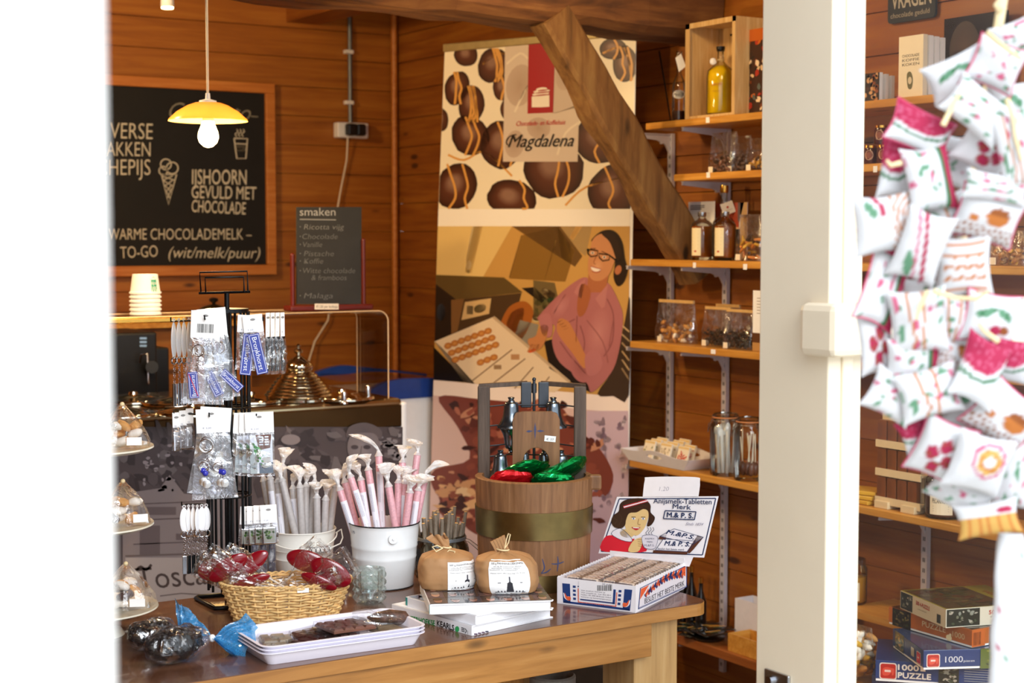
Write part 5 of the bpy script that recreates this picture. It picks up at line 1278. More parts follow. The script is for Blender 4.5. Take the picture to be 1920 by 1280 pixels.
# ================================================================ VOTIVE GLASS
q = T(693, 1137); k = kk(q); vd = Vector((q.x, q.y, 0)).normalized(); rv = 32*k; c = q+vd*rv
t = thing('votive_glass', 'faceted clear glass tealight holder with pyramid studs', 'candle holder', c, facecam(c)); hv = 66*k
b = MB(); NS = 14; rows = 4; zr = [hv*(.07+.215*i) for i in range(5)]
rb_ = lambda z: rv*(.86+.06*z/hv)
def ringv(z, r_): return [b.vert((r_*math.cos(2*PI*i/NS), r_*math.sin(2*PI*i/NS), z)) for i in range(NS)]
bot = ringv(0, rv*.72); rings_ = [ringv(z, rb_(z)) for z in zr]; top = ringv(hv, rb_(hv)*1.02); tin = ringv(hv, rb_(hv)*.88); bin_ = ringv(hv*.16, rv*.70)
b.face(bot[::-1]); b.face(bin_)
for A0, B0 in ((bot, rings_[0]), (rings_[-1], top), (top, tin), (tin, bin_)):
    for i in range(NS): j = (i+1) % NS; b.face((A0[i], A0[j], B0[j], B0[i]))
for r_ in range(4):
    for i in range(NS):
        j = (i+1) % NS; a_ = 2*PI*(i+.5)/NS; zm = (zr[r_]+zr[r_+1])/2; p = b.vert((rv*1.04*math.cos(a_), rv*1.04*math.sin(a_), zm)); A0, B0 = rings_[r_], rings_[r_+1]
        for e in ((A0[i], A0[j]), (A0[j], B0[j]), (B0[j], B0[i]), (B0[i], A0[i])): b.face((*e, p))
b.build('glass', 'votive_glass', t)
b = MB(); b.lathe([(.017, hv*.165), (.018, hv*.165+.012), (.0165, hv*.165+.012), (.0165, hv*.165+.010), (0.001, hv*.165+.009)], n=24); b.build('tealight_cup', 'steel', t)

# ================================================================ JAR OF LIQUORICE ROOTS
q = T(828, 1088); c = q+Vector((q.x, q.y, 0)).normalized()*.055; k = kk(c); rj = 52*k
t = thing('root_jar', 'glass clip-top jar packed with upright liquorice root twigs', 'jar', c, facecam(c)); hj = dep(828, 1000, dd_(c)).z-TZ
b = MB(); b.lathe([(rj*.92, .0), (rj, .008), (rj, hj*.62), (rj*.95, hj*.76), (rj*.82, hj*.86), (rj*.80, hj*.9), (rj*.86, hj*.93), (rj*.86, hj), (rj*.81, hj), (rj*.78, hj*.88), (rj*.9, hj*.76), (rj*.95, hj*.6), (rj*.93, .01), (0.001, .008)], n=40); b.build('glass', 'jar_glass', t)
b = MB(); 
for z_ in (.90, .925, .95): b.torus((0, 0, hj*z_), (0, 0, 1), rj*.875, .0016, 40, 6)
b.tube([(-rj*.3, -rj*.9, hj*.9), (-rj*.3, -rj*1.0, hj*.84), (-rj*.1, -rj*1.0, hj*.80)], .0016, 6); b.build('wire_bail', 'grey_metal', t)
b = MB(); lc = Vector((rj*1.05, .0, hj*.74)); b.tube([(rj*.7, -.01, hj*.93), (rj*1.0, -.01, hj*.85), (rj*1.35, -.01, hj*.66)], [.003, .004, .005], 8); b.build('glass_lid', 'jar_glass', t, label='hinged glass lid hanging beside the jar')
rn = random.Random(5)
for i in range(30):
    a_ = i*2.399; rr_ = rj*.66*math.sqrt((i+.5)/30); x_, y_ = rr_*math.cos(a_), rr_*math.sin(a_); L = hj*.98+rn.uniform(.012, .05); lean = Vector((x_*.45+rn.uniform(-.006, .006), y_*.3, L))
    if i == 0:
        tw_ = thing('liquorice_root', 'liquorice root twig standing upright among many in the glass jar', 'twig', c+Vector((x_, y_, .012)), 0, 'liquorice roots in the jar')
        b = MB(); b.tube([(0, 0, 0), (.001, .001, .05), (-.001, .0, .10), (0.0005, 0, .1395)], [.0046, .0042, .0045, .0041], 8); b.build('bark', 'twig_bark', tw_); b = MB(); b.cyl((.0005, 0, .1394), (.0005, 0, .1404), .0040, n=8); b.build('cut_end', 'pale_wood', tw_); cur = tw_
    else: cur = dup(tw_, c+Vector((x_, y_, .012)))
    qd = Vector((0, 0, 1)).rotation_difference(lean.normalized()); cur.rotation_euler = qd.to_euler(); s_ = L/.14; cur.scale = (1, 1, s_)

# ================================================================ BOOKS
bz = TZ
def book(N_, Lp, Rp, z0, th, name_lab, spine=None, cover='pic', wdt=None):
    """near corner, left corner (spine side), right corner pixels at height z0 (bottom)"""
    N0, L0, R0 = onz(*N_, z0), onz(*Lp, z0), onz(*Rp, z0)
    ux = (R0-N0).normalized(); lx = (R0-N0).length; uy = Vector((-ux.y, ux.x, 0)); ly = abs((L0-N0).dot(uy))
    t = thing('book', name_lab, 'book', N0, math.atan2(ux.y, ux.x), 'stack of hardback books')
    b = MB(); e = .0028
    b.bb((0, 0, 0), (lx, ly, e)); b.bb((0, 0, th-e), (lx, ly, th)); b.bb((-.0005, 0, 0), (e, ly, th)); b.build('cover', 'cover_white', t, bevel=.0006)
    b = MB(); b.bb((e, .004, e), (lx-.005, ly-.004, th-e)); b.build('pages', 'pages', t)
    a = Art(localfn((0, ly, th), (1, 0, 0), (0, 1, 0), (0, 0, 1)), .0005)
    return t, a, lx, ly, N0, ux, uy
th = .021
t1, a, lx, ly, N0, ux, uy = book((885, 1192), (735, 1150), (1037, 1158), bz, th, 'lowest white hardback book with green and black lettering on its spine')
if lx: 
    rn = random.Random(9)
    for k in range(9): a.rect(lx*.06+k*lx*.1, ly-.02, lx*.06+k*lx*.1+lx*.09, ly-.003, rn.choice(('#3a3040', '#5a4048', '#7c6a60', '#2c3444')))
    a.build('cover_print', 'print_satin', t1)
    PSp = Plane(N0, -ux); s = Art(PSp, .0012)
    s.text('ACHTERHOEKSE', (752, 1161), (815, 1173), 10, '#1f9c50', bold=.02, upv=(0, -1)); s.text('KEARLS', (819, 1172.5), (851, 1182), 10.5, '#16161a', bold=.02, upv=(0, -1)); s.ell(857, 1179, 4, 5.5, 0, '#35a860', n=16); s.l = .0015; s.text('2', (855.5, 1182), (858.5, 1183), 5.5, '#ffffff', upv=(0, -1))
    for k in range(3): s.line([(865, 1176+k*3), (871, 1178+k*3)], 1.3, '#2a2a30')
    s.line([(872, 1178), (875, 1182), (872, 1187)], 1.4, '#2a2a30'); s.line([(877, 1182), (877, 1189)], .5, '#55555a'); s.build('spine_lettering', 'print_satin', t1, world=True)
    s = Art(Plane(N0+uy*0, -uy), .0008); rn = random.Random(2)
    for k in range(4): s.rect(889+k*7, 1187-k*1.6, 895+k*7, 1189.5-k*1.6, rn.choice(('#5c4058', '#3a3448', '#8a5c5c'))) 
    s.build('cover_edge_print', 'print_satin', t1, world=True)
t2, a, lx, ly, N0, ux, uy = book((892, 1172), (738, 1140), (1038, 1141), bz+th, th*.95, 'middle white hardback book with photographs on its cover')
rn = random.Random(4)
a.shape([(0.004, .004), (lx*.5, .004), (lx*.5, ly*.55), (.004, ly*.55)], '#3c3a4c')
a.l = .0008
for k in range(40): a.ell(rn.uniform(.015, lx*.46), rn.uniform(.015, ly*.5), rn.uniform(.004, .012), rn.uniform(.004, .010), rn.uniform(0, 90), rn.choice(('#6a6a90', '#2a2434', '#8a5a5a', '#54607c', '#a08c88')), n=9, wob=.3)
a.shape([(lx*.3, ly*.86), (lx*.62, ly*.7), (lx*.6, ly*.95), (lx*.4, ly*.98)], '#2a2230'); a.build('cover_print', 'print_gloss', t2)
b = MB(); b.bb((-.0012, ly-.0, .002), (-.0006, ly-.006, th*.9)); b.build('spine_stripe', 'teal_stripe', t2)
t3, a, lx, ly, N0, ux, uy = book((806, 1152), (783, 1108), (1036, 1144), bz+th*1.95, th, 'topmost hardback book, its cover filled with rows of portrait photographs')
a.rect(0.001, .001, lx-.001, ly-.001, '#5c4a50'); a.l = .0008
cw = lx/7
for i in range(7):
    for j in range(4):
        x0_, y0_ = i*cw+.0012, j*ly/4+.0012; bgc = rn.choice(('#39404f', '#4c3a34', '#574b5c', '#2c3038', '#6a5450')); a.l = .0008; a.rect(x0_, y0_, x0_+cw-.002, y0_+ly/4-.002, bgc); a.l = .0011
        a.ell(x0_+cw*.5, y0_+ly*.13, cw*.24, ly*.085, 0, rn.choice(('#b88878', '#c49a86', '#9a6e60')), n=14); a.l = .0014; a.ell(x0_+cw*.5, y0_+ly*.07, cw*.26, ly*.05, 0, rn.choice(('#2c201c', '#5c4a40', '#8c8480')), n=12)
a.l = .001; a.line([(0, ly*.01), (0, ly)], .002, '#f0f0f4')
a.build('cover_print', 'print_gloss', t3)
b = MB(); b.bb((-.0012, .0, .002), (-.0006, .006, th*.9)); b.build('spine_stripe', 'teal_stripe', t3)

# ================================================================ PAPER BAGS OF PANCAKE MIX
ztop = bz+th*2.95
def paperbag(cx, basepy, wpx, toppy, z0, label, seed, tie, ears=False, labx=(0, 0, 0, 0), lean=0):
    q = onz(cx, basepy, z0); k = kk(q); vd = Vector((q.x, q.y, 0)).normalized(); w_ = wpx*k; c = q+vd*(w_*.40); k = kk(c); c.z = z0
    t = thing('paper_bag', label, 'bag', c, facecam(c)); h_ = dep(cx, toppy, dd_(c)).z-z0; w_ = wpx*k
    def fn(u, v):
        a_ = 2*PI*u; prof = [(0, .80), (.03, .90), (.2, .99), (.45, 1.0), (.65, .98), (.82, .88), (.92, .56), (.97, .22), (1, .10)]
        for (v0, p0), (v1, p1) in zip(prof, prof[1:]):
            if v <= v1: f = (v-v0)/(v1-v0); pr = p0+(p1-p0)*f; break
        c_, s_ = math.cos(a_), math.sin(a_); sq = (abs(c_)**3.2+abs(s_)**3.2)**(-1/3.2)
        sqm = 1+(sq-1)*(1.0*(1-.6*v))
        n_ = noise.noise(Vector((c_*2.2, s_*2.2, v*3+seed)))*.05+noise.noise(Vector((c_*6, s_*6, v*7+seed)))*.022
        if v > .6: n_ += .12*math.sin(11*a_+seed)*(v-.6)/.4*(1-.5*v)
        x = w_/2*pr*sqm*(1+n_)*c_; y = w_*.40*pr*sqm*(1+n_)*s_
        return Vector((x+lean*v*v*w_, y, h_*v*(1+.03*noise.noise(Vector((c_*3, s_*3, seed)))*(v > .2))))
    b = MB(); b.grid(fn, 72, 30); b.face([b.vert(fn(i/24, 0)) for i in range(24)][::-1]); b.build('bag_body', 'kraft', t)
    tp = Vector((lean*w_, 0, h_))
    b = MB(); sdd = seed*3.1
    def f2(u, v):
        a_ = 2*PI*u; r_ = w_*(.05+.10*v**.8)*(1+.4*math.sin(5*a_+sdd)*v+.2*noise.noise(Vector((math.cos(a_)*3, math.sin(a_)*3, seed+v*3))))
        return tp+Vector((r_*math.cos(a_)+tie*v*.02, r_*.55*math.sin(a_), -.004+v*(.030+.006*math.sin(3*a_))))
    if not ears: b.grid(f2, 40, 6)
    else:
        for i in range(5):
            x0_ = -.014+i*.006; b.hexa([tp+Vector(p) for p in ((x0_, -.004, -.004), (x0_+.005, -.004, -.004), (x0_+.005, .004, -.004), (x0_, .004, -.004), (x0_-.012, -.003, .018+.003*i), (x0_-.006, -.004, .020+.003*i), (x0_-.006, .003, .020+.003*i), (x0_-.012, .003, .018+.003*i))])
    b.build('gathered_top', 'kraft', t)
    b = MB(); b.torus(tp+Vector((0, 0, .002)), (.1, 0, 1), w_*.075 if not ears else .013, .0018, 24, 6)
    if not ears:
        l0 = tp+Vector((-w_*.07, -.012, .002)); b.tube([l0, l0+Vector((-.012, -.006, .007)), l0+Vector((-.022, -.006, .004)), l0+Vector((-.014, -.006, -.006)), l0], .0015, 6); l0 = tp+Vector((w_*.04, -.014, -.002)); b.tube([l0, l0+Vector((-.010, -.008, -.008)), l0+Vector((.010, -.009, -.010)), l0+Vector((.012, -.006, -.002)), l0], .0015, 6)
    else:
        l0 = tp+Vector((.004, -.004, .004)); b.tube([l0, l0+Vector((.004, 0, .02)), l0+Vector((.008, 0, .032)), l0+Vector((.012, 0, .030)), l0+Vector((.008, 0, .012)), l0], .0013, 6)
    b.build('twine', 'raffia', t)
    # wrapped paper label on the front, following the bag
    u0, u1, v0, v1 = labx
    def lf(x, y, l):   # x 0..1 across, y 0..1 down
        p = fn((u0+(u1-u0)*x) % 1, v1+(v0-v1)*y); o_ = Vector((p.x-lean*w_, p.y, 0)).normalized()*(.0012+l); return p+o_
    b = MB(); b.grid(lambda x, y: lf(x, y, .0), 14, 12); b.build('paper_label', 'paper', t)
    a = Art(lf, .0010)
    a.text('500 g PANNENKOEKENMIX', (.05, .12), (.96, .12), .055, '#33333a', upv=(0, -1)); 
    for i, s_ in enumerate(('van de Bronkhorster Molen', 'Samenstelling: tarwebloem, volkoren', 'boekweit en melkpoeder')): a.text(s_, (.12-.04*i, .19+i*.045), (.85-.05*i, .19+i*.045), .03, '#55555c', upv=(0, -1))
    a.text('Molen open: elke zaterdag, 13-16 uur', (.06, .38), (.9, .38), .03, '#55555c', upv=(0, -1))
    a.shape([(.40, .92), (.44, .66), (.56, .66), (.60, .92)], '#2c2c34'); a.shape([(.42, .67), (.50, .60), (.58, .67)], '#2c2c34'); a.line([(.5, .46), (.5, .66)], .035, '#4c4c58'); a.line([(.20, .655), (.80, .645)], .02, '#4c4c58')
    a.line([(.12, .93), (.88, .93)], .02, '#3c3c44'); 
    for x_ in (.2, .28, .36, .66, .74, .82): a.shape([(x_-.03, .93), (x_, .87), (x_+.03, .93)], '#55555c')
    a.text('Molen de Hoop', (.1, .985), (.7, .985), .03, '#55555c', upv=(0, -1)); a.build('label_print', 'print_matte', t)
    return t
paperbag(838, 1109, 108, 1026, ztop, 'left brown paper bag of pancake mix with a twine bow on top', 3.0, -1, False, (.755, .955, .03, .74))
paperbag(952, 1116, 118, 1030, ztop, 'right brown paper bag of pancake mix with its windmill label to the front', 8.0, 1, True, (.665, .86, .02, .86), lean=-.08)
# ================================================================ WICKER BASKET
q = T(537, 1170); vd = Vector((q.x, q.y, 0)).normalized(); k = kk(q); c = q+vd*.07; k = kk(c)
ax_, ay_ = 96*k, .062; rxt, ryt = 121*k, .078; hB = dep(537, 1100, dd_(c)-ryt).z-TZ
t = thing('wicker_basket', 'oval pale wicker basket holding red lollipops', 'basket', c, facecam(c)+.08)
def bk(a_, z, o=0): f = z/hB; A = ax_+(rxt-ax_)*f+o; B = ay_+(ryt-ay_)*f+o; return Vector((A*math.cos(a_), B*math.sin(a_), z))
b = MB(); nw = 32
for i in range(nw):
    a_ = 2*PI*i/nw; b.tube([bk(a_, z, 0) for z in (0, hB*.3, hB*.6, hB*.97)], .0022, 6)
b.build('uprights', 'wicker', t)
b = MB(); rowsn = 13
for r_ in range(rowsn):
    z = hB*(.03+.90*r_/(rowsn-1)); pts = [bk(2*PI*i/(nw*4), z+.0007*math.sin(i), .0032*(1 if r_ % 2 else -1)*math.cos(PI*(i)/4)) for i in range(nw*4)]; b.tube(pts, .0025, 6, closed=True)
b.build('weave', 'wicker', t)
b = MB()
for o_, ph in ((0, 0), (.002, PI)):
    pts = [bk(2*PI*i/200, hB*.98+.0025*math.sin(i*.9+ph), .0035*math.cos(i*.9+ph)) for i in range(200)]; b.tube(pts, .0021, 5, closed=True)
b.build('braided_rim', 'wicker', t)
b = MB(); b.lathe([(1, 0), (1, .002), (.001, .002)], n=40, sx=ax_, sy=ay_)
b.build('base', 'wicker', t)
a = Art(lambda x, y, l: t.matrix_basis.inverted() @ dep(x, y, dd_(c)-ryt-.001-l), 0.0)
b = MB(); p_ = bk(rad(-78), hB*.9, .004); b.box(p_, (.024, .001, .009)); b.build('price_tag', 'paper', t)
# ---- wrapped red lollipops
def lolly(px, py, rx, ry, rotdeg, D_off, stick_px, label, tilt=0, grow=1.0):
    Dc = dd_(c)+D_off; q = dep(px, py, Dc); k = Dc/F
    # local frame facing the camera; rotate in the picture plane
    Mx = Matrix((rt, -fw, up)).transposed(); Rz = Matrix.Rotation(-rad(rotdeg), 3, 'Y'); Tl = Matrix.Rotation(tilt, 3, 'X')
    M3 = Mx @ Rz @ Tl; t = thing('lollipop', label, 'lollipop', q, 0, 'red lollipops in the wicker basket'); t.rotation_euler = M3.to_euler()
    b = MB(); b.ball((0, 0, 0), 1, 32, sc=(rx*k, .008, ry*k)); b.build('candy', 'candy_red', t)
    inv = (Matrix.Translation(q) @ M3.to_4x4()).inverted(); e = inv @ dep(stick_px[0], stick_px[1], Dc+.0); d = e.normalized()
    b = MB(); b.tube([d*rx*k*.9, e], .0021, 8); b.build('stick', 'stick_white', t)
    L = e.length; s = Vector((0, 0, 0)); b = MB(); sd = px*.37; perp = Vector((-d.z, 0, d.x))
    def fn(u, v):
        a_ = 2*PI*u; xx = -rx*k*1.22+v*(L*.86+rx*k*1.22)
        f = v; w_ = ry*k*1.28*(1 if f < .45 else max(.12, 1-(f-.45)*2.6)); w_ = w_*(1 if f > .06 else .92)
        if f > .85: w_ = ry*k*(.2+.9*(f-.85)/.15)
        th_ = .014*(1 if f < .45 else max(.3, 1-(f-.45)*2)); n_ = .12*noise.noise(Vector((xx*60, math.cos(a_)*2+sd, math.sin(a_)*2)))+.07*math.sin(7*a_+sd+xx*90)
        if f < .05: th_ = .003
        return d*xx+perp*(w_*math.cos(a_)*(1+n_))+Vector((0, 1, 0))*(th_*math.sin(a_)*(1+n_*1.5))
    b.grid(fn, 36, 26, smooth=False); b.build('cellophane_wrap', 'cellophane', t)
    return t
lolly(400, 1068, 30, 21, 12, -.02, (500, 1112), 'red oval lollipop at the far left of the wicker basket')
lolly(428, 1064, 42, 19, 34, -.045, (505, 1118), 'red oval lollipop leaning left at the front of the wicker basket', .2)
lolly(466, 1060, 44, 17, 36, -.015, (540, 1108), 'red oval lollipop behind the left front one in the basket', -.2)
lolly(470, 1090, 38, 12, 18, -.055, (545, 1104), 'flat red lollipop lying lowest on the left of the basket', .4)
lolly(576, 1052, 40, 21, -16, .0, (520, 1104), 'upper red oval lollipop on the right of the wicker basket')
lolly(620, 1073, 42, 24, -28, -.04, (545, 1116), 'large red oval lollipop at the front right of the wicker basket')
lolly(598, 1090, 36, 14, -22, -.055, (540, 1112), 'lower red oval lollipop tucked in the right of the basket', .3)

# ================================================================ TRAYS WITH CHOCOLATE
zt0 = TZ+.040
N_, R_, Bk = onz(494, 1214, zt0), onz(804, 1172, zt0), onz(722, 1139, zt0)
ux = (R_-N_).normalized(); lx = (R_-N_).length; uy = Vector((-ux.y, ux.x, 0)); ly = (Bk-R_).dot(uy)
rzt = math.atan2(ux.y, ux.x)
def tray(dz, label):
    t = thing('serving_tray', label, 'tray', N_+Vector((0, 0, -.040+dz)), rzt, 'stacked white serving trays'); b = MB(); h_ = .026; i_ = .018
    L = lambda o, r_, z: [Vector((x, y, z)) for x, y in rrect(o, o, lx-o, ly-o, r_, 5)]
    b.rings([L(i_, .012, 0), L(.0045, .022, h_-.002), L(-.001, .026, h_-.0016), L(-.001, .026, h_), L(.005, .022, h_), L(i_+.002, .012, .003)], True, True, True); b.build('tray_body', 'tray_white', t, bevel=.0008); return t
tray(0.0, 'lowest of three white serving trays with chocolate'); tray(.007, 'middle of three white serving trays with chocolate'); tray(.014, 'topmost white serving tray, carrying clear-wrapped chocolate bars')
zi = TZ+.014+.0035
def W(u, v, z=0): return N_+ux*(lx*u)+uy*(ly*v)+Vector((0, 0, zi-N_.z+z))
rn = random.Random(21)
def bar(u, v, w_, d_, rz, z, label, nx=4, ny=3, mat='choc_milk', tip=(0, 0), marbled=False):
    p = W(u, v, z); t = thing('chocolate_bar', label, 'chocolate', p, 0, 'chocolate bars on the white tray'); t.rotation_euler = (tip[0], tip[1], rzt+rz)
    b = MB(); b.bb((-w_/2, -d_/2, .0015), (w_/2, d_/2, .006))
    for i in range(nx):
        for j in range(ny):
            s_ = .5 if (j % 2) else 0; x0_ = -w_/2+w_*(i-s_*.6)/nx+.0012; x1_ = x0_+w_/nx-.0024; x0_ = max(x0_, -w_/2+.001); x1_ = min(x1_, w_/2-.001)
            y0_ = -d_/2+d_*j/ny+.0012; y1_ = y0_+d_/ny-.0024; g = .0025
            b.hexa([(x0_, y0_, .006), (x1_, y0_, .006), (x1_, y1_, .006), (x0_, y1_, .006), (x0_+g, y0_+g, .010), (x1_-g, y0_+g, .010), (x1_-g, y1_-g, .010), (x0_+g, y1_-g, .010)])
    b.build('chocolate', mat, t)
    b = MB(); w2, d2 = w_/2+.004, d_/2+.004
    b.rings([[Vector((x, y, z_)) for x, y in rrect(-w2+o_, -d2+o_, w2-o_, d2-o_, .002, 2)] for o_, z_ in ((0, .0), (0, .0035), (.0008, .0035), (.0018, .0125))], True, True, True, smooth=False); b.build('clear_case', 'case_clear', t); return t
bar(.36, .30, .075, .060, .35, 0, 'milk chocolate slab lying flat under the others at the left of the tray', 3, 2, 'choc_dark')
bar(.20, .62, .06, .06, -.2, 0, 'pale marbled chocolate slab at the back left of the tray', 2, 2, 'choc_pale')
bar(.50, .50, .085, .072, .22, .0, 'dark chocolate bar in a clear case beneath the front one', 4, 3, 'choc_dark')
bar(.44, .66, .075, .06, .3, .0, 'chocolate bar at the back of the pile on the tray', 3, 3, 'choc_milk')
bar(.60, .52, .095, .076, .12, .0135, 'topmost milk chocolate bar with raised blocks on the pile', 4, 4, 'choc_milk', (0, .03))
bar(.12, .26, .06, .05, 0, 0, 'marbled chocolate slab near the front left corner of the tray', 2, 3, 'choc_pale')
bar(.84, .36, .055, .065, .1, 0, 'thin white and brown chocolate slab at the right of the tray', 1, 1, 'choc_pale')
p = W(.90, .60, .012); t = thing('wrapped_almond_cone', 'cone of dark chocolate bits in striped cellophane on the right of the tray', 'sweet bag', p, 0)
t.rotation_euler = (0, 0, rzt-.35)
b = MB(); b.tube([(-.045, 0, .010), (-.03, 0, .008), (0, 0, .008), (.03, 0, .006), (.045, 0, -.002)], [.002, .011, .017, .014, .003], 12); b.build('chocolate_bits', 'choc_bits', t)
b = MB(); b.grid(lambda u, v: Vector((-.075+.13*v, (.002+.021*math.sin(PI*min(1, .15+v*.85))**.8)*math.cos(2*PI*u)*(1+.1*math.sin(9*u*2*PI)), .012-.012*v+(.002+.016*math.sin(PI*min(1, .15+v*.85))**.8)*math.sin(2*PI*u)*(1+.08*math.sin(5*u*2*PI+v*9)))), 30, 16, smooth=False); b.build('cellophane_wrap', 'cellophane', t)

# ================================================================ BAGS OF LIQUORICE
def sweetbag(cpx, bpy, w_, d_, h_, label, tie, fan, seed, rz):
    q = T(cpx, bpy); c0 = q+Vector((q.x, q.y, 0)).normalized()*(d_*.5)
    t = thing('liquorice_bag', label, 'sweet bag', c0, rz, 'clear bags of black liquorice with blue tops'); r = random.Random(seed)
    b = MB(); b.ball((0, 0, h_*.46), 1, 24, sc=(w_*.40, d_*.40, h_*.40), wob=lambda d: .22*noise.noise(d*3+Vector((seed, 0, 0)))); b.build('filling', 'liquorice', t)
    b = MB()
    for k in range(70):
        a_ = r.uniform(0, 2*PI); e_ = r.uniform(-.2, 1.3); p_ = Vector((w_*.40*math.cos(a_)*math.cos(e_), d_*.40*math.sin(a_)*math.cos(e_), h_*.46+h_*.40*math.sin(e_)))
        b.ball(p_, 1, 8, sc=(.010, .008, .006), rot=Matrix.Rotation(r.uniform(0, 3), 3, Vector((r.random(), r.random(), r.random()+.1)).normalized()))
    o = b.build('liquorice_sweets', 'liquorice', t); o['kind'] = 'stuff'
    tl = t_inv(t) @ tie
    b = MB()
    def fn(u, v):
        a_ = 2*PI*u; ph = PI*v; p_ = Vector((w_*.5*math.cos(a_)*math.sin(ph)**.7, d_*.5*math.sin(a_)*math.sin(ph)**.7, h_*.5-h_*.5*math.cos(ph))); 
        s_ = 1+.10*noise.noise(p_*45+Vector((seed, 1, 0)))+.012*math.sin(13*a_+seed); p_ = Vector((p_.x*s_, p_.y*s_, max(.0005, p_.z*s_)))
        dv_ = tl-p_; al = max(0, p_.normalized().dot(tl.normalized())); return p_+dv_*(al**10)*.75
    b.grid(fn, 60, 32, smooth=False); b.build('clear_bag', 'cello_heavy', t)
    b = MB(); b.ball(tl, .007, 12, sc=(1, 1, 1.1)); b.build('tie', 'white_plastic', t)
    fl = [t_inv(t) @ p_ for p_ in fan]; b = MB(); n_ = len(fl)
    def ff(u, v):
        k_ = u*(n_-1); i = min(int(k_), n_-2); e_ = fl[i].lerp(fl[i+1], k_-i); p_ = tl.lerp(e_, v)
        nrm_ = (fl[0]-tl).cross(fl[-1]-tl).normalized(); return p_+nrm_*(.010*math.sin(u*PI*7+seed)*v**.7*(1-.25*v)+.004*math.sin(17*u+9*v))
    b.grid(ff, 40, 14, smooth=False); b.build('blue_top', 'blue_cello', t)
    b = MB(); b.grid(lambda u, v: ff(u, v*.9)+Vector((0, -.006-.012*v, -.003)), 36, 12, smooth=False); b.build('blue_top', 'blue_cello', t); return t
def t_inv(t): return Matrix.LocRotScale(t.location, t.rotation_euler, None).inverted()
D0 = dd_(T(330, 1225))
sweetbag(330, 1250, .145, .085, .066, 'front clear bag of black liquorice with a blue patterned top tied to the right', dep(398, 1196, D0+.02), [dep(px, py, D0+o) for px, py, o in ((462, 1150, .03), (476, 1165, .02), (472, 1195, .0), (447, 1238, -.02), (425, 1222, -.03))], 3, .45)
D1 = dd_(T(285, 1200))
sweetbag(286, 1224, .11, .075, .058, 'rear clear bag of black liquorice whose blue top stands upright', dep(334, 1182, D1+.03), [dep(px, py, D1+o) for px, py, o in ((326, 1122, .03), (350, 1140, .05), (376, 1165, .06), (396, 1190, .06), (385, 1215, .03))], 8, .3)

# ================================================================ CAKE STAND WITH BISCUITS
q = T(178, 1212); c = q+Vector((q.x, q.y, 0)).normalized()*.10; D = dd_(c); k = D/F
zs = [dep(178, y_, D).z-TZ for y_ in (1142, 985, 840)]; rp = [118*k, 112*k, 114*k]
t = thing('tiered_cake_stand', 'three-tier glass cake stand partly hidden by the open white door', 'cake stand', c, facecam(c))
for z_, r_ in zip(zs, rp):
    b = MB(); b.lathe([(.02, z_-.002), (r_*.9, z_-.002), (r_, z_+.004), (r_-.001, z_+.007), (r_*.89, z_+.002), (0.001, z_+.001)], n=48, cap0=True); b.build('plate', 'plate_glass', t)
b = MB(); b.cyl((0, 0, zs[0]), (0, 0, zs[2]+.1), .005); b.torus((0, 0, zs[2]+.115), (0, 1, 0), .015, .003); b.build('centre_rod', 'chrome', t)
b = MB(); b.lathe([(.06, 0), (.055, .008), (.012, .02), (.01, zs[0]-.002)], n=28); b.build('foot', 'plate_glass', t)
rn = random.Random(13)
kinds = [('amaretti', ['#d8a060', '#c88c48', '#e8c890']), ('chocolate', ['#f0e4d0', '#5a2c18', '#e8d0a8']), ('nougat', ['#efe6d8', '#4c2414', '#c88c4c'])]
for lv, (z_, r_) in enumerate(zip(zs, rp)):
    for s_ in range(3):
        ang = (0.1, 2.2, 4.3)[s_]; ctr = c+Matrix.Rotation(facecam(c), 3, 'Z') @ Vector((r_*.50*math.cos(ang), r_*.50*math.sin(ang)*.9, z_+.0045))
        pos_ = ('at the right', 'at the back left', 'at the front left')[s_]; lvl = ('bottom', 'middle', 'top')[lv]
        g = thing('biscuit_bag', 'clear cellophane bag of assorted biscuits %s of the %s cake stand plate' % (pos_, lvl), 'sweet bag', ctr, facecam(c)+rn.uniform(-.3, .3), 'biscuit bags on the cake stand')
        for j in range(9):
            b = MB(); a_ = rn.uniform(0, 2*PI); rr_ = rn.uniform(0, r_*.26); zz = .010+.016*(j//3); p_ = Vector((rr_*math.cos(a_), rr_*math.sin(a_), zz)); mt_ = rn.choice(('biscuit', 'meringue', 'choc_dark', 'biscuit', 'meringue'))
            if s_ == 0 and lv == 2: mt_ = rn.choice(('biscuit', 'meringue', 'meringue'))
            b.ball(p_, 1, 12, sc=(.016, .013, .009), rot=Matrix.Rotation(rn.uniform(-.7, .7), 3, 'Y'), wob=lambda d: .12*noise.noise(d*4+Vector((j, s_, lv)))); b.build('biscuit', mt_, g)
        hh = .085; b = MB(); sd = s_*3+lv*5
        b.grid(lambda u, v: Vector((r_*.46*(1-v**1.6*.93)*math.cos(2*PI*u)*(1+.06*math.sin(7*2*PI*u+sd)+.1*noise.noise(Vector((u*9, v*5, sd)))), r_*.40*(1-v**1.6*.93)*math.sin(2*PI*u)*(1+.06*math.sin(7*2*PI*u+sd)), .0006+hh*v)), 40, 14, smooth=False); b.build('cellophane_wrap', 'cello_heavy', g)
        b = MB(); b.ball((0, 0, hh), .005, 10); b.build('tie', 'raffia', g)
        b = MB(); b.bb((r_*.10, -r_*.42, .008), (r_*.34, -r_*.412, .024)); b.build('price_sticker', 'paper', g)
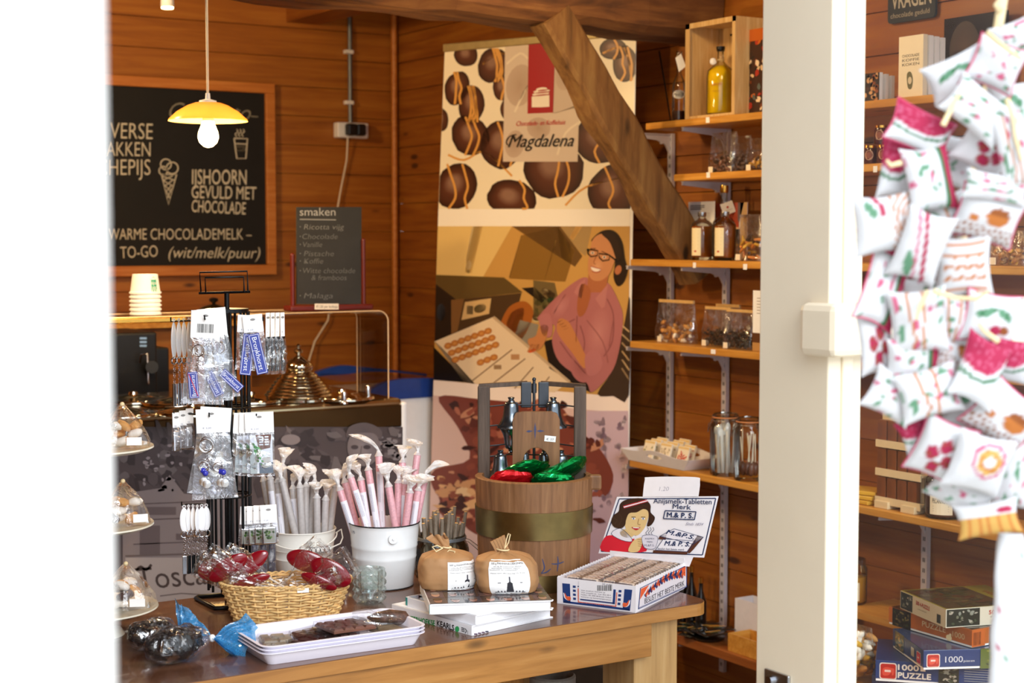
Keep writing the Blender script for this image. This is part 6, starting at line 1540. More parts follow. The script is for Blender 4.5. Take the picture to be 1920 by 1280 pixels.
# ================================================================ KEY RING SPINNER RACK
q = T(432, 1142); vd = Vector((q.x, q.y, 0)).normalized(); c = q+vd*.07; DR = dd_(c); k = DR/F
t = thing('spinner_rack', 'black wire spinner rack hung with key rings and souvenir packs', 'rack', c, facecam(c))
X_ = lambda px: (px-432)*k
Z_ = lambda py: dep(432, py, DR).z-TZ
zt_ = Z_(508)
b = MB(); y0 = -.06
b.tube([(X_(478), -.055, .005), (X_(420), -.075, .005), (X_(405), -.075, .005), (X_(368), .03, .005), (X_(372), .045, .005), (X_(440), .06, .005), (X_(500), .06, .005), (X_(500), -.03, .005), (X_(478), -.055, .005)], .0048, 8); b.build('base_loop', 'black_metal', t)
b = MB(); b.cyl((0, 0, .004), (0, 0, Z_(548)), .0055, n=12); b.cyl((0, 0, .0), (0, 0, .05), .012, n=16); b.build('pole', 'black_metal', t)
b = MB(); b.tube([(X_(385), .02, Z_(548)), (X_(383), .02, Z_(510)), (X_(470), .02, Z_(508)), (X_(471), .02, Z_(546))], .0022, 6); b.tube([(X_(394), -.01, Z_(548)), (X_(393), -.01, Z_(519)), (X_(463), -.01, Z_(518)), (X_(464), -.01, Z_(546))], .0022, 6)
b.tube([(X_(381), .005, Z_(548)), (X_(475), .005, Z_(546))], .003, 6); b.build('sign_holder', 'black_metal', t)
for z_ in (Z_(580), Z_(760), Z_(925), .06):
    b = MB(); rr_ = .048
    b.lathe([(.0055, z_-.004), (.047, z_-.004), (.047, z_+.004), (.0055, z_+.004)], n=28) if z_ > Z_(600) else b.torus((0, 0, z_), (0, 0, 1), rr_, .0025, 28, 6)
    for a_ in (0, PI/2, PI, 3*PI/2): b.cyl((0, 0, z_), (rr_*math.cos(a_+.4), rr_*math.sin(a_+.4), z_), .002, n=6)
    b.build('ring_plate', 'black_metal', t)
for i in range(12):
    a_ = 2*PI*i/12+.15; b = MB(); b.cyl((.047*math.cos(a_), .047*math.sin(a_), .03), (.047*math.cos(a_), .047*math.sin(a_), Z_(582)), .0029, n=8); b.build('upright_wire', 'black_metal', t)
hooks = []
def hook(px, py, dy, xin=None):
    """a hook from the wires out towards the front, tip at px,py"""
    x, z = X_(px), Z_(py); b = MB(); xi = x*.55 if xin is None else xin
    b.tube([(xi, -.02, z+.000), (x*.9, dy*.6, z), (x, dy, z), (x, dy-.004, z+.008)], .0017, 6); b.build('hook', 'black_metal', t); return Vector((x, dy, z))
Wd = wm(t)
def wp(px, py, dy): return Wd @ Vector((X_(px), dy, Z_(py)))
rn = random.Random(17)
ROTC = facecam(c)
def pack(px, top, bot, wpx, dy, label, kind, idx, rz=0, card=20, lean=0.0, wb=None):
    """clear pack with white header card; local origin at the hanging hole"""
    o = wp(px, top+9, dy); g = thing('souvenir_pack', label, 'souvenir', o, ROTC+rz, 'souvenir packs on the spinner rack'); g.rotation_euler = (rn.uniform(-.03, .03), lean, ROTC+rz)
    w = wpx*k/2; wbt = (wb or wpx)*k/2; ch = card*k; zt = 9*k; zb = -(bot-top-9)*k
    b = MB(); hole = .0
    b.bb((-w, -.0007, zt-ch), (w, .0007, zt)); b.build('header_card', 'paper', g)
    a = Art(localfn((0, -.0007, 0), (1, 0, 0), (0, 0, 1), (0, -1, 0)), .0003); a.ell(0, -.0, .0055, .0025, 0, '#8c8a88', n=14)
    if kind == 'barcode': a.barcode(-w*.55, ch*.30, w*.55, ch*.62)
    else: a.text('€ 3,00', (-w*.6, ch*.62), (-w*.05, ch*.62), .0035, '#8088a8')
    a.build('card_print', 'print_matte', g)
    b = MB(); sd = rn.uniform(0, 50)
    def fn(u, v):
        a_ = 2*PI*u; ww = w+(wbt-w)*v; th_ = .0015+.007*math.sin(PI*min(1, v*1.02))**.6 if v < .98 else .0008
        x = ww*math.cos(a_); x = max(-ww, min(ww, x*1.25)); return Vector((x, th_*math.sin(a_)*(1+.5*noise.noise(Vector((x*60, v*8, sd)))), zt-ch+.002+(zb-(zt-ch))*v))
    b.grid(fn, 20, 16, smooth=False); b.build('clear_pouch', 'polybag' if kind != 'plainbag' else 'cello_light', g)
    return g, w, ch, zt, zb
def kring(g, x, z, r_, y=-.010):
    b = MB(); b.torus((x, y, z), (0, 1, 0), r_, .0013, 28, 6); b.torus((x, y+.0022, z), (0, 1, .05), r_*.98, .0011, 28, 6); b.build('split_ring', 'chrome', g)
def chain(g, x0, z0, x1, z1, n=5, y=-.010, r_=.0028):
    b = MB()
    for i in range(n):
        f = (i+.5)/n; b.torus((x0+(x1-x0)*f, y, z0+(z1-z0)*f), (0, 1, 0) if i % 2 else (.7, .7, 0), r_, .0008, 10, 5)
    b.build('chain', 'chrome', g)
def blue_tag(g, cx, cz, w_, h_, ang, y=-.012, cross=False, txt='Bronkhorst'):
    """a miniature blue place-name sign, set on end"""
    M3 = Matrix.Translation((cx, y, cz)) @ Matrix.Rotation(ang, 4, 'Y'); b = MB(M3); b.bb((-w_/2, 0, -h_/2), (w_/2, .0015, h_/2)); b.build('name_tag', 'sign_blue', g, label='miniature blue place-name sign')
    fn = lambda x, y_, l: M3 @ Vector((x, -.0003-l, -y_)); a = Art(fn, .0003); q_ = .0022
    a.frame([(-w_/2+q_, -h_/2+q_), (w_/2-q_, -h_/2+q_), (w_/2-q_, h_/2-q_), (-w_/2+q_, h_/2-q_)], .0009, '#eef0fa')
    if cross: a.text(txt, (w_*.2, h_*.42), (w_*.2, -h_*.40), w_*.42, '#eef0fa'); a.l = .0006; a.line([(-w_*.4, -h_*.44), (w_*.4, h_*.44)], .0016, '#c8283c')
    else: a.text(txt, (-w_*.2, -h_*.42), (-w_*.2, h_*.40), w_*.42, '#eef0fa')
    a.build('tag_print', 'print_satin', g)
# level one, centre: stacked packs with ring and blue signs
hook(392, 593, -.075)
for j in range(3):
    g, w, ch, zt, zb = pack(394+5*j, 578-2*j, 750-4*j, 52, -.066+.006*j, '%s pack of the top centre bunch, holding a ring and blue place-name tag' % ('front', 'middle', 'rear')[j], 'barcode', j, rz=.08*j, card=50, lean=(.05, -.03, -.08)[j], wb=78)
    kring(g, -.012+.01*j, zt-ch-22*k, .0125); chain(g, -.012+.01*j, zt-ch-36*k, -.015+.012*j, zt-ch-58*k)
    blue_tag(g, -.020+.024*j, zt-ch-85*k, .020, .056, -.12-.3*j, cross=(j == 0))
    b = MB(); b.grid(lambda u, v: Vector((.002+.028*u, -.004+.004*noise.noise(Vector((u*5, v*5, j))), zt-ch-10*k-80*k*v)), 8, 10, smooth=False); b.build('crinkled_liner', 'polybag', g)
# level one, right: blue signs in front
hook(497, 597, -.06)
for j in range(2):
    g, w, ch, zt, zb = pack(478-9*j, 586+1*j, 690, 36, -.060+.008*j, '%s blue place-name sign pack on the top right hook' % ('front', 'rear')[j], 'price', j, card=32, lean=(-.10, .06)[j], wb=36)
    blue_tag(g, .003, zt-ch-40*k, .024, .088, (-.12, .06)[j], y=-.009)
# level one, far right: dark pens in sleeves
for j in range(4):
    px = 506+9*j; g, w, ch, zt, zb = pack(px, 584, 700, 12, -.03+.004*j, '%s black pen in a clear sleeve at the top right of the rack' % ('leftmost', 'second', 'third', 'rightmost')[j], 'none', j, rz=.9, card=46, wb=13)
    b = MB(); b.bb((-.0045, -.004, zt-ch-62*k), (.0045, .003, zt-ch+.002)); b.build('pen_case', 'pen_black', g, bevel=.001)
# key fobs: clear oval tops, chain, steel tag
def fob(px, top, fobh, chh, tagh, dy, label, fmat, rz, tagm='steel', fw_=9, tgw=7):
    o = wp(px, top, dy); g = thing('key_fob', label, 'key ring', o, ROTC+rz, 'key fobs on the spinner rack')
    z0 = -4*k; b = MB(); b.ball((0, 0, -fobh*k*.55), 1, 20, sc=(fw_*k*.62, .002, fobh*k*.5)); b.torus((0, 0, 0), (0, 1, 0), .003, .001, 14, 5); b.build('hanging_tab', fmat, g)
    kring(g, 0, -fobh*k-6*k, .0075, y=0); chain(g, 0, -fobh*k-13*k, 0, -(fobh+chh)*k, 6, y=0)
    b = MB(); b.bb((-tgw*k/2, -.0022, -(fobh+chh+tagh)*k), (tgw*k/2, .0022, -(fobh+chh)*k)); b.build('steel_tag', tagm, g, bevel=.0008); return g
hook(331, 598, -.03)
for j in range(4): fob(336+9*j, 596, 68, 48, 42, -.032+.006*j, '%s clear key fob with steel tag at the top left of the rack' % ('leftmost', 'second', 'third', 'rightmost')[j], 'clear_plastic', .9, 'steel', 13, 9)
for j in range(6):
    px = 350+8*j; fob(px, 941, 46, 46, 34, -.028+.004*(j % 3), '%s white oval key fob with chain at the lower left of the rack' % ('leftmost', 'second', 'third', 'fourth', 'fifth', 'rightmost')[j], 'white_plastic', .15 if j in (0, 4, 5) else 1.0, 'dark_tag' if j else 'steel', 13, 8)
hook(346, 938, -.03)
# level two, left: bottle openers
hook(334, 770, -.03)
for j in range(3):
    g, w, ch, zt, zb = pack(338+12*j, 766-3*j, 838, 15, -.03+.006*j, '%s clear bottle-opener pack at middle left of the rack' % ('left', 'centre', 'right')[j], 'none', j, rz=.5, card=28, wb=18)
    b = MB(); b.bb((-.008, -.003, zt-ch-44*k), (.008, .003, zt-ch-6*k)); b.build('bottle_opener', 'chrome', g, bevel=.003)
# level two, centre: large bag of ring fobs
hook(398, 770, -.075)
for j in range(2):
    g, w, ch, zt, zb = pack(402+8*j, 757-2*j, 925-8*j, 56, -.068+.008*j, '%s large pack of ring fobs with blue beads, middle centre of the rack' % ('front', 'rear')[j], 'price', j, card=44, lean=(-.03, .08)[j], wb=84)
    kring(g, -.014, zt-ch-22*k, .0145); kring(g, -.020, zt-ch-60*k, .010); kring(g, .010, zt-ch-62*k, .010); chain(g, -.012, zt-ch-40*k, -.012, zt-ch-78*k, 7); chain(g, .016, zt-ch-50*k, .018, zt-ch-82*k, 6)
    for bx in (-.018, .020): 
        b = MB(); b.ball((bx, -.012, zt-ch-72*k), .0065, 14); b.build('blue_bead', 'bead_blue', g)
        b = MB(); b.lathe([(.001, 0), (.009, .001), (.009, .004), (.001, .005)], n=24); o = b.build('round_charm', 'chrome', g); o.location = (bx+.002, -.010, zt-ch-92*k); o.rotation_euler = (PI/2, 0, 0)
# level two, right: photo card packs
hook(483, 775, -.06)
for j in range(3):
    g, w, ch, zt, zb = pack(488-10*j, 765+2*j, 886, 52, -.062+.008*j, '%s photo magnet pack with a leafy facade picture at middle right of the rack' % ('front', 'middle', 'rear')[j], 'price', j, card=38, lean=(-.02, .03, .07)[j], wb=50)
    a = Art(localfn((0, -.0045, 0), (1, 0, 0), (0, 0, 1), (0, -1, 0)), .0); z1 = -(zt-ch)+4*k; z2 = -zb-8*k; a.rect(-w*.72, z1, w*.86, z2, '#dfe4ec'); a.l = .0003
    a.shape([(-w*.3, z1), (w*.8, z1), (w*.7, z1+(z2-z1)*.34), (-w*.1, z1+(z2-z1)*.40)], '#6a4236'); a.rect(-w*.72, z1+(z2-z1)*.35, -w*.25, z2, '#a4aeb0'); a.rect(-w*.1, z1+(z2-z1)*.72, w*.86, z2, '#5c6878'); a.l = .0006
    for r_ in range(4):
        for s_ in range(2): a.rect(-w*.05+s_*w*.38, z1+.003+r_*.0055, w*.22+s_*w*.38, z1+.006+r_*.0055, '#dfe8f4')
    for i in range(46):
        f = rn.random(); a.ell(-w*.5+w*.9*f*rn.uniform(.4, 1), z1+(z2-z1)*(.22+.5*f*rn.uniform(.4, 1.2)), .0028, .0022, rn.uniform(0, 90), rn.choice(('#2c8c3c', '#3fae4c', '#1f6c30', '#58c060')), n=7)
    a.build('photo_card', 'print_gloss', g)
# level three, right: framed green pictures in white-topped sleeves
hook(497, 944, -.05)
for j in range(4):
    g, w, ch, zt, zb = pack(503-12*j, 938+2*j, 1012, 30, -.058+.009*j, '%s small framed leaf picture pack at the lower right of the rack' % ('front', 'second', 'third', 'rear')[j], 'price', j, card=34, lean=(-.03, .02, .0, .05)[j], wb=34)
    b = MB(); zc = zt-ch-22*k; b.bb((-w*.85, -.009, zc-.019), (w*.85, -.004, zc+.019)); b.build('picture_frame', 'steel', g, bevel=.004)
    a = Art(localfn((0, -.0092, 0), (1, 0, 0), (0, 0, 1), (0, -1, 0)), .0002); a.rect(-w*.66, -zc-.015, w*.66, -zc+.015, '#8c8c84'); a.l = .0005
    for i in range(16): a.ell(rn.uniform(-w*.55, w*.55), -zc+rn.uniform(-.012, .006), .003, .0024, 30*i, rn.choice(('#3c5c2c', '#5c7c3c', '#2c4020')), n=7)
    a.build('picture', 'print_gloss', g)
# level four, right: tubes with dark blue contents
for j in range(3):
    o = wp(478+16*j, 1008, -.045+.008*j); g = thing('tube_pack', '%s clear tube with dark blue ribbed content near the rack foot' % ('left', 'middle', 'right')[j], 'souvenir', o, ROTC, 'clear tubes low on the rack')
    b = MB(); b.bb((-.007, -.005, -78*k), (.007, .005, -6*k)); b.build('content', 'navy', g, bevel=.002); b = MB(); b.bb((-.0085, -.007, -82*k), (.0085, .007, 0)); b.build('clear_case', 'polybag', g, bevel=.003)
hook(520, 1000, -.04)
# ================================================================ THINGS ON THE WALL SHELVES
def sp(px, k, X=SX+.07):    # a place on shelf k under pixel column px
    y = onx(px, 640, X).y; return Vector((X, y, SH[k]+.0005))
def kx(p): return dd_(p)/F
FR = -PI/2   # rotation that turns a thing's front (-Y) towards the room (-X)
def lathe_thing(t, name, pr, mat, n=28, **kw): b = MB(); b.lathe(pr, n=n, **kw); return b.build(name, mat, t)
# --- wooden crate with limoncello-like bottle
p = sp(1338, 1, SX+.045); k = kx(p); ya, ybb = onx(1288, 200, SX+.01).y, onx(1381, 200, SX+.01).y; zt = onx(1335, 38, SX+.01).z
t = thing('bottle_crate', 'open pale wooden gift crate standing upright on the highest shelf', 'crate', (SX+.005, (ya+ybb)/2, SH[1]), 0)
w_ = (ya-ybb)/2; h_ = zt-SH[1]; d_ = .13
for nm_, a_, b_ in (('side_panel', (0, -w_, 0), (d_, -w_+.010, h_)), ('side_panel', (0, w_-.010, 0), (d_, w_, h_)), ('bottom_panel', (0, -w_+.010, 0), (d_, w_-.010, .008)), ('top_panel', (0, -w_+.010, h_-.008), (d_, w_-.010, h_)), ('back_panel', (d_-.006, -w_+.010, .008), (d_, w_-.010, h_-.008))):
    b = MB(); b.bb(a_, b_); b.build(nm_, 'pale_wood', t, bevel=.001)
b = MB(); b.bb((-.003, w_-.02, 0), (0, w_, h_)); b.bb((-.003, -w_, 0), (0, -w_+.014, h_)); b.bb((-.003, -w_, h_-.016), (0, w_, h_)); b.build('front_frame', 'pale_wood', t)
zs = onx(1350, 68, SX+.12).z-SH[1]; b = MB(); b.bb((d_-.0075, -w_*.75, zs-.003), (d_-.0055, w_*.45, zs+.003)); b.build('slot', 'black_plastic', t)
q = onx(1349, 150, SX+.06); kq = dd_(q)/F; r_ = 26*kq
t = thing('yellow_liqueur_bottle', 'clear handled bottle of bright yellow liqueur inside the wooden crate', 'bottle', (SX+.064, q.y, SH[1]+.0085), facecam(q))
H = 128*kq
lathe_thing(t, 'glass', [(r_*.95, 0), (r_, .006), (r_, H*.55), (r_*.93, H*.65), (r_*.5, H*.73), (r_*.24, H*.78), (r_*.22, H*.92), (r_*.30, H*.94), (r_*.30, H*.96), (r_*.22, H*.96)], 'jar_glass')
lathe_thing(t, 'liqueur', [(r_*.9, .006), (r_*.94, .01), (r_*.94, H*.55), (r_*.87, H*.64), (r_*.4, H*.72)], 'liq_yellow')
lathe_thing(t, 'stopper', [(r_*.2, H*.93), (r_*.32, H*.965), (r_*.32, H*1.0), (0.001, H*1.005)], 'black_plastic', 16)
b = MB(); b.tube([(r_*.8, 0, H*.6), (r_*1.35, 0, H*.58), (r_*1.42, 0, H*.35), (r_*1.3, 0, H*.12), (r_*.95, 0, H*.08)], .0035, 8); b.build('handle', 'jar_glass', t)
a = Art(lambda x, y, l: Vector(((r_*.995+l)*math.sin(x), -(r_*.995+l)*math.cos(x), H-y)), .001); a.text('Limoncello', (-.75, H*.58), (.1, H*.58), .011, '#b86a20', shear=.3); a.line([(-.6, H*.66), (0, H*.66)], .001, '#b86a20'); a.build('lettering', 'print_satin', t)
b = MB(); b.torus((0, 0, H*.80), (0, .1, 1), r_*.27, .0016, 16, 5); b.build('neck_cord', 'raffia', t)
b = MB(); b.ball((-r_*.55, -.012, H*.78), .011, 10, sc=(1, .4, 1), wob=lambda d: .3*noise.noise(d*5)); b.build('cord_bow', 'white_plastic', t)
# --- small dark bottle with oval label, left of the crate
q = onx(1273, 165, SX+.05); kq = dd_(q)/F; r_ = 13*kq
t = thing('swing_top_bottle', 'clear bottle with a white oval label beside the wooden crate', 'bottle', (SX+.05, q.y, SH[1]+.0005), facecam(q)); H = (SH[1], dep(1273, 97, dd_(q)).z); H = H[1]-H[0]
lathe_thing(t, 'glass', [(r_*.95, 0), (r_, .005), (r_, H*.48), (r_*.8, H*.58), (r_*.33, H*.68), (r_*.3, H*.93), (r_*.4, H*.95), (r_*.4, H)], 'jar_glass'); lathe_thing(t, 'content', [(r_*.9, .005), (r_*.92, H*.15)], 'choc_dark')
a = Art(lambda x, y, l: Vector(((r_+l)*math.sin(x), -(r_+l)*math.cos(x), H-y)), .0012); a.ell(0, H*.62, .95, .014, 0, '#cfc8c4', n=20); a.l = .0018; a.text('PINEUT', (-.7, H*.62+.005), (.7, H*.62+.005), .009, '#4a4442'); a.build('oval_label', 'print_matte', t)
b = MB(); qn = [(-.012, -.014, H*.90), (.006, -.016, H*.96), (.022, -.016, H*.78), (.0, -.014, H*.70)]; b.poly(qn); b.build('hang_tag', 'paper', t, thick=.001)
b = MB(); b.tube([(0, 0, H*.98), (-.004, -.010, H*.97), (-.008, -.014, H*.9)], .0008, 5); b.build('string', 'raffia', t)
# --- black wire/stick leaning
q0, q1 = onx(1258, 226, SX+.06), onx(1236, 96, SX+.12)
b = MB(); b.tube([(q0.x, q0.y, SH[1]+.001), ((q0.x+q1.x)/2, (q0.y+q1.y)/2, (SH[1]+q1.z)/2+.005), q1], .0028, 6); o = b.build('black_stick', 'black_metal'); tag(o, 'thin black stick leaning on the wall beside the crated bottle', 'stick')
# --- photo box right of the crate
def card(px0, px1, ytop, k, label, art=None, X=SX+.05, th=.0016, mat='paper', name='leaflet_card', cat='card', group=None, lean=0.0):
    a_, b_ = onx(px0, 640, X).y, onx(px1, 640, X).y; z1 = onx((px0+px1)/2, ytop, X).z; z0 = SH[k]+.0005
    t = thing(name, label, cat, (X, (a_+b_)/2, z0), FR, group); w = (a_-b_)/2; h = z1-z0; t.rotation_euler = (-lean, 0, FR)
    bb_ = MB(); bb_.bb((-w, 0, 0), (w, th, h)); bb_.build('panel', mat, t)
    if art: A_ = Art(localfn((-w, -.0, h), (1, 0, 0), (0, 0, 1), (0, -1, 0)), .0005); art(A_, 2*w, h); A_.build('print', 'print_satin', t)
    return t
def art_photo(A_, w, h):
    r = random.Random(6); A_.rect(0, 0, w, h, '#3a2018')
    for i in range(60): A_.l += .00002; A_.ell(r.uniform(.005, w-.005), r.uniform(.008, h-.008), r.uniform(.003, .010), r.uniform(.004, .011), r.uniform(0, 90), ('#c8641c', '#e0a040', '#8a2c18') [i % 3] if i < 14 and r.random() < .6 else r.choice(('#1c1816', '#d8b890', '#a83020', '#5a6460', '#2c2420', '#e8d0b0', '#7c4020')), n=10, wob=.25)
    A_.l += .0001; A_.rect(0, 0, w, h*.14, '#b85a18')
card(1394, 1442, 54, 1, 'box printed with a busy food photograph on the highest shelf', art_photo, SX+.06, .05, 'paper', 'photo_box', 'box')
# --- cellophane bags
def cbag(px0, px1, ytop, k, label, fill, fillh, X=SX+.07, dpt=.05, header=None, nb=40, sz=.008, group=None, tagside=-.6, labc='#f0e4cc', seed=0):
    a_, b_ = onx(px0, 640, X).y, onx(px1, 640, X).y; z1 = onx((px0+px1)/2, ytop, X).z; z0 = SH[k]+.0005 if not isinstance(k, float) else k
    w = (a_-b_)/2; h = z1-z0; t = thing('cellophane_bag', label, 'bag', (X, (a_+b_)/2, z0), FR, group); r = random.Random(int(px0)+seed)
    b = MB(); kind = fill
    for i in range(nb):
        x_, y_, z_ = r.uniform(-w*.78, w*.78), r.uniform(-dpt*.36, dpt*.3), sz+r.uniform(0, 1)*fillh*h*(1-.25*r.random()); rot = Matrix.Rotation(r.uniform(0, 6), 3, Vector((r.random(), r.random(), .3)).normalized())
        if fill[0] == 'nuts': b.ball((x_, y_, z_), 1, 8, sc=(sz*1.6, sz*.7, sz*.8), rot=rot); b.m = i % len(fill[1])
        elif fill[0] == 'beans': b.ball((x_, y_, z_), 1, 6, sc=(sz, sz*.7, sz*.6), rot=rot)
        else: b.tube([Vector((x_, y_, z_))-rot @ Vector((sz*2.4, 0, 0)), Vector((x_, y_, z_)), Vector((x_, y_, z_))+rot @ Vector((sz*2.4, 0, sz*.5))], [sz*.5, sz*.8, sz*.45], 8); b.m = i % len(fill[1])
    o = b.build('filling', fill[1], t); o['kind'] = 'stuff'
    b = MB(); sd = seed+px0
    def fn(u, v):
        an = 2*PI*u; c_, s_ = math.cos(an), math.sin(an); sq = (abs(c_)**5+abs(s_)**5)**(-.2); dd2 = dpt/2*(1-.93*max(0, (v-.35)/.65))*(.9+.2*noise.noise(Vector((c_*2, v*4, sd)))); n_ = 1+.05*noise.noise(Vector((c_*3, s_*3, v*5+sd)))
        return Vector((w*c_*sq*n_, dd2*s_*sq, max(0.0003, h*v)))
    b.grid(fn, 36, 14, smooth=False); b.build('clear_bag', 'cellophane', t)
    if header: b = MB(); b.bb((-w*.95, -.004, h*.93), (w*.95, .004, h)); b.build('fold_strip', header, t)
    b = MB(); tx = w*tagside; b.bb((tx-.010, -dpt/2-.002, .002), (tx+.010, -dpt/2-.0008, .020)); b.build('price_label', 'label_cream', t); return t
cbag(1333, 1378, 248, 2, 'cellophane bag of dark chocolates at the left of the second shelf', ('nuts', ['choc_dark', 'choc_milk']), .38)
cbag(1370, 1404, 255, 2, 'middle cellophane bag of dark chocolates on the second shelf', ('nuts', ['choc_dark', 'choc_dark']), .40, X=SX+.09, seed=2)
cbag(1404, 1446, 258, 2, 'cellophane bag with yellow pieces, rightmost on the second shelf', ('nuts', ['sweet_yellow', 'choc_dark', 'sweet_yellow']), .35, seed=4)
# --- shelf three
def art_leaf(A_, w, h):
    for i in range(3): A_.rect(w*.08, h*(.06+.03*i), w*(.62-.1*(i == 2)), h*(.075+.03*i), '#4a4440')
    for i in range(14): A_.rect(w*.10, h*(.20+.03*i), w*.85, h*(.206+.03*i), '#a08c8c')
    A_.line([(w*.12, h*.80), (w*.10, h*.95)], .002, '#b03028')
card(1289, 1338, 378, 3, 'pale leaflet card standing behind the left amber bottle', art_leaf, SX+.115)
def art_red(A_, w, h):
    A_.rect(0, 0, w*.75, h*.45, '#a8442c'); A_.rect(0, h*.45, w*.8, h, '#1a120e'); A_.l = .0008; A_.rect(w*.0, h*.43, w*.8, h*.46, '#d8b088'); A_.rect(w*.78, 0, w, h, '#cfa874'); A_.shape([(w*.7, 0), (w*.9, 0), (w*.75, h*.35), (w*.7, h*.3)], '#6c5c5c')
card(1341, 1399, 380, 3, 'red and black picture card behind the right amber bottle', art_red, SX+.14)
def amber(px, ytop, hb_, label, X, tall=False, tagc=False):
    q = onx(px, 450, X); kq = dd_(q)/F; r_ = 21*kq; H = onx(px, ytop, X).z-SH[3]
    t = thing('amber_bottle', label, 'bottle', (X, q.y, SH[3]+.0005), facecam(q))
    sh_ = hb_*H
    lathe_thing(t, 'glass', [(r_*.94, 0), (r_, .004), (r_, sh_), (r_*.85, sh_*1.08), (r_*.42, sh_*1.18), (r_*.30, sh_*1.24), (r_*.29, H*.93), (r_*.34, H*.94), (r_*.34, H*.97)], 'jar_glass')
    lathe_thing(t, 'liqueur', [(r_*.88, .009), (r_*.93, .012), (r_*.93, sh_*.98), (r_*.5, sh_*.99)], 'liq_amber')
    lathe_thing(t, 'cap', [(r_*.33, H*.90), (r_*.38, H*.92), (r_*.38, H), (0.001, H)], 'gold_metal' if tall else 'steel', 16)
    a = Art(lambda x, y, l: Vector(((r_+l)*math.sin(x), -(r_+l)*math.cos(x), H-y)), .0008); y0_ = H-sh_*.93
    for i in range(4): a.rect(-1.05+i*.24, y0_, -1.05+(i+1)*.24, H*.985-.012, '#efe0b4')
    a.l = .0013
    for i in range(6): a.rect(-.9, y0_+.008+i*.011, -.3, y0_+.009+i*.011, '#b8a878')
    a.ell(-.6, H-.028, .13, .003, 0, '#c0401c', n=10); a.rect(-.95, H-.020, -.25, H-.019, '#b8a878'); a.build('label', 'print_matte', t); return t
amber(1316, 398, .72, 'left amber liqueur bottle with a narrow cream label, in front of the leaflet', SX+.06)
amber(1359, 397, .72, 'right amber liqueur bottle, below the hanging cream tag', SX+.055)
t = amber(1357, 348, .50, 'tall-necked bottle behind the right amber bottle, wearing a cream tag', SX+.125, True)
kq = .0016; H = onx(1357, 348, SX+.125).z-SH[3]
M3 = Matrix.Translation((.012, -.02, H*.70)) @ Matrix.Rotation(-.35, 4, 'Y'); b = MB(M3); b.bb((-.020, 0, -.02), (.020, .001, .018)); b.build('hang_tag', 'label_cream', t)
a = Art(lambda x, y, l: M3 @ Vector((x, -l, -y)), .0004); a.ell(0, -.002, .004, .004, 0, '#c0481c', n=10); a.rect(-.010, .007, .013, .008, '#a08a60'); a.build('tag_print', 'print_matte', t)
cbag(1385, 1432, 402, 3, 'cellophane bag of chocolate spoons beside the amber bottles', ('sticks', ['spoon_wood', 'choc_dark', 'sweet_yellow']), .5, nb=22, sz=.007, header='cello_heavy')
# --- shelf four
cbag(1235, 1302, 562, 4, 'cellophane bag of mixed nuts and biscuits, leftmost on the fourth shelf', ('nuts', ['biscuit', 'meringue', 'choc_milk', 'biscuit']), .42, nb=44, sz=.010, header='fold_gold')
cbag(1322, 1372, 575, 4, 'left cellophane bag of dark coffee beans', ('beans', ['liquorice_brown']), .38, nb=170, sz=.0055, header='fold_gold')
cbag(1342, 1388, 570, 4, 'taller bag of coffee beans behind the other two', ('beans', ['liquorice_brown']), .36, X=SX+.13, nb=120, sz=.0055, header='fold_gold', seed=5)
cbag(1362, 1414, 580, 4, 'right cellophane bag of dark coffee beans', ('beans', ['liquorice_brown']), .42, X=SX+.05, nb=180, sz=.0055, header='fold_gold', seed=3)
def art_w(A_, w, h):
    for i in range(6): A_.rect(w*.2, h*(.12+.05*i), w*.8, h*(.13+.05*i), '#8c7c70')
    A_.rect(0, h*.70, w, h, '#b88a50'); A_.l = .0008; A_.rect(0, h*.7, w, h*.86, '#5c3820')
card(1411, 1450, 545, 4, 'pale information card next to the bags of coffee beans', art_w, SX+.04)
# --- shelf five: white scalloped tray with napkins
X = SX+.055; y0, y1 = onx(1170, 640, X-.05).y, onx(1300, 640, X-.05).y
yc = (y0+y1)/2; w = (y0-y1)/2; z0 = SH[5]+.0005; hh = .042
t = thing('scalloped_tray', 'white wooden tray with scalloped sides and handle holes, filled with napkins', 'tray', (X+.02, yc, z0), FR)
ww, dd3 = w*.80, .075
b = MB(); b.bb((-ww, -dd3, 0), (ww, dd3, .005)); b.build('base', 'white_wood', t)
n_ = 40; out = []
for i in range(n_+1):
    f = i/n_*2-1; zz = hh*(.78+.34*math.exp(-(f*2.3)**2)+.10*abs(f)**3); out.append((f, zz))
for sy in (-1, 1):
    b = MB(); hx, hz, rx_, rz_ = 0, hh*.62, ww*.24, hh*.17
    for i in range(n_):
        (f0, z_0), (f1, z_1) = out[i], out[i+1]
        segs = []
        def col(fa, zb_, zt2, fb, zb2, zt3):
            ids = []
            for yy_ in (0, .006):
                for f_, z_ in ((fa, zb_), (fb, zb2), (fb, zt3), (fa, zt2)):
                    fl = z_/hh; xx_ = f_*(ww+(w-ww)*fl); ids.append(b.vert((xx_, sy*(dd3+.012*fl)-sy*yy_, z_)))
            b.face(ids[:4] if sy < 0 else ids[:4][::-1]); b.face(ids[4:][::-1] if sy < 0 else ids[4:]); b.face((ids[3], ids[2], ids[6], ids[7])); b.face((ids[0], ids[4], ids[5], ids[1]))
        def hole(f):
            x_ = f*ww/rx_; return None if abs(x_) >= 1 else rz_*math.sqrt(1-x_*x_)
        h0, h1 = hole(f0), hole(f1)
        if h0 is None and h1 is None: col(f0, 0, z_0, f1, 0, z_1)
        else: h0 = h0 or 0; h1 = h1 or 0; col(f0, 0, hz-h0, f1, 0, hz-h1); col(f0, hz+h0, z_0, f1, hz+h1, z_1)
    b.build('scalloped_side', 'white_wood', t)
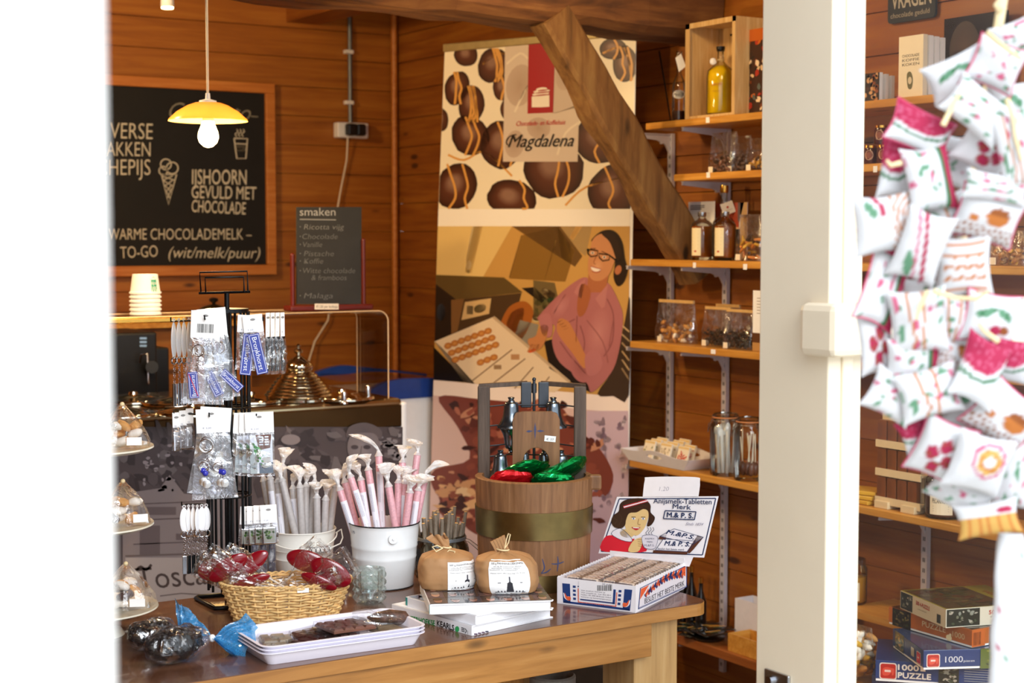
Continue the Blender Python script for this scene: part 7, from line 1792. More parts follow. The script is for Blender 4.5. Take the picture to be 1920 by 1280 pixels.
for sx in (-1, 1):
    b = MB(); q = [(sx*ww, -dd3, 0), (sx*ww, dd3, 0), (sx*w*1.0, dd3+.01, hh*.88), (sx*w*1.0, -dd3-.01, hh*.88)]; th2 = Vector((-sx*.005, 0, 0)); f_ = [Vector(p) for p in q]; b.hexa([f_[0], f_[1], f_[1]+th2, f_[0]+th2, f_[3], f_[2], f_[2]+th2, f_[3]+th2]); b.build('end_panel', 'white_wood', t)
TT = wm(t)
names = ['left', 'middle', 'right']; n5 = 0
for gi, (fx0, cnt, kindc) in enumerate(((-.62, 3, '#7c8c5c'), (-.02, 4, '#8c7048'), (.60, 2, '#d83a24'))):
    for j in range(cnt):
        pos = TT @ Vector((fx0*ww+.006*j*0, -.045+.024*j, .0055)); pk = thing('napkin_packet', '%s patterned packet of the %s bunch in the white tray' % (('front', 'second', 'third', 'rear')[j] if j < cnt-1 or cnt == 4 else 'rear', names[gi]), 'packet', pos, FR, 'packets in the white tray'); pk.rotation_euler = (-.28, 0, FR)
        b = MB(); b.bb((-.028, 0, 0), (.028, .008, .066+.003*j)); b.build('packet', 'label_cream', pk, bevel=.002)
        a = Art(localfn((-.028, 0, .066+.003*j), (1, 0, 0), (0, 0, 1), (0, -1, 0)), .0004); r = random.Random(gi*7+j); a.rect(0, .003, .056, .010, '#e8c888'); a.l = .0007
        for i in range(16): a.ell(r.uniform(.006, .05), r.uniform(.018, .055), r.uniform(.002, .006), r.uniform(.001, .003), r.uniform(0, 180), kindc if i % 2 else ('#b8a888' if gi < 2 else '#c82a1c'), n=8)
        if gi == 2:
            for i in range(7): a.shape([(.028, .040), (.028+.020*math.cos(i*.9-.2), .040-.020*math.sin(i*.9-.2)), (.028+.012*math.cos(i*.9+.25), .040-.012*math.sin(i*.9+.25))][::1], '#c8241c')
        a.build('pattern', 'print_matte', pk)
# --- clip-top jars
def clipjar(px, ytop, wpx, X, label, fill, seed):
    q = onx(px, 840, X); kq = dd_(q)/F; r_ = wpx/2*kq; H = onx(px, ytop, X).z-SH[5]; t = thing('clip_top_jar', label, 'jar', (X, q.y, SH[5]+.0005), FR+.2)
    lathe_thing(t, 'glass', [(r_*.9, 0), (r_, .006), (r_, H*.72), (r_*.94, H*.80), (r_*.78, H*.85), (r_*.78, H*.88), (r_*.84, H*.89), (r_*.84, H*.915)], 'jar_glass', 32)
    lathe_thing(t, 'glass_lid', [(r_*.84, H*.925), (r_*.86, H*.95), (r_*.7, H*.985), (r_*.3, H), (0.001, H)], 'jar_glass', 32, cap0=True)
    b = MB(); b.torus((0, 0, H*.918), (0, 0, 1), r_*.84, .0022, 32, 6); b.build('rubber_seal', 'seal_orange', t)
    b = MB(); b.torus((0, 0, H*.865), (0, 0, 1), r_*.80, .0012, 32, 6); b.tube([(-r_*.8, -.01, H*.86), (-r_*1.15, -.015, H*.80), (-r_*1.2, -.015, H*.66), (-r_*1.1, -.012, H*.76), (-r_*.86, -.01, H*.93), (-r_*.4, -.01, H*.985)], .0014, 6); b.build('wire_clip', 'steel', t)
    rr_ = random.Random(seed); Wt = wm(t)
    for i in range(9):
        a_ = i*2.4; x_, y_ = r_*.5*math.sqrt((i+.5)/9)*math.cos(a_), r_*.5*math.sqrt((i+.5)/9)*math.sin(a_)
        e_ = t.matrix_basis if False else Wt
        g = thing('wrapped_stick' if fill == 'w' else 'nut_skewer', '%s %s in the %s clip-top jar' % (('first', 'second', 'third', 'fourth', 'fifth', 'sixth', 'seventh', 'eighth', 'ninth')[i], 'white paper-wrapped spoon' if fill == 'w' else 'dark chocolate stick', 'left' if fill == 'w' else 'right'), 'spoon' if fill == 'w' else 'sweet', Wt @ Vector((x_, y_, .008)), 0, 'sticks in the %s jar' % ('left' if fill == 'w' else 'right'))
        d = Vector((x_*.5+rr_.uniform(-.01, .01), y_*.5+rr_.uniform(-.01, .01), H*.8)); g.rotation_euler = Vector((0, 0, 1)).rotation_difference(d.normalized()).to_euler(); L = H*rr_.uniform(.62, .78)
        b = MB()
        if fill == 'w': b.tube([(0, 0, 0), (0, 0, L*.55), (0, 0, L)], [.0055, .0045, .0075], 8)
        else: b.tube([(0, 0, L*.35), (0, 0, L)], .0018, 6)
        b.build('handle', 'paper' if fill == 'w' else 'label_cream', g)
        b = MB(); b.ball((0, 0, L*.95 if fill == 'w' else L*.2), 1, 10, sc=(.011, .005, .016) if fill == 'w' else (.012, .011, .022)); b.build('spoon_bowl' if fill == 'w' else 'chocolate', 'paper' if fill == 'w' else 'choc_milk', g)
clipjar(1360, 772, 58, SX+.055, 'left glass clip-top jar filled with white wrapped spoons', 'w', 3)
clipjar(1404, 780, 56, SX+.05, 'right glass clip-top jar of chocolate sticks, beside the cream door post', 'c', 8)
# --- bottom shelf: dark sachets, small wooden box, white box, dark vases
for i in range(11):
    r = random.Random(i+40); X = SX+.02+.10*r.random(); px = 1280+i*7.2; p = sp(px, 6, X); p.z = SH[6]+.001+.0035*i
    g = thing('dark_sachet', '%s glossy dark sachet from the left on the lowest shelf' % ORD[i], 'sachet', p, r.uniform(-.9, .9), 'dark sachets on the lowest shelf')
    b = MB(); b.grid(lambda u, v: Vector(((u-.5)*.10, (v-.5)*.055, .0015+.004*math.sin(PI*u)*math.sin(PI*v))), 8, 5, smooth=True); b.build('foil', 'sachet_black', g, thick=.001)
    a = Art(localfn((-.05, .0275, .0068), (1, 0, 0), (0, 1, 0), (0, 0, 1)), .0004); a.rect(.02, .015, .075, .024, '#b88a40'); a.rect(.03, .03, .06, .036, '#4c6c4c'); a.build('print', 'print_gloss', g)
def obox(px, ytop, k, X, w, d, h, mat, label, name, wall=.006):
    p = sp(px, k, X); t = thing(name, label, 'box', p, FR)
    for nm_, a_, b_ in (('base', (-w, 0, 0), (w, d, .004)), ('front_panel', (-w, 0, .004), (w, wall, h)), ('back_panel', (-w, d-wall, .004), (w, d, h)), ('side_panel', (-w, wall, .004), (-w+wall, d-wall, h)), ('side_panel', (w-wall, wall, .004), (w, d-wall, h))):
        b = MB(); b.bb(a_, b_); b.build(nm_, mat, t)
    return t
obox(1400, 1180, 6, SX+.012, .075, .09, .055, 'shelf_wood', 'low open pine box at the front of the lowest shelf', 'small_wooden_box')
t = obox(1412, 1112, 6, SX+.115, .075, .075, .135, 'white_wood', 'open white box behind the pine box on the lowest shelf', 'white_box', .004)
for i in range(6):
    p = sp(1392+i*6, 6, SX+.14+.01*(i % 2)); p.z += .0045; g = thing('wrapped_biscuit', '%s wrapped pale biscuit inside the white box on the lowest shelf' % ORD[i], 'biscuit', p, .2*i, 'biscuits in the white box'); b = MB(); b.ball((0, 0, .035), 1, 12, sc=(.008, .012, .034)); b.build('biscuit', 'biscuit', g)
for i, px in enumerate((1283, 1300, 1318)):
    p = sp(px, 6, SX+.10); kq = kx(p); r_ = 10*kq; H = .235-.03*i; t = thing('dark_bottle', '%s of the dark glass bottles behind the tablet box' % ('left', 'middle', 'right')[i], 'bottle', p, 0, 'dark bottles on the lowest shelf')
    lathe_thing(t, 'glass', [(r_, 0), (r_*1.05, .01), (r_*1.05, H*.55), (r_*.4, H*.75), (r_*.35, H*.95), (r_*.42, H)], 'bottle_dark'); lathe_thing(t, 'foil_collar', [(r_*.44, H*.9), (r_*.46, H*.9), (r_*.46, H), (.001, H+.002)], 'gold_metal')
p = sp(1334, 6, SX+.05); b = MB(); b.lathe([(.045, 0), (.05, .004), (.052, .01), (.02, .012), (.001, .012)], n=28); o = b.build('black_dish', 'sachet_black'); o.location = p+Vector((0, 0, .0)); tag(o, 'round black dish on the lowest shelf behind the table corner', 'dish')
# ================================================================ BEHIND THE WINDOW
# slate sign on the wall
X = WX-.012; q0, q1 = onx(1668, 46, X), onx(1757, 36, X); zt = q0.z+.17
t = thing('slate_sign', 'dark slate sign with pale lettering hanging high on the window-side wall', 'sign', (X, (q0.y+q1.y)/2, q0.z), FR); w = (q0.y-q1.y)/2; h = .17
b = MB(); b.prism(rrect(-w, 0, w, h, .012, 3), 0, .008); 
for i, v_ in enumerate(b.v): b.v[i] = Vector((v_.x, -v_.z, v_.y))
b.build('panel', 'slate_grey', t)
a = Art(localfn((-w, -.008, h), (1, 0, 0), (0, 0, 1), (0, -1, 0)), .0006); a.text('VRAGEN', (.015, h-.040), (2*w-.015, h-.040), .045, '#b4ac9c', bold=.01); a.text('chocolade geduld', (.012, h-.014), (2*w-.02, h-.014), .014, '#a89c88'); a.build('lettering', 'print_matte', t)
# brown oval portrait plaque (dark picture) on the wall
q0, q1 = onx(1785, 40, X), onx(1900, 40, X); w = (q0.y-q1.y)/2; zb = onx(1800, 122, X).z
t = thing('dark_picture', 'dark brown picture panel of a coffee cup leaning behind the pillow garland', 'picture', (X-.03, (q0.y+q1.y)/2, SH[1]+.001), FR); h = onx(1840, 30, X).z-SH[1]
b = MB(); b.bb((-w, 0, 0), (w, .012, h)); b.build('panel', 'sachet_black', t); a = Art(localfn((-w, 0, h), (1, 0, 0), (0, 0, 1), (0, -1, 0)), .0006); a.ell(w*.7, h*.4, w*.5, h*.34, 0, '#3c2a20', '#5c4434'); a.l = .001; a.ell(w*1.2, h*.5, w*.3, h*.24, 20, '#6c2c1c'); a.build('print', 'print_matte', t)
# books on the highest shelf
def art_cover(A_, w, h):
    for i, s_ in enumerate(('CHOCOLADE', 'KOFFIE', 'KOKEN')): A_.text(s_, (w*.15, h*(.34+.07*i)), (w*.85, h*(.34+.07*i)), h*.045, '#5c503c')
    A_.smooth([(w*.35, h*.62), (w*.5, h*.58), (w*.6, h*.7), (w*.55, h*.85), (w*.4, h*.83)], '#6c6a48'); A_.l += .0003; A_.ell(w*.48, h*.72, w*.08, h*.06, 0, '#d8cdb4')
for i in range(4):
    t = card(1677+i*14, 1722+i*11, 68+i*2, 1, ('cream book with green plant emblem facing out on the highest shelf' if i == 0 else '%s grey-edged book standing behind the cream one' % ORD[i-1]), art_cover if i == 0 else None, SX+.035+.02*i, .016, 'label_cream' if i == 0 else 'pages', 'standing_book', 'book', 'books on the highest shelf')
def art_small(A_, w, h):
    A_.rect(0, 0, w, h, '#2c1c12'); A_.l += .0003; r = random.Random(3)
    for i in range(24): A_.ell(r.uniform(.005, w-.005), r.uniform(.005, h-.005), .007, .005, i*20, r.choice(('#8c4a20', '#c08040', '#4a2c18', '#d0a070')), n=9)
for i in range(3): card(1612+i*13, 1642+i*11, 138+i*3, 1, ('small dark recipe booklet with biscuits on its cover, on the highest shelf' if i == 0 else '%s pale booklet behind the dark recipe booklet' % ORD[i-1]), art_small if i == 0 else None, SX+.03+.02*i, .012, 'pages', 'recipe_booklet', 'book', 'booklets on the highest shelf')
# jam pots
for i, (px, lv) in enumerate(((1627, 0), (1652, 0), (1646, 1))):
    X = SX+.05; p = sp(px, 2, X); kq = kx(p); r_ = 13*kq; H = 36*kq; p.z += lv*(H+.0005)
    t = thing('jam_pot', ('left lower', 'right lower', 'upper')[i]+' small jam pot with golden lid and round label', 'jar', p, facecam(p), 'small jam pots')
    lathe_thing(t, 'glass', [(r_*.9, 0), (r_, .004), (r_, H*.8), (r_*.85, H*.88)], 'jam_dark'); lathe_thing(t, 'lid', [(r_*.95, H*.86), (r_*.95, H*.98), (r_*.8, H), (.001, H)], 'gold_metal')
    a = Art(lambda x, y, l: Vector(((r_+l)*math.sin(x), -(r_+l)*math.cos(x), H-y)), .0008); a.ell(-.2, H*.52, .62, H*.26, 0, '#c89878', n=20); a.l = .0012; a.ell(-.2, H*.52, .45, H*.18, 0, '#8c4c34', n=18); a.build('label', 'print_matte', t)
# glittering bag on shelf three far right
cbag(1858, 1925, 432, 3, 'cellophane bag of golden nuts far right behind the garland', ('nuts', ['biscuit', 'sweet_yellow', 'choc_milk']), .4, nb=50, seed=7)
# display stand with brown packets
X = SX+.05; y0, y1 = onx(1654, 800, X).y, onx(1741, 800, X).y; zb = SH[5]; z1 = onx(1690, 776, X).z-zb; w = (y0-y1)/2
t = thing('packet_stand', 'white upright display stand holding rows of brown chocolate packets', 'display stand', (X, (y0+y1)/2, zb+.0005), FR)
b = MB(); b.bb((-w, 0, .018), (w, .018, z1)); b.build('back_board', 'cream_wood', t, bevel=.002)
for sx in (-.9, .25): b = MB(); b.bb((sx*w, -.035, 0), (sx*w+.05, .05, .020)); b.build('foot', 'cream_wood', t, bevel=.001)
rowz = [z1*f for f in (.10, .40, .70)]
for j, z_ in enumerate(rowz): b = MB(); b.bb((-w*.98, -.024, z_-.006), (w*.98, 0, z_)); b.bb((-w*.98, -.026, z_-.016), (w*.98, -.022, z_+.004)); b.build('ledge', 'cream_wood', t)
TW = wm(t)
for j, z_ in enumerate(rowz):
    for i in range(4):
        pos = TW @ Vector((-w*.78+i*w*.45, -.012, z_+.0005)); g = thing('chocolate_packet', '%s brown chocolate packet from the left in the %s row of the white stand' % (ORD[i], ('bottom', 'middle', 'top')[j]), 'chocolate', pos, FR, 'brown packets on the white stand')
        hh = z1*.22; b = MB(); b.bb((-w*.19, -.008, 0), (w*.19, .008, hh)); b.build('packet', 'packet_brown', g, bevel=.001); a = Art(localfn((-w*.2, -.008, hh), (1, 0, 0), (0, 0, 1), (0, -1, 0)), .0006)
        for q in range(5): a.rect(w*.06+.003*q, hh*.15, w*.065+.003*q, hh*.85, '#4a2810')
        a.build('stripes', 'print_matte', g)
# yellow flat packs left of the stand, glass jar with label, card
for i in range(3):
    p = sp(1624, 5, SX+.06); p.z += .0125*i; b = MB(); b.box((0, 0, .006), (.09, .12, .011)); o = b.build('yellow_packet', 'sweet_yellow', bevel=.002); o.location = p; o.rotation_euler = (0, 0, .15*i); tag(o, '%s flat yellow packet left of the white packet stand' % ('bottom', 'middle', 'top')[i], 'packet', 'flat yellow packets')
def ljar(px, k, X, wpx, ytop, label, fill, fz, txt, z=None):
    p = sp(px, k, X) if z is None else Vector((X, onx(px, 640, X).y, z)); kq = kx(p); r_ = wpx/2*kq; H = onx(px, ytop, X).z-p.z; t = thing('labelled_jar', label, 'jar', p, facecam(p))
    lathe_thing(t, 'glass', [(r_*.9, 0), (r_, .006), (r_, H*.78), (r_*.8, H*.88)], 'jar_glass'); lathe_thing(t, 'content', [(r_*.86, .006), (r_*.93, .01), (r_*.93, H*fz), (.001, H*fz+.004)], fill); lathe_thing(t, 'lid', [(r_*.83, H*.86), (r_*.86, H*.88), (r_*.86, H*.98), (.001, H)], 'steel')
    a = Art(lambda x, y, l: Vector(((r_+l)*math.sin(x), -(r_+l)*math.cos(x), H-y)), .0008); n_ = 6
    for i in range(n_): a.rect(-.75+1.2*i/n_, H*.5, -.75+1.2*(i+1)/n_, H*.9, '#ead8b8')
    a.l = .0013; a.text(txt, (-.6, H*.66), (.3, H*.66), H*.1, '#5c5048')
    for i in range(3): a.rect(-.55, H*(.72+.05*i), .25, H*(.73+.05*i), '#8c7c6c')
    a.build('label', 'print_matte', t)
ljar(1775, 5, SX+.06, 72, 880, 'wide glass jar with a cream label right of the white packet stand', 'choc_milk', .7, 'PECANNOOT')
def art_l(A_, w, h):
    A_.text('speciaal', (w*.2, h*.3), (w*.8, h*.3), h*.1, '#5c5048')
    for i in range(4): A_.rect(w*.15, h*(.45+.1*i), w*.85, h*(.47+.1*i), '#7c6c5c')
card(1818, 1862, 930, 5, 'cream label card below the tip of the pillow garland', art_l, SX+.02)
# low wooden bench with puzzles, raised block with honey jar
zb0 = .385
t = thing('low_bench', 'low wooden bench under the window shelves carrying the jigsaw boxes', 'bench', (2.95, 2.9, 0)); b = MB(); b.bb((2.72, 2.05, zb0-.03), (SX-.01, 3.05, zb0)); b.build('bench_top', 'shelf_wood', t, world=True, bevel=.002)
for y_ in (2.12, 2.96): b = MB(); b.bb((2.74, y_, 0), (SX-.05, y_+.05, zb0-.03)); b.build('bench_leg', 'shelf_wood', t, world=True)
zj = onx(1612, 1133, SX+.07).z
b = MB(); b.bb((SX+.005, onx(1700, 640, SX).y, zj-.02), (WX-.012, onx(1585, 640, SX).y, zj)); o = b.build('wall_shelf', 'shelf_wood'); tag(o, 'short shelf board behind the jigsaw boxes carrying the honey jar', 'shelf')
b = MB(); b.bb((WX-.05, onx(1620, 640, WX).y, SH[6]+.001), (WX-.02, onx(1620, 640, WX).y+.03, zj-.02)); o = b.build('shelf_support', 'shelf_wood'); tag(o, 'wooden prop under the short shelf board of the honey jar', 'support')
ljar(1606, 5, SX+.07, 52, 1046, 'glass jar of golden honey with a blue-edged label, next to the door post', 'honey', .6, 'HONIG', zj+.0005)
def pbox(FC, Lp, Rp, z, h, mat, label, fa, fb, ft=None):
    A_, Lq, Rq = onz(*FC, z), onz(*Lp, z), onz(*Rp, z); ux = (Rq-A_).normalized(); lx = max(.25, min(.40, (Rq-A_).length)); uy = Vector((-ux.y, ux.x, 0)); ly = max(.22, min(.38, abs((Lq-A_).dot(uy))))
    t = thing('jigsaw_box', label, 'puzzle box', A_, math.atan2(ux.y, ux.x), 'stack of jigsaw boxes'); b = MB(); b.bb((0.0015, .0015, 0.0008), (lx-.0015, ly-.0015, h-.004)); b.build('base', 'paper', t); b = MB(); b.bb((0, 0, h*.12), (lx, ly, h-.0008)); b.build('lid', mat, t, bevel=.001)
    a = Art(localfn((0, 0, h), (1, 0, 0), (0, 0, 1), (0, -1, 0)), .0006); fa(a, lx, h); a.build('front_print', 'print_gloss', t)
    a = Art(localfn((0, ly, h), (0, -1, 0), (0, 0, 1), (-1, 0, 0)), .0006); fb(a, ly, h); a.build('side_print', 'print_gloss', t)
    if ft: a = Art(localfn((0, ly, h-.0008), (1, 0, 0), (0, 1, 0), (0, 0, 1)), .0006); ft(a, lx, ly); a.build('top_print', 'print_gloss', t)
    return t
def blot(a, x0, y0, x1, y1, cols, n, sd=1, s=.008):
    r = random.Random(sd); a.rect(x0, y0, x1, y1, cols[0]); a.l += .0002
    for i in range(n): a.l += .000005; a.ell(r.uniform(x0+s, x1-s), r.uniform(y0+s*.5, y1-s*.5), r.uniform(s*.3, s), r.uniform(s*.2, s*.55), r.uniform(-30, 30), r.choice(cols), n=8, wob=.3)
DG = ['#1c2018', '#3c4430', '#6a6a58', '#8a8c80', '#26241c', '#a8a090']
def elephant(a, x, y, s_):
    a.shape([tuple(p) for p in rrect(x, y, x+s_, y+s_, s_*.15, 3)], '#e4d4c8'); a.l += .0003; a.shape([tuple(p) for p in rrect(x+s_*.06, y+s_*.06, x+s_*.94, y+s_*.94, s_*.12, 3)], '#b8281c'); a.l += .0003
    a.smooth([(x+s_*.2, y+s_*.75), (x+s_*.18, y+s_*.4), (x+s_*.4, y+s_*.25), (x+s_*.65, y+s_*.3), (x+s_*.85, y+s_*.35), (x+s_*.82, y+s_*.7), (x+s_*.72, y+s_*.72), (x+s_*.7, y+s_*.55), (x+s_*.5, y+s_*.75)], '#d84c38', 3); a.l += .0003; a.rect(x+s_*.3, y+s_*.42, x+s_*.65, y+s_*.55, '#e8c8b8')
# bottom to top
pbox((1634, 1300), (1600, 1285), (1880, 1322), .386, .05, 'puzzle_blue', 'lowest jigsaw box, dark blue, mostly below the picture edge', lambda a, w, h: a.rect(0.01, .01, w*.3, h-.01, '#2c3c6c'), lambda a, w, h: a.rect(.01, .01, w-.01, h-.01, '#24305c'))
def f1(a, w, h):
    elephant(a, .010, .006, h*.78); a.text('1000', (.055, .022), (.105, .022), .014, '#f0e8dc', bold=.03); a.text('PUZZLE', (.055, .042), (.135, .042), .014, '#f0e8dc', bold=.03)
    a.rect(.110, .010, .122, .022, '#f0e8dc'); blot(a, w*.50, .004, w*.66, h-.006, DG, 24, 3); 
    for i in range(6): a.rect(w*.70, .008+.006*i, w*.92, .010+.006*i, '#8c9098')
pbox((1641, 1276), (1632, 1262), (1880, 1292), .437, .0545, 'puzzle_blue', 'blue jigsaw box reading 1000 PUZZLE with a red elephant emblem', f1, lambda a, w, h: elephant(a, w-.06, .01, h*.7))
def f2(a, w, h): elephant(a, .008, .010, h*.68); a.text('1000', (.055, .032), (.100, .032), .015, '#d8d8e0'); a.text('pieces', (.102, .032), (.13, .032), .006, '#d8d8e0'); blot(a, w*.58, .0, w*.98, h, ['#5c6a2c', '#8c8c3c', '#3c4420', '#b0a040', '#6c7c48'], 30, 5)
def f2b(a, w, h): blot(a, .02, 0, w*.38, h*.9, ['#4a5a40', '#6c7c50', '#c8a050', '#8a7444', '#38444c'], 40, 6); a.rect(w*.62, .012, w*.72, .034, '#b8b090'); elephant(a, w-.045, .012, h*.6)
pbox((1731, 1256), (1644, 1216), (1868, 1252), .492, .050, 'puzzle_blue', 'upper blue jigsaw box with a red elephant and 1000 pieces lettering', f2, f2b, lambda a, w, h: a.rect(0, 0, w, h, '#3c4a70'))
def f3(a, w, h): a.rect(.0, .002, .045, h-.002, '#c8682c'); a.barcode(.004, .008, .030, h-.006); blot(a, .06, .0, w, h, ['#6c4020', '#8c5a2c', '#4a2c18', '#a87038'], 20, 7)
def f3b(a, w, h):
    blot(a, w*.05, .0, w*.28, h, ['#2c2014', '#5c4c30', '#3c3c20', '#7c6a40'], 24, 8); a.text('PUZZLE', (w*.42, .026), (w*.70, .026), .014, '#ecd8a8'); a.text('1000', (w*.78, .030), (w*.92, .030), .014, '#e0c088'); a.ell(w*.74, .036, .010, .008, 0, '#ecd8a8', n=12); a.ell(w*.755, .028, .004, .004, 0, '#ecd8a8', n=8)
pbox((1822, 1215), (1598, 1180), (1872, 1206), .543, .046, 'puzzle_orange', 'orange jigsaw box with PUZZLE lettering beneath the top box', f3, f3b, lambda a, w, h: blot(a, .004, .004, w-.004, h-.004, ['#4c3018', '#6c4824', '#38240f', '#8c6434', '#54542c'], 90, 11, .02))
def f4(a, w, h): a.rect(0, 0, w, h, '#dcd4c0'); a.l += .0002; blot(a, .002, .002, w*.38, h-.002, DG, 30, 9); a.text('500 4-PUZZLE', (w*.48, .020), (w*.92, .020), .010, '#b8301c', bold=.02); a.scrib(w*.5, .028, w*.8, .003, '#7c7468', 3)
def f4b(a, w, h): a.rect(0, 0, w, h, '#dccfb0'); a.l += .0002; blot(a, .002, .002, w*.28, h-.002, DG, 30, 10); a.text('500 4-PUZZLE', (w*.36, .019), (w*.66, .021), .010, '#b8301c', bold=.02); a.scrib(w*.4, .030, w*.6, .003, '#7c7468', 4); a.rect(w*.82, .020, w*.90, .042, '#2c2c20')
def f4t(a, w, h): a.rect(0, 0, w, h, '#a89a3c'); a.l += .0002; blot(a, w*.02, h*.02, w*.72, h*.98, ['#5c4c30', '#3c3820', '#7c6c44', '#6c3c24', '#4c5430'], 90, 12, .02); a.text('500 4-PUZZLE', (w*.86, h*.9), (w*.84, h*.3), .014, '#b8301c')
pbox((1773, 1177), (1678, 1143), (1866, 1170), .590, .047, 'puzzle_cream', 'cream topmost jigsaw box with a green lid picture and red lettering', f4, f4b, f4t)
# bag of pale sweets beside the stack
X_old = SX; q = onz(1612, 1262, zb0); SH['b'] = zb0
p = Vector((2.72, 0, 0))
cbag(1592, 1642, 1172, 'b', 'cellophane bag of pale golden pastry pieces beside the jigsaw boxes', ('nuts', ['biscuit', 'sweet_yellow', 'meringue']), .78, X=2.98, dpt=.07, nb=70, sz=.013, seed=2)
# ================================================================ GARLAND OF LITTLE FABRIC PILLOWS
WHT = (.64, .64, .65); PK = lin('#a82048'); PKL = lin('#c05878'); GRN = lin('#5c8c6c'); DGR = lin('#2c6c40'); BRN = lin('#8c4c1c'); ORG = lin('#b86c2c'); YEL = lin('#c89c50'); DBR = lin('#6c4420')
def near(x, y, cx, cy, rx, ry, rot=0):
    c, s = math.cos(rad(rot)), math.sin(rad(rot)); dx, dy = x-cx, y-cy; a_, b_ = (dx*c+dy*s)/rx, (-dx*s+dy*c)/ry; return a_*a_+b_*b_ < 1
def pat(kind, x, y, sd):
    s = math.sin(sd*12.9)*.2
    if kind == 'leaf':
        if near(x, y, -.35+s, .25, .42, .16, 30) or near(x, y, .35, .3+s, .42, .16, -35): return GRN if (x*9) % 1 > .25 else DGR
        if near(x, y, .1, -.45, .26, .22): return PK
        if near(x, y, .45, -.4, .22, .18): return BRN
    elif kind == 'circle':
        if near(x, y, .25+s*.3, .15, .40, .40): return ORG if y < .2 else BRN
        if near(x, y, -.55, -.1, .16, .14): return ORG
        if y < -.35 and abs(((x+y*.4)*5) % 1-.5) < .18: return BRN
    elif kind == 'melon':
        d = math.hypot(x+.2, y-.9); 
        if d < 1.15: return PK if noise.noise(Vector((x*7, y*7, sd))) < .25 else PKL
        if d < 1.30: return WHT
        if d < 1.42: return DGR
    elif kind == 'stripes':
        if abs(x) < .75 and ((y*2.6+.06*math.sin(x*14)) % 1) < .28: return ORG
    elif kind == 'lines':
        if abs(x+.3+.08*math.sin(y*3)) < .045 or abs(x-.15-.06*math.sin(y*2)) < .04: return ORG
        if near(x, y, -.7, -.3, .12, .3): return GRN
    elif kind == 'plines':
        if abs(x-.1+.35*y) < .09 or abs(x+.25+.3*y) < .05: return PK if abs(x-.1+.35*y) < .09 else PKL
        if near(x, y, -.35, -.55, .2, .42, 25): return GRN
    elif kind == 'berries':
        for cx, cy in ((.1, .3), (-.35, -.05), (.35, -.2), (-.1, -.55)):
            if near(x, y, cx+s, cy, .26, .26): return PK if noise.noise(Vector((x*9, y*9, sd))) < .2 else BRN
        if near(x, y, .6, .5, .3, .14, 40): return GRN
    elif kind == 'band':
        if x > .55: return PK
        if x > .42: return DGR
        if near(x, y, -.3, .3, .16, .06, 30) or near(x, y, -.1, -.4, .14, .05, -30): return GRN
    elif kind == 'ring':
        r_ = math.hypot(x-.1, (y-.25))
        if .22 < r_ < .46: return YEL if (math.atan2(y, x)*3) % 1 > .2 else ORG
        if abs(r_-.58) < .05: return PKL
    elif kind == 'arch':
        if x > .15 and abs((math.hypot(x-1.0, y-.2)*5) % 1-.5) < .22: return ORG
        if abs(x+.12+.2*y) < .09 and y > .3: return PK
        if near(x, y, -.6, .55, .14, .3, 20): return GRN
    elif kind == 'cookies':
        if y < .15: return YEL if ((x*3) % 1) > .25 else ORG
        if near(x, y, .6, .4, .3, .2): return PK
    if kind in ('plain', 'lines', 'band') and noise.noise(Vector((x*3.3, y*3.3, sd*3))) > .30: return (GRN if (sd+int(x*3+5)) % 2 else PKL)
    return WHT
GD = 1.85
rn = random.Random(23)
P_ = [(1795, 140, 112, 72, -20, 'leaf', 0, .0), (1868, 122, 100, 84, 15, 'plain', 1, -.02), (1903, 70, 60, 78, 70, 'plain', 0, .03), (1725, 245, 122, 74, 22, 'melon', 1, .0), (1681, 315, 62, 112, 8, 'melon', 0, .03), (1835, 208, 126, 80, 38, 'plain', 0, -.04), (1742, 335, 92, 120, -5, 'band', 0, -.01),
 (1850, 275, 100, 96, 30, 'berries', 0, .0), (1902, 280, 64, 140, -12, 'lines', 0, -.05), (1656, 420, 116, 108, -6, 'arch', 0, -.01), (1728, 462, 88, 134, 18, 'plines', 0, -.03), (1790, 405, 92, 90, -20, 'lines', 0, .02), (1852, 405, 122, 96, 14, 'circle', 1, -.01), (1868, 352, 120, 52, 8, 'plain', 0, -.04),
 (1805, 500, 104, 112, -4, 'stripes', 0, .0), (1655, 540, 78, 140, 24, 'band', 1, .01), (1722, 602, 104, 118, -6, 'lines', 0, -.02), (1785, 602, 86, 96, 6, 'lines', 0, .01), (1856, 596, 104, 92, 8, 'leaf', 1, .0), (1643, 642, 66, 116, -4, 'berries', 0, .02), (1712, 676, 104, 92, -8, 'band', 0, -.0), (1786, 664, 88, 88, 30, 'circle', 0, .02),
 (1838, 694, 88, 128, 28, 'melon', 0, -.03), (1895, 676, 88, 82, 10, 'melon', 0, .0), (1674, 742, 96, 82, 28, 'plain', 0, .0), (1742, 736, 118, 92, -14, 'lines', 0, -.02), (1884, 782, 118, 108, 38, 'circle', 1, -.02), (1726, 800, 92, 66, -30, 'melon', 0, .03), (1764, 842, 94, 116, 24, 'berries', 1, .0), (1836, 868, 112, 112, 12, 'ring', 0, -.03),
 (1902, 890, 72, 130, 4, 'plain', 0, .0), (1798, 925, 112, 66, 32, 'plain', 0, .02), (1852, 972, 112, 62, -14, 'cookies', 0, -.01), (1815, 770, 92, 90, 20, 'leaf', 0, .04), (1780, 300, 90, 96, 12, 'plain', 0, .05), (1700, 385, 70, 62, 40, 'berries', 0, .05), (1668, 475, 60, 66, 0, 'melon', 0, .05), (1760, 560, 90, 70, 0, 'plain', 0, .06), (1885, 200, 80, 90, 0, 'leaf', 0, .05), (1700, 560, 80, 80, 10, 'plain', 0, .06)]
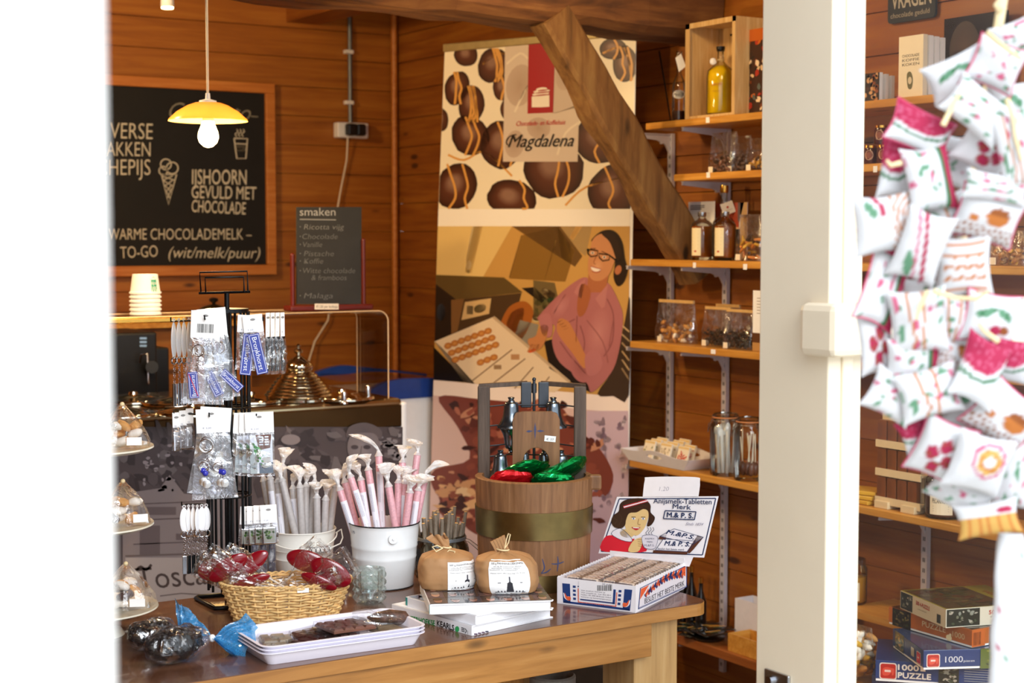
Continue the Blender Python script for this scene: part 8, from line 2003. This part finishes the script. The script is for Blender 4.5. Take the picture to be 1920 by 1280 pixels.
pn = {'leaf': 'green leaves', 'plain': 'plain white cloth', 'melon': 'pink watermelon print', 'band': 'pink and green border', 'berries': 'red and brown fruit', 'lines': 'thin orange lines', 'arch': 'orange arches', 'plines': 'pink ribbon lines', 'circle': 'an orange-brown disc', 'stripes': 'orange stripes', 'ring': 'an orange ring', 'cookies': 'orange biscuits'}
seen = {}
FACE = Matrix((rt, -fw, up)).transposed()
for i, (px, py, w_, h_, rot, kind, pipe, off) in enumerate(P_):
    D = GD+off*.8; q = dep(px, py, D); k = D/F; M3 = FACE @ Matrix.Rotation(rad(rot), 3, 'Y') @ Matrix.Rotation(rn.uniform(-.3, .3), 3, 'X') @ Matrix.Rotation(rn.uniform(-.3, .3), 3, 'Z')
    side = 'left' if px < 1700 else 'right' if px > 1845 else 'middle'; lvl = 'top' if py < 260 else 'upper part' if py < 450 else 'centre' if py < 640 else 'lower part' if py < 830 else 'bottom'
    lb_ = 'fabric pillow with %s, %s side of the garland %s' % (pn[kind], side, lvl); seen[lb_] = seen.get(lb_, 0)+1; lb_ += ('', ', second one', ', third one')[seen[lb_]-1]
    t = thing('fabric_pillow', lb_, 'pillow', q, 0, 'little pillows of the hanging garland'); t.rotation_euler = M3.to_euler()
    W2, H2 = w_*k/2*1.08, h_*k/2*1.08; N = 22
    def shp(x, y, s_): 
        px_ = x*(1-.13*(1-y*y)); py_ = y*(1-.13*(1-x*x)); th_ = min(W2, H2)*.50*((1-x*x)*(1-y*y))**.42
        wr = 1+.10*noise.noise(Vector((x*2.5, y*2.5, i*1.7))); return Vector((px_*W2, -s_*th_*wr, py_*H2))
    b = MB(); b.grid(lambda u, v: shp(u*2-1, v*2-1, 1), N, N, True, lambda u, v: pat(kind, u*2-1, v*2-1, i)); b.grid(lambda u, v: shp(1-u*2, v*2-1, -1), N, N, True, lambda u, v: pat('plain', u*2-1, v*2-1, i+9)); b.build('cushion', 'cloth_print', t)
    if pipe:
        ed = [(-1+2*j/8, -1) for j in range(8)]+[(1, -1+2*j/8) for j in range(8)]+[(1-2*j/8, 1) for j in range(8)]+[(-1, 1-2*j/8) for j in range(8)]
        b = MB(); b.tube([shp(x, y, 1) for x, y in ed], .0012, 6, closed=True); b.build('piping', 'pink_piping', t, label='pink piping')
def raf(pts, label, r=.0022):
    b = MB(); b.tube(pts, [r*1.2]+[r]*(len(pts)-2)+[r*.6], 6); o = b.build('raffia_tie', 'raffia'); tag(o, label, 'ribbon', 'raffia ties on the garland')
for j, pl in enumerate((((1850, 60), (1870, 78), (1900, 100), (1915, 110)), ((1750, 545), (1790, 558), (1830, 560), (1856, 545), (1830, 548)), ((1740, 545), (1725, 575), (1718, 600)), ((1888, 185), (1900, 220), (1905, 260), (1915, 300)), ((1690, 305), (1670, 310), (1662, 300)), ((1768, 235), (1790, 190), (1800, 175)), ((1872, 640), (1845, 620), (1835, 605)), ((1880, 22), (1870, 10), (1885, -12)))):
    raf([dep(x, y, GD-.055) for x, y in pl], ('raffia end sticking out near the garland top', 'looped raffia bow across the garland centre', 'raffia strand hanging left of the central bow', 'long raffia strand at the upper right of the garland', 'raffia tie around the pink pillow at the upper left', 'short raffia strand between two top pillows', 'raffia bow above the lower melon pillow', 'thick raffia end at the top edge')[j], .0028 if j != 7 else .005)
b = MB(); b.tube([dep(1880, 1000, GD+.1), dep(1850, 700, GD+.1), dep(1800, 420, GD+.1), dep(1860, 120, GD+.09), dep(1890, -60, GD+.08), dep(1890, -60, GD+.08)+Vector((0, 0, .35))], .006, 8); o = b.build('garland_cord', 'raffia'); tag(o, 'braided raffia cord running up through the pillow garland', 'cord')
# hanging cloth tail
c0, c1 = dep(1893, 1000, GD+.02), dep(1893, 1300, GD+.02); b = MB()
def tail(u, v):
    a_ = 2*PI*u; c = c0.lerp(c1, v); k = GD/F; rr_ = (22+22*v**.6)*k*(1+.12*math.sin(3*a_+2)+.15*noise.noise(Vector((math.cos(a_), math.sin(a_), v*4)))); return c+rt*rr_*math.cos(a_)+fw*rr_*.6*math.sin(a_)
b.grid(tail, 36, 30, True, lambda u, v: (PK if noise.noise(Vector((u*26, v*22, 3))) > .60 else GRN if noise.noise(Vector((u*22, v*20, 9))) > .58 else WHT))
o = b.build('cloth_tail', 'cloth_print'); tag(o, 'long white flowered cloth tail hanging below the pillow garland', 'cloth')
# ---------------------------------------------------------------- pieces of a part sit under that part
NEST = {'label_print': 'paper_label', 'lid_print': 'lid_card', 'tag_print': 'name_tag', 'card_print': 'header_card', 'grip_pattern': 'handle_grip', 'cut_end': 'bark', 'slot': 'rail', 'plug': 'housing', 'knob': 'dome', 'chalk_lettering': 'board', 'chalk_drawing': 'board', 'picture': 'picture_frame', 'string': 'hang_tag', 'lamp_lens': 'housing', 'light_bulb': 'lamp_holder', 'screw': 'plate', 'printed_pictures': 'fabric_panel', 'front_print': 'tray', 'spine_lettering': 'cover', 'cover_print': 'cover', 'spine_stripe': 'cover', 'twine': 'gathered_top', 'pipe_clip': None}
for o in list(bpy.data.objects):
    n = o.name.split('.')[0]; tg = NEST.get(n)
    if not tg or o.parent is None or o.type != 'MESH' or o.parent.type != 'EMPTY': continue
    s_ = [c for c in kids(o.parent) if c.name.split('.')[0] == tg and c is not o]
    if s_ and s_[0].location.length < 1e-9: o.parent = s_[0]
